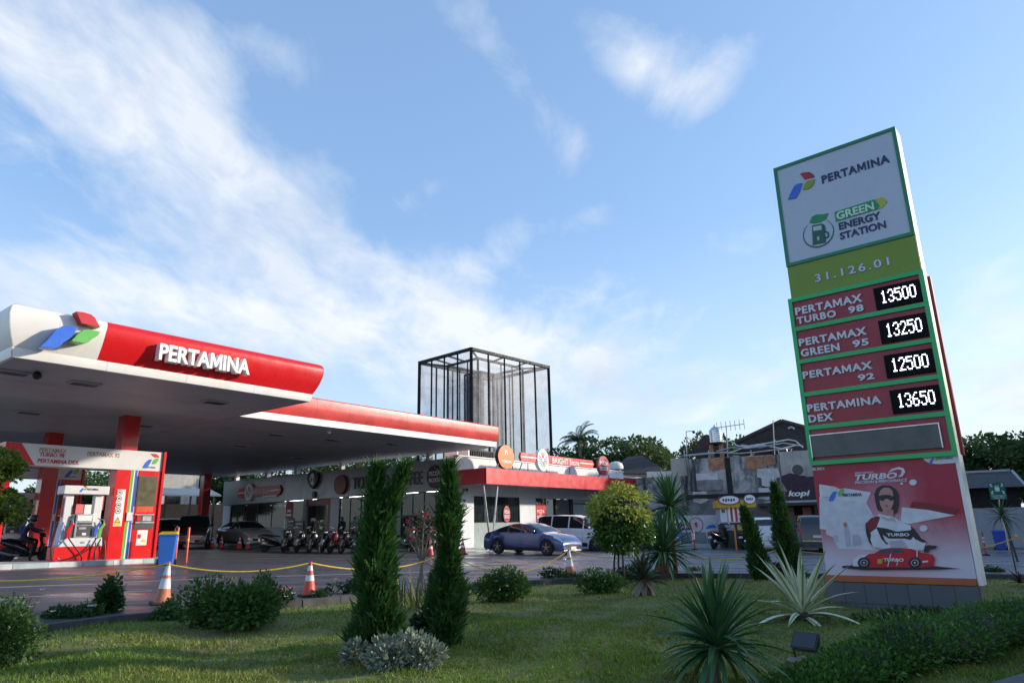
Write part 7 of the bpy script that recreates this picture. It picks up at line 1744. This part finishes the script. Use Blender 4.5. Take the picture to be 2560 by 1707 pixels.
# wheeled bins
M_BIN = mat('bin_blue', (.04, .17, .58), .4, 0, .06, 3); M_BIN2 = mat('bin_royal', (.02, .07, .42), .4, 0, .06, 3)
def make_bin(label, m, lid):
    T = thing('wheeled_bin', label, 'bin', (0, 0, 0), group='wheeled bins')
    P = [(-.20, -.22, .06), (.20, -.22, .06), (.20, .20, .06), (-.20, .20, .06), (-.26, -.27, .92), (.26, -.27, .92), (.26, .27, .92), (-.26, .27, .92)]
    MB().add(P, [(3, 2, 1, 0), (4, 5, 6, 7), (0, 1, 5, 4), (1, 2, 6, 5), (2, 3, 7, 6), (3, 0, 4, 7)]).build('body', m, T, bevel=.025)
    MB().xyz(-.275, .275, -.285, .285, .88, .925).build('rim', m, T, bevel=.012)
    MB().add([(-.28, -.30, .93), (.28, -.30, .93), (.28, .27, .95), (-.28, .27, .95), (-.24, -.26, .98), (.24, -.26, .98), (.24, .24, 1.02), (-.24, .24, 1.02)], [(3, 2, 1, 0), (4, 5, 6, 7), (0, 1, 5, 4), (1, 2, 6, 5), (2, 3, 7, 6), (3, 0, 4, 7)]).build('lid', lid, T, bevel=.012)
    MB().tube([(-.2, .31, .93), (.2, .31, .93)], .018, 8).build('handle', m, T)
    for s in (-1, 1):
        MB().lathe([(.10, -.03), (.10, .03), (.04, .035)], 16, (s*.25, .20, .10), V(1, 0, 0)).build('wheel', M_TYRE, T, smooth=True)
    return T
bn1 = make_bin('blue wheeled bin with a yellow rim beside the red pump frame', M_BIN, mat('lid_yellow', (.62, .42, .02), .4)); g = G(414, 1412); bn1.location = (g[0], g[1], gz(g[0], g[1])-.04); bn1.rotation_euler = (0, 0, .35); bn1.scale = (1.12, 1.12, 1.16)
bn2 = make_bin('royal blue wheeled bin at the right edge under the assembly sign', M_BIN2, M_BIN2); g = G(2504, 1374); bn2.location = (g[0], g[1], gz(g[0], g[1])-.04); bn2.rotation_euler = (0, 0, -.5); bn2.scale = (1.1, 1.1, 1.1)
# assembly point sign
g = G(2522, 1374); dA_ = np.hypot(g[0], g[1]); AF = Fr(V(g[0], g[1], 0), V(.93, -.36, 0)); T = thing('assembly_sign', 'green assembly point sign on a thin leaning pole at the right edge', 'sign', (g[0], g[1], gz(g[0], g[1])), world=True)
q = AF.box(*ze(542, 642), *ze(672, 778)); M_ASG = mat('assembly_green', (.01, .17, .12), .4, 0, .05)
MB().tube([AF.p(0, gz(g[0], g[1])-.02, -.05), AF.p((q[0]+q[1])/2, q[3]-.1, -.05)], .03, 8).build('pole', M_STEEL, T, smooth=True)
bo = MB().box(AF, q[0], q[1], q[2], q[3], -.015, .015).build('board', M_ASG, T); du, dv = q[1]-q[0], q[3]-q[2]; cu, cv = (q[0]+q[1])/2, q[2]+dv*.62
def ap(name, pts): MB().poly(AF, [(cu+a*du, cv+b_*dv) for a, b_ in pts], .016, .02).build(name, M_LETW, bo)
for k, s in ((-.09, .9), (.0, 1.), (.09, .9)):
    MB().poly(AF, [(cu+k*du+.035*du*cos(t*.63), cv+dv*.17*s+.035*du*sin(t*.63)) for t in range(10)], .016, .02).build('figure_head', M_LETW, bo)
    ap('figure', [(k-.05, -.02), (k-.035, -.17*s), (k-.01, -.17*s), (k, -.06), (k+.01, -.17*s), (k+.035, -.17*s), (k+.05, -.02), (k+.04, .11*s), (k-.04, .11*s)])
for sx, sy in ((-1, 1), (1, 1), (-1, -1), (1, -1)): ap('arrow', [(sx*.40, sy*.30), (sx*.26, sy*.30), (sx*.34, sy*.22), (sx*.24, sy*.14), (sx*.29, sy*.10), (sx*.38, sy*.18), (sx*.40, sy*.12)])
text('TITIK KUMPUL', AF, (q[0]+du*.1, q[1]-du*.1, q[2]+dv*.13, q[2]+dv*.20), .016, M_LETW, bo, depth=.004); text('ASSEMBLY POINT', AF, (q[0]+du*.14, q[1]-du*.14, q[2]+dv*.05, q[2]+dv*.10), .016, M_LETW, bo, depth=.004)
MB().box(AF, q[0]+du*.04, q[1]-du*.04, q[2]+dv*.235, q[2]+dv*.25, .016, .019).build('rule', M_LETW, bo)
# floodlight on the lawn
def zl(x, y): return 1560+x*.42517, 1300+y*.42517
g = G(*zl(1085, 815), -.1); zf = float(lawn_z(g[0], g[1])); T = thing('floodlight', 'small black floodlight on a concrete pad in the lawn', 'floodlight', (g[0], g[1], zf), rotz=radians(-52))
MB().lathe([(.24, -.03), (.26, .02), (.2, .035), (0, .035)], 9).build('pad', mat('pad_concrete', (.20, .17, .14), .9, 0, .3, 8, bump=.5), T)
MB().tube([(-.17, 0, .03), (-.19, 0, .19)], .012, 6).build('bracket', M_DARK, T); MB().tube([(.17, 0, .03), (.19, 0, .19)], .012, 6).build('bracket', M_DARK, T)
hd_ = MB(); Rm = Matrix.Rotation(radians(-38), 3, 'X'); P = [Rm @ Vector(p)+Vector((0, 0, .20)) for p in [(-.17, -.06, -.10), (.17, -.06, -.10), (.17, -.06, .12), (-.17, -.06, .12), (-.12, .07, -.07), (.12, .07, -.07), (.12, .07, .09), (-.12, .07, .09)]]
hd_.add(P, [(0, 1, 2, 3), (7, 6, 5, 4), (0, 4, 5, 1), (1, 5, 6, 2), (2, 6, 7, 3), (3, 7, 4, 0)]).build('lamp_housing', M_BLACK, T, bevel=.01)
P = [Rm @ Vector(p)+Vector((0, 0, .20)) for p in [(-.145, -.064, -.08), (.145, -.064, -.08), (.145, -.064, .10), (-.145, -.064, .10)]]; MB().add(P, [(0, 1, 2, 3)]).build('lens', M_CGLASS, T)
for k in range(5): P = [Rm @ Vector((-.1+.05*k, .075+.0*k, -.06)), Rm @ Vector((-.1+.05*k, .095, .08))]; MB().beam(V(*P[0])+V(0, 0, .2), V(*P[1])+V(0, 0, .2), .012).build('cooling_fin', M_DARK, T)

# ================================================================== GARDEN
random.seed(77)
LM = lambda n, c, **k: leafmat(n, c, **k)
L_CYP = LM('cypress_leaf', (.045, .115, .026), isl=.55); L_CYPD = mat('cypress_core', (.010, .022, .007), .9, 0, .3, 8)  # near-black core colour, set inside foliage to block see-through
L_DRA = LM('dracaena_leaf', (.042, .115, .040), isl=.3, trans=.12, spec=.5); L_DRY = LM('dry_leaf', (.22, .17, .12), isl=.3); L_TOP = [LM('topiary_sunlit', (.34, .38, .065), isl=.4), LM('topiary_shaded', (.08, .17, .03), isl=.4)]  # topiary pair: sunlit and shaded tone of the same foliage
L_SHR = LM('shrub_leaf', (.058, .135, .026)); L_SHD = LM('shrub_dark', (.032, .085, .022)); L_VAR = LM('variegated_leaf', (.24, .28, .20), isl=.5); L_HED = LM('hedge_leaf', (.060, .150, .022), isl=.6); L_YG = LM('yellow_green', (.20, .22, .03))
F_W = mat('flower_white', (.62, .62, .58), .6); F_Y = mat('flower_yellow', (.70, .42, .02), .6); F_P = mat('flower_pink', (.60, .08, .12), .6); F_R = mat('flower_red', (.55, .02, .05), .6)
def lawnG(px, py):
    g = G(px, py, -DROP)
    for _ in range(4): g = G(px, py, float(lawn_z(g[0], g[1])-gz(g[0], g[1])))
    return g
def cypress(label, p, tops, prof, n=9000, seed=0, L=.115, W=.026):
    """tops: list of (dx,dy,z0,z1,rscale) columns; prof(t)-> radius in m"""
    z = float(lawn_z(p[0], p[1])); T = thing('cypress', label, 'cypress', (p[0], p[1], z-.03), group='garden cypresses')
    MB().tube([(0, 0, -.05), (0, 0, .5)], [.05, .04], 8).build('trunk', M_BARK, T, smooth=True)
    vs = []; core = MB()
    for ci, (dx, dy, za, zb, rs) in enumerate(tops):
        m = int(n*(zb-za)/tops[0][3]); t = RNG.uniform(0, 1, m)**1.08; a = RNG.uniform(0, 2*pi, m)
        zz = za+(zb-za)*t
        rad = np.array([prof(x/tops[0][3]) for x in (za+(zb-za)*t*(1. if ci == 0 else 1.))])*rs if ci == 0 else rs*(1-t)**.75*np.clip(.35+t*3, 0, 1)
        lump = 1+.26*np.sin(a*2+zz*5+seed)+.20*np.sin(a*5-zz*11+seed*2)+.12*np.sin(zz*19+a*3)+.10*np.sin(zz*6.1+seed)
        rr = rad*lump*RNG.uniform(.70, 1.18, m); ox = dx*np.clip((zz-za)/(zb-za)*1.0, 0, 1)+.03*np.sin(zz*2+seed); oy = dy*(zz-za)/(zb-za)
        C = np.stack([ox+rr*np.cos(a), oy+rr*np.sin(a), zz], 1); D = np.stack([np.cos(a)*.75, np.sin(a)*.75, np.full(m, 1.15)], 1)+RNG.normal(size=(m, 3))*.42
        ln = RNG.uniform(.6, 1.5, m); ln[::23] *= 1.9; vs.append(leaf_quads(C, D, L*ln, W*RNG.uniform(.7, 1.5, m), 0, .1))
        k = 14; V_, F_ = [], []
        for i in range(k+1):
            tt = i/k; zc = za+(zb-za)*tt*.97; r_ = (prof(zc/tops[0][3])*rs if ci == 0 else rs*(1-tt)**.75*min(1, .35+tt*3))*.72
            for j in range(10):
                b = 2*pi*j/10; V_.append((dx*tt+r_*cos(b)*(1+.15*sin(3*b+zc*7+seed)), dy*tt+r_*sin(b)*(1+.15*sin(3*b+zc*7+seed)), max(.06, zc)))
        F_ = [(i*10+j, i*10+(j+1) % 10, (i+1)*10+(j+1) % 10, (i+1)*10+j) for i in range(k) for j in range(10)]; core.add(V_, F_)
    core.build('dark_core', L_CYPD, T, smooth=True)['kind'] = 'stuff'; foliage('crown', L_CYP, T, np.concatenate(vs)); return T  # dark core added behind the sprays to stop see-through
def height_at(p, px, py):
    D = hypot(p[0], p[1]); return DIST(px, py, D)[2]-float(lawn_z(p[0], p[1]))
pf = lambda tab: (lambda t: float(np.interp(t, [a for a, _ in tab], [b for _, b in tab])))
pA = lawnG(936, 1640); hA = height_at(pA, 933, 1165); sA = hypot(pA[0], pA[1])/1707.
cypress('tall leafy cypress with two tips, left of the garden pair', pA, [(-.02, 0, 0, hA, 1.), (.36, .05, hA*.56, hA*1.0, .075)], pf([(0, 30*sA), (.08, 42*sA), (.25, 38*sA), (.45, 27*sA), (.6, 22*sA), (.72, 14*sA), (.85, 7*sA), (1, 1*sA)]), 15000, 1)
pB = lawnG(1122, 1612); hB = height_at(pB, 1122, 1160); sB = hypot(pB[0], pB[1])/1707.
cypress('slender tall cypress, right of the garden pair', pB, [(-.03, 0, 0, hB, 1.)], pf([(0, 22*sB), (.1, 31*sB), (.25, 28*sB), (.42, 16*sB), (.55, 15*sB), (.68, 18*sB), (.8, 9*sB), (.92, 4*sB), (1, .6*sB)]), 13000, 4)
for (bp, tp, prof, lab, sd) in (((1908, 1452), (1873, 1268), [(0, 11), (.15, 15), (.4, 13), (.6, 11), (.8, 7), (1, .6)], 'narrow cypress left of the price sign, nearer the kiosk', 6), ((1988, 1450), (1956, 1208), [(0, 12), (.15, 17), (.4, 17), (.6, 14), (.8, 9), (1, .6)], 'narrow cypress directly beside the price sign', 9)):
    p = lawnG(*bp); s = hypot(p[0], p[1])/1707.; h = height_at(p, *tp); dxx = (tp[0]-bp[0])*s*.75; cypress(lab, p, [(dxx, 0, 0, h, 1.)], (lambda pr, s_: (lambda t: pr(t)*s_))(pf(prof), s), 6500, sd, L=.12, W=.035)
# variegated low shrubs at the foot of the cypresses
p = lawnG(1010, 1668); s = hypot(p[0], p[1])/1707.; shrub('pale variegated shrub at the foot of the two cypresses', p, (85*s, .32), 80*s, L_VAR, 1900, .085, .045, shell=.5)
p = lawnG(880, 1655); shrub('small grey variegated shrub left of the cypress foot', p, (40*s, .2), 60*s, L_VAR, 520, .08, .042)
p = lawnG(1080, 1590); shrub('dark broad-leaved shrub between the two cypresses', p, (60*s, .3), 110*s, LM('broad_dark', (.03, .055, .025)), 380, .15, .075)
# snake plant clump
p = lawnG(1040, 1520); s = hypot(p[0], p[1])/1707.; T = thing('snake_plant', 'clump of upright yellow-edged strap leaves between the cypresses', 'plant', (p[0], p[1], float(lawn_z(p[0], p[1]))-.02))
sm_ = strap_meshes('leaf', LM('snake_leaf', (.14, .15, .045), isl=.4), 95*s, .055, [.05, .2, .4]); 
for i in range(34):
    o = bpy.data.objects.new('leaf', random.choice(sm_)); COL.objects.link(o); o.parent = T; a = random.uniform(0, 6.28); r_ = sqrt(random.random())*.42
    o.location = (r_*cos(a), r_*sin(a)*.5, 0); o.rotation_euler = (random.uniform(-1, 1), -radians(random.uniform(68, 92)), random.uniform(0, 6.28)); k = random.uniform(.6, 1.1); o.scale = (k, k, k)
# thin flowering tree
p = lawnG(1052, 1470); s = hypot(p[0], p[1])/1707.; T = thing('flowering_tree', 'thin bare-stemmed shrub with a few red flowers between the cypresses', 'shrub', (p[0], p[1], float(lawn_z(p[0], p[1]))-.02))
mbt = MB(); fl = MB(); pts_ = []
mbt.tube([(0, 0, 0), (.01, 0, .35), (.02, 0, .62)], [.045, .035, .03], 8)
for k in range(9):
    a = 6.28*k/9; r_ = random.uniform(.25, .5); h_ = random.uniform(1.1, 1.75); e = V(r_*cos(a), r_*sin(a)*.6, h_); mbt.tube([(.02, 0, .6), V(r_*.5*cos(a), r_*.3*sin(a), .6+(h_-.6)*.55), e], [.025, .016, .006], 6); pts_.append(e)
mbt.build('trunk', M_BARKP, T, smooth=True); pp_ = np.concatenate([RNG.normal(size=(48, 3))*.13+e for e in pts_]); foliage('crown', LM('sparse_leaf', (.075, .085, .045)), T, leaf_quads(pp_, RNG.normal(size=pp_.shape), .10, .045))
for k in range(9):
    c = pts_[k]+V(random.uniform(-.1, .1), 0, .1)
    for j in range(5): b = j*1.2566; fl.add([c, c+V(cos(b-.5), 0, sin(b-.5))*.05, c+V(cos(b), -.3, sin(b))*.085, c+V(cos(b+.5), 0, sin(b+.5))*.05], [(0, 1, 2, 3)])
fl.build('flowers', F_R, T)['kind'] = 'stuff'
# shrubs of the border: centre px, base row, half width px, height px
def border(label, px, py, hw, h, m, n, fl=(), L=.08, W=.045, dy=.35, **k):
    p = lawnG(px, py); s = hypot(p[0], p[1])/1707.; q = p*(1+dy*hw*s/hypot(p[0], p[1])); return shrub(label, (q[0], q[1]), (hw*s, max(.22, hw*s*.6)), h*s, m, n, L, W, flowers=fl, group='border shrubs', **k)
border('wide leafy shrub with white flowers right of the cypress pair', 1250, 1506, 75, 88, L_SHR, 3200, ((F_W, 16, .035), (F_Y, 8, .03)), lumps=9)
border('dark small shrub in front of the pale worn cone', 1378, 1458, 42, 42, L_SHD, 900, ((F_W, 6, .04),)); border('low dark shrub at the foot of the pale worn cone', 1428, 1456, 24, 24, L_SHD, 420)
border('spreading shrub left of the dark rosette plant', 1505, 1484, 68, 62, L_SHR, 2200, lumps=8); border('shrub under the round clipped tree', 1590, 1452, 60, 40, L_SHD, 1300)
border('flower bed shrub with yellow blossoms at the left', 562, 1578, 110, 118, L_SHR, 3600, ((F_Y, 9, .04),), lumps=10, L=.095, W=.05); border('upright light green shrub at the right end of the flower bed', 655, 1560, 34, 125, LM('light_shrub', (.075, .13, .03)), 1100, L=.08, W=.035)
T = border('low shrub with pink flowers behind the flower bed', 700, 1522, 40, 52, L_SHD, 1000, ((F_P, 7, .06), (F_W, 5, .04))); border('small shrub at the foot of the faded cone', 408, 1552, 30, 46, L_SHR, 600)
border('dark shrub with white flowers left of the tall border bush', 175, 1566, 55, 46, L_SHD, 1200, ((F_W, 10, .04),)); border('tall dark border bush left of the faded cone', 272, 1552, 34, 92, L_SHD, 1300, ((F_W, 4, .035),), L=.09, W=.06); border('low shrub between the border bush and the white-flowered shrub', 225, 1560, 30, 48, L_SHR, 650)
border('dark shrub left of the two-tipped cypress', 870, 1500, 48, 58, L_SHD, 1100, ((F_W, 4, .03),)); border('small twiggy shrub right of the striped cone', 805, 1510, 26, 36, L_SHD, 420, ((F_W, 5, .03),))
border('small yellow-green tuft on the lawn edge', 1735, 1436, 20, 20, L_YG, 320, dy=.05); border('low shrub right of the price sign', 2482, 1440, 30, 22, L_SHD, 600); border('small shrub between the narrow cypresses', 1938, 1450, 14, 50, LM('reddish_leaf', (.06, .035, .025)), 320)
border('low planting along the plinth of the price sign', 2260, 1560, 120, 34, L_SHD, 1900, L=.09, W=.03, dy=.02)
# left edge tree with a leafy head, and the clipped balls
p = lawnG(20, 1660); s = hypot(p[0], p[1])/1707.; T = shrub('leafy bush on a short trunk at the lower left edge', p, (78*s, .42), 150*s, LM('left_bush', (.060, .125, .028)), 3400, .065, .035, lumps=9, flowers=((F_W, 14, .025),), group='border shrubs', shell=.3)
pl = lawnG(-75, 1600); sl_ = hypot(pl[0], pl[1])/1707.; zl_ = float(lawn_z(pl[0], pl[1])); T = thing('topiary', 'clipped shrub with stacked leaf balls at the left edge', 'topiary', (pl[0], pl[1], zl_-.03))
MB().tube([(0, 0, 0), (.03, .02, 1.), (0, 0, 2.6)], [.05, .04, .03], 8).build('trunk', M_BARK, T, smooth=True)
for (px, py, r_) in ((6, 1163, 33), (8, 1270, 36)):
    c = DIST(px, py, hypot(pl[0], pl[1])); c = c-V(pl[0], pl[1], zl_-.03); vs = crown_leaves(c, (r_*sl_,)*3, 60, 60, .055, .03, .26, .6); foliage('leaf_ball', LM('ball_leaf', (.11, .17, .03)), T, vs)
    MB().ell(tuple(c), r_*sl_*.72, r_*sl_*.72, r_*sl_*.72, 12, 8).build('dark_core', L_CYPD, T, smooth=True)  # dark core added inside each leaf ball
# round clipped tree; sunlit top and shaded lower part put into leaf colours
p = lawnG(1546, 1462); s = hypot(p[0], p[1])/1707.; z = float(lawn_z(p[0], p[1])); T = thing('round_tree', 'round clipped tree with yellow-green top on thin stems before the parked cars', 'tree', (p[0], p[1], z-.03))
cz = height_at(p, 1562, 1288); cxo = (1562-1546)*s
for (dx, k) in ((-.12, .9), (.02, 1.), (.18, .95)): MB().tube([(dx, 0, 0), (dx*.8+.02, .02, cz*.35), (dx*.5+cxo*.5, 0, cz*.75)], [.03, .028, .02], 7).build('stem', M_BARK, T, smooth=True)
R_ = 75*s; cc = V(cxo, 0, cz)
MB().ell(tuple(cc), R_*.72, R_*.68, R_*.66, 14, 9).build('dark_core', L_CYPD, T, smooth=True)  # dark core added inside the round crown
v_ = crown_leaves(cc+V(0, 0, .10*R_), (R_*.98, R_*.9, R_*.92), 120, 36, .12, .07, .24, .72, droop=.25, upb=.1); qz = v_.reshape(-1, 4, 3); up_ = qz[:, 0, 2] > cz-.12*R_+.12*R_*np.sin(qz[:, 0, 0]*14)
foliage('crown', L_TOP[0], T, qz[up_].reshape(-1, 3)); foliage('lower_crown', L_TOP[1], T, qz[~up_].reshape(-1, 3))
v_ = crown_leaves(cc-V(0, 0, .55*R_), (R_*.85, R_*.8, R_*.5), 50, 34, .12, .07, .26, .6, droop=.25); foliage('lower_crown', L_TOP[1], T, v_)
# spiky plants
def dracaena(label, p, z_head, n, L, W, el, curves, trunk, tm, parts=True, name='dracaena', lean=(0, 0), mt=None):
    z = float(lawn_z(p[0], p[1])) if not hasattr(p, 'z') else 0; T = thing(name, label, 'spiky plant', (p[0], p[1], z-.03), group='spiky plants'); hx, hy = lean
    MB().tube([(0, 0, -.02), (hx*.4, hy*.4, z_head*.5), (hx, hy, z_head)], [trunk*1.15, trunk, trunk*.9], 10).build('trunk', tm, T, smooth=True)
    if parts: rosette(T, strap_meshes('leaf', mt or L_DRA, L, W, curves), (hx, hy, z_head), n, el)
    else: joined_rosette(T, mt or L_DRA, (hx, hy, z_head), n, el, L, W, (curves[0], curves[-1]))
    return T
p = lawnG(1781, 1712); h = height_at(p, 1800, 1604); dracaena('large dark green spiky plant in the foreground, before the floodlight', p, h, 130, .84, .075, (-24, 88), [.15, .35, .6, .85], .055, M_BARKP, lean=(.08, 0))
p = lawnG(1668, 1445); h = height_at(p, 1662, 1375); s = hypot(p[0], p[1])/1707.; dracaena('middle spiky plant on a short trunk in front of the notice board', p, h, 130, 110*s, .105, (-28, 88), [.15, .4, .7], .12, M_BARKP, lean=(-.05, 0))
p = lawnG(1690, 1441); h = height_at(p, 1684, 1262); s = hypot(p[0], p[1])/1707.; dracaena('tall spiky plant on a yellow-brown trunk behind the middle one', p, h, 100, 92*s, .10, (-35, 86), [.15, .45, .8], .07, mat('trunk_tan', (.34, .19, .06), .8, 0, .2, 5))
p = lawnG(2520, 1432); p = G(2545, 1404); h = 1.75; T = dracaena('thin spiky plant in front of the pale wall at the right edge', p, h, 46, .85, .06, (-40, 80), [.3, .6, .9], .035, M_BARK, parts=False, lean=(-.25, 0)); T.location[2] = gz(p[0], p[1])-.03
# variegated fountain plant, with pale striped leaves
def striped():
    m = bpy.data.materials.new('striped_leaf'); m.use_nodes = True; t = NT(m.node_tree); t.n.clear(); out = t.node('ShaderNodeOutputMaterial'); p_ = t.node('ShaderNodeBsdfPrincipled'); tc = t.node('ShaderNodeTexCoord').outputs['Object']
    sp = t.node('ShaderNodeSeparateXYZ'); t.put(sp.inputs[0], tc); e = t.math('ABSOLUTE', sp.outputs[1]); n = t.noise(tc, 30, 3)
    c = t.mix(t.maprange(t.math('ADD', e, t.math('MULTIPLY', n, .014)), .018, .030), (.17, .26, .10), (.68, .67, .48)); t.put(p_.inputs['Base Color'], c); p_.inputs['Roughness'].default_value = .45; t.l.new(p_.outputs[0], out.inputs[0]); return m
p = lawnG(2008, 1548); s = hypot(p[0], p[1])/1707.; T = thing('variegated_agave', 'fountain plant with cream-edged leaves at the left foot of the price sign', 'spiky plant', (p[0], p[1], float(lawn_z(p[0], p[1]))-.03))
rosette(T, strap_meshes('leaf', striped(), 150*s, .15, [.05, .25, .5, .8]), (0, 0, .12), 40, (-8, 80), smin=.6, smax=1.1); MB().lathe([(.12, -.02), (.1, .12), (.04, .2)], 10).build('stem', M_BARK, T, smooth=True)
# dark rosette with dry hanging leaves
p = lawnG(1610, 1486); s = hypot(p[0], p[1])/1707.; T = thing('rosette_plant', 'dark rosette plant with dry brown leaves hanging at its base', 'plant', (p[0], p[1], float(lawn_z(p[0], p[1]))-.03))
rosette(T, strap_meshes('leaf', LM('rosette_leaf', (.035, .045, .022), isl=.4), 70*s, .13, [.1, .35, .6]), (0, 0, .34), 26, (5, 80)); rosette(T, strap_meshes('dry_leaf', L_DRY, 50*s, .15, [.9]), (0, -.05, .34), 12, (-40, -15), name='dry_leaf'); MB().lathe([(.10, -.02), (.09, .34)], 10).build('stem', M_BARK, T, smooth=True)
p = lawnG(2552, 1468); T = thing('rosette_plant', 'small reddish rosette plant on the lawn at the right edge', 'plant', (p[0], p[1], float(lawn_z(p[0], p[1]))-.02)); joined_rosette(T, LM('maroon_leaf', (.06, .022, .022)), (0, 0, .1), 18, (5, 70), .42, .07, (.3, .7), 'leaves')
p = lawnG(600, 1560); T = thing('rosette_plant', 'dark maroon rosette plant in the middle of the flower bed', 'plant', (p[0], p[1], float(lawn_z(p[0], p[1]))-.02)); rosette(T, strap_meshes('leaf', LM('maroon_leaf', (.06, .022, .022)), .62, .10, [.1, .3, .5]), (0, 0, .18), 18, (25, 85))
# grass stalks
for (a, b_, l) in (((2238, 1645), (2195, 1515), 'long pale grass stalk leaning before the price sign plinth'), ((1925, 1712), (1945, 1668), 'pale grass stalk at the bottom edge right of the big spiky plant'), ((2030, 1712), (2042, 1672), 'short pale grass stalk at the bottom edge beside the hedge')):
    p = lawnG(*a); D = hypot(p[0], p[1]); e = DIST(*b_, D); m_ = (p+e)/2+V(.02, 0, .02); mb = MB().tube([p-V(0, 0, .03), m_, e], [.006, .006, .003], 5); solo(mb, 'grass_stalk', LM('stalk', (.26, .33, .20)), l, 'grass stalk', p)

# ---------------------------------------------------------------- hedge along the near right edge
ha = [lawnG(1985, 1730), lawnG(2120, 1712), lawnG(2300, 1668), lawnG(2470, 1622), lawnG(2640, 1590), lawnG(2900, 1560)]
hedge = thing('hedge', 'low leafy hedge running along the lower right edge', 'hedge', (ha[1][0], ha[1][1], float(lawn_z(ha[1][0], ha[1][1]))-.03), world=True)
o_ = OFF[hedge.name]; vs = []; core = MB()
seg = np.linspace(0, len(ha)-1.001, 46); cen = []
for t in seg:
    i = int(t); f = t-i; c = ha[i]*(1-f)+ha[i+1]*f; cen.append(c)
hh = lambda t: .10+.42*min(1, t/len(seg)*2.6)
for i, c in enumerate(cen):
    z = float(lawn_z(c[0], c[1])); h = hh(i)*random.uniform(.85, 1.12); n = 620; wd = .30+.22*min(1, i/14)
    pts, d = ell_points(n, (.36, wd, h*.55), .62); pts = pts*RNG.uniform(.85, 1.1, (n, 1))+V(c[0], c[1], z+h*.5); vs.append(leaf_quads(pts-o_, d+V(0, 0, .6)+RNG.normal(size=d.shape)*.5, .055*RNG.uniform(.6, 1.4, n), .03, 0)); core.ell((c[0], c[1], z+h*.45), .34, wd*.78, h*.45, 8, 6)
foliage('foliage', L_HED, hedge, np.concatenate(vs)); core.build('dark_core', L_CYPD, hedge)['kind'] = 'stuff'  # dark core added to close the gaps between hedge leaves
# footpath beyond the hedge
P = [(c[0]+.62, c[1]-.62, float(lawn_z(c[0], c[1]))+.02) for c in cen]; P2 = [(c[0]+2.6, c[1]-2.6, float(lawn_z(c[0], c[1]))+.02) for c in cen]; n = len(P)
tag(MB().add(P+P2, [(i, n+i, n+i+1, i+1) for i in range(n-1)]).build('footpath', mat('footpath_asphalt', (.10, .10, .105), .85, 0, .2, 4, bump=.5)), kind='structure')

# ---------------------------------------------------------------- grass on the lawn (uncountable)
def lawn_grass():
    N = 340000; D = RNG.uniform(1/26., 1/5.2, N); D = 1/D; az = RNG.uniform(radians(-47), radians(47), N); x = D*np.sin(az); y = D*np.cos(az)
    ky = np.interp(x, [k[0] for k in KP], [k[1] for k in KP]); ok = (y < ky-.12) & (y > 2.2)
    pat = np.array([mnoise.noise(Vector((a*.55, b*.55, 0)))+.5*mnoise.noise(Vector((a*1.7, b*1.7, 3))) for a, b in zip(x[::16], y[::16])]); pat = np.repeat(pat, 16)[:N]
    return x, y, ok
x, y, ok = lawn_grass(); x, y = x[ok], y[ok]; N = len(x); z = lawn_z(x, y)
pat = np.sin(x*1.9+np.sin(y*1.3)*1.5)*np.sin(y*2.3+np.cos(x*1.1)*1.2)+.6*np.sin(x*5.1+y*3.7)*np.sin(y*6.3-x*2.9); keep = RNG.uniform(-1.1, 1.2, N) < pat+.80-1.5*np.clip(np.sin(x*.83+2.1+np.sin(y*.9))*np.sin(y*1.07+x*.4)-.45, 0, 1); x, y, z, pat = x[keep], y[keep], z[keep], pat[keep]; N = len(x)
h = (.028+.022*RNG.uniform(0, 1, N)**2+.018*np.clip(pat, 0, 1))*RNG.uniform(.7, 1.5, N); a = RNG.uniform(0, 2*pi, N); wd = .0045+.0005*np.hypot(x, y); lean = RNG.uniform(.2, 1.1, N)*h; b = RNG.uniform(0, 2*pi, N)
B = np.stack([x, y, z-.004], 1); S_ = np.stack([np.cos(a)*wd, np.sin(a)*wd, 0*wd], 1); Tp = B+np.stack([np.cos(b)*lean, np.sin(b)*lean, h], 1)
tri = np.stack([B-S_, B+S_, Tp], 1)
M_GR = [mat('grass_green', (.150, .215, .026), .6, 0, .5, .9, island=.45, trans=.3), mat('grass_dry', (.24, .22, .06), .7, 0, .4, .9, island=.4, trans=.2), mat('grass_lush', (.155, .255, .025), .6, 0, .4, .9, island=.4, trans=.3)]
sel = RNG.uniform(0, 1, N)+.18*np.sin(x*.9+y*.5)+.15*np.sin(y*2.1-x); 
me = fast_mesh('grass', tri.reshape(-1, 3), 3, M_GR); me.polygons.foreach_set('material_index', np.where(sel > .93, 1, np.where(sel < .3, 2, 0)).astype(np.int32)); me.update()
gr = bpy.data.objects.new('grass', me); COL.objects.link(gr); tag(gr, 'short uneven grass covering the lawn', 'grass', kind='stuff')
SC.render.engine = 'CYCLES'
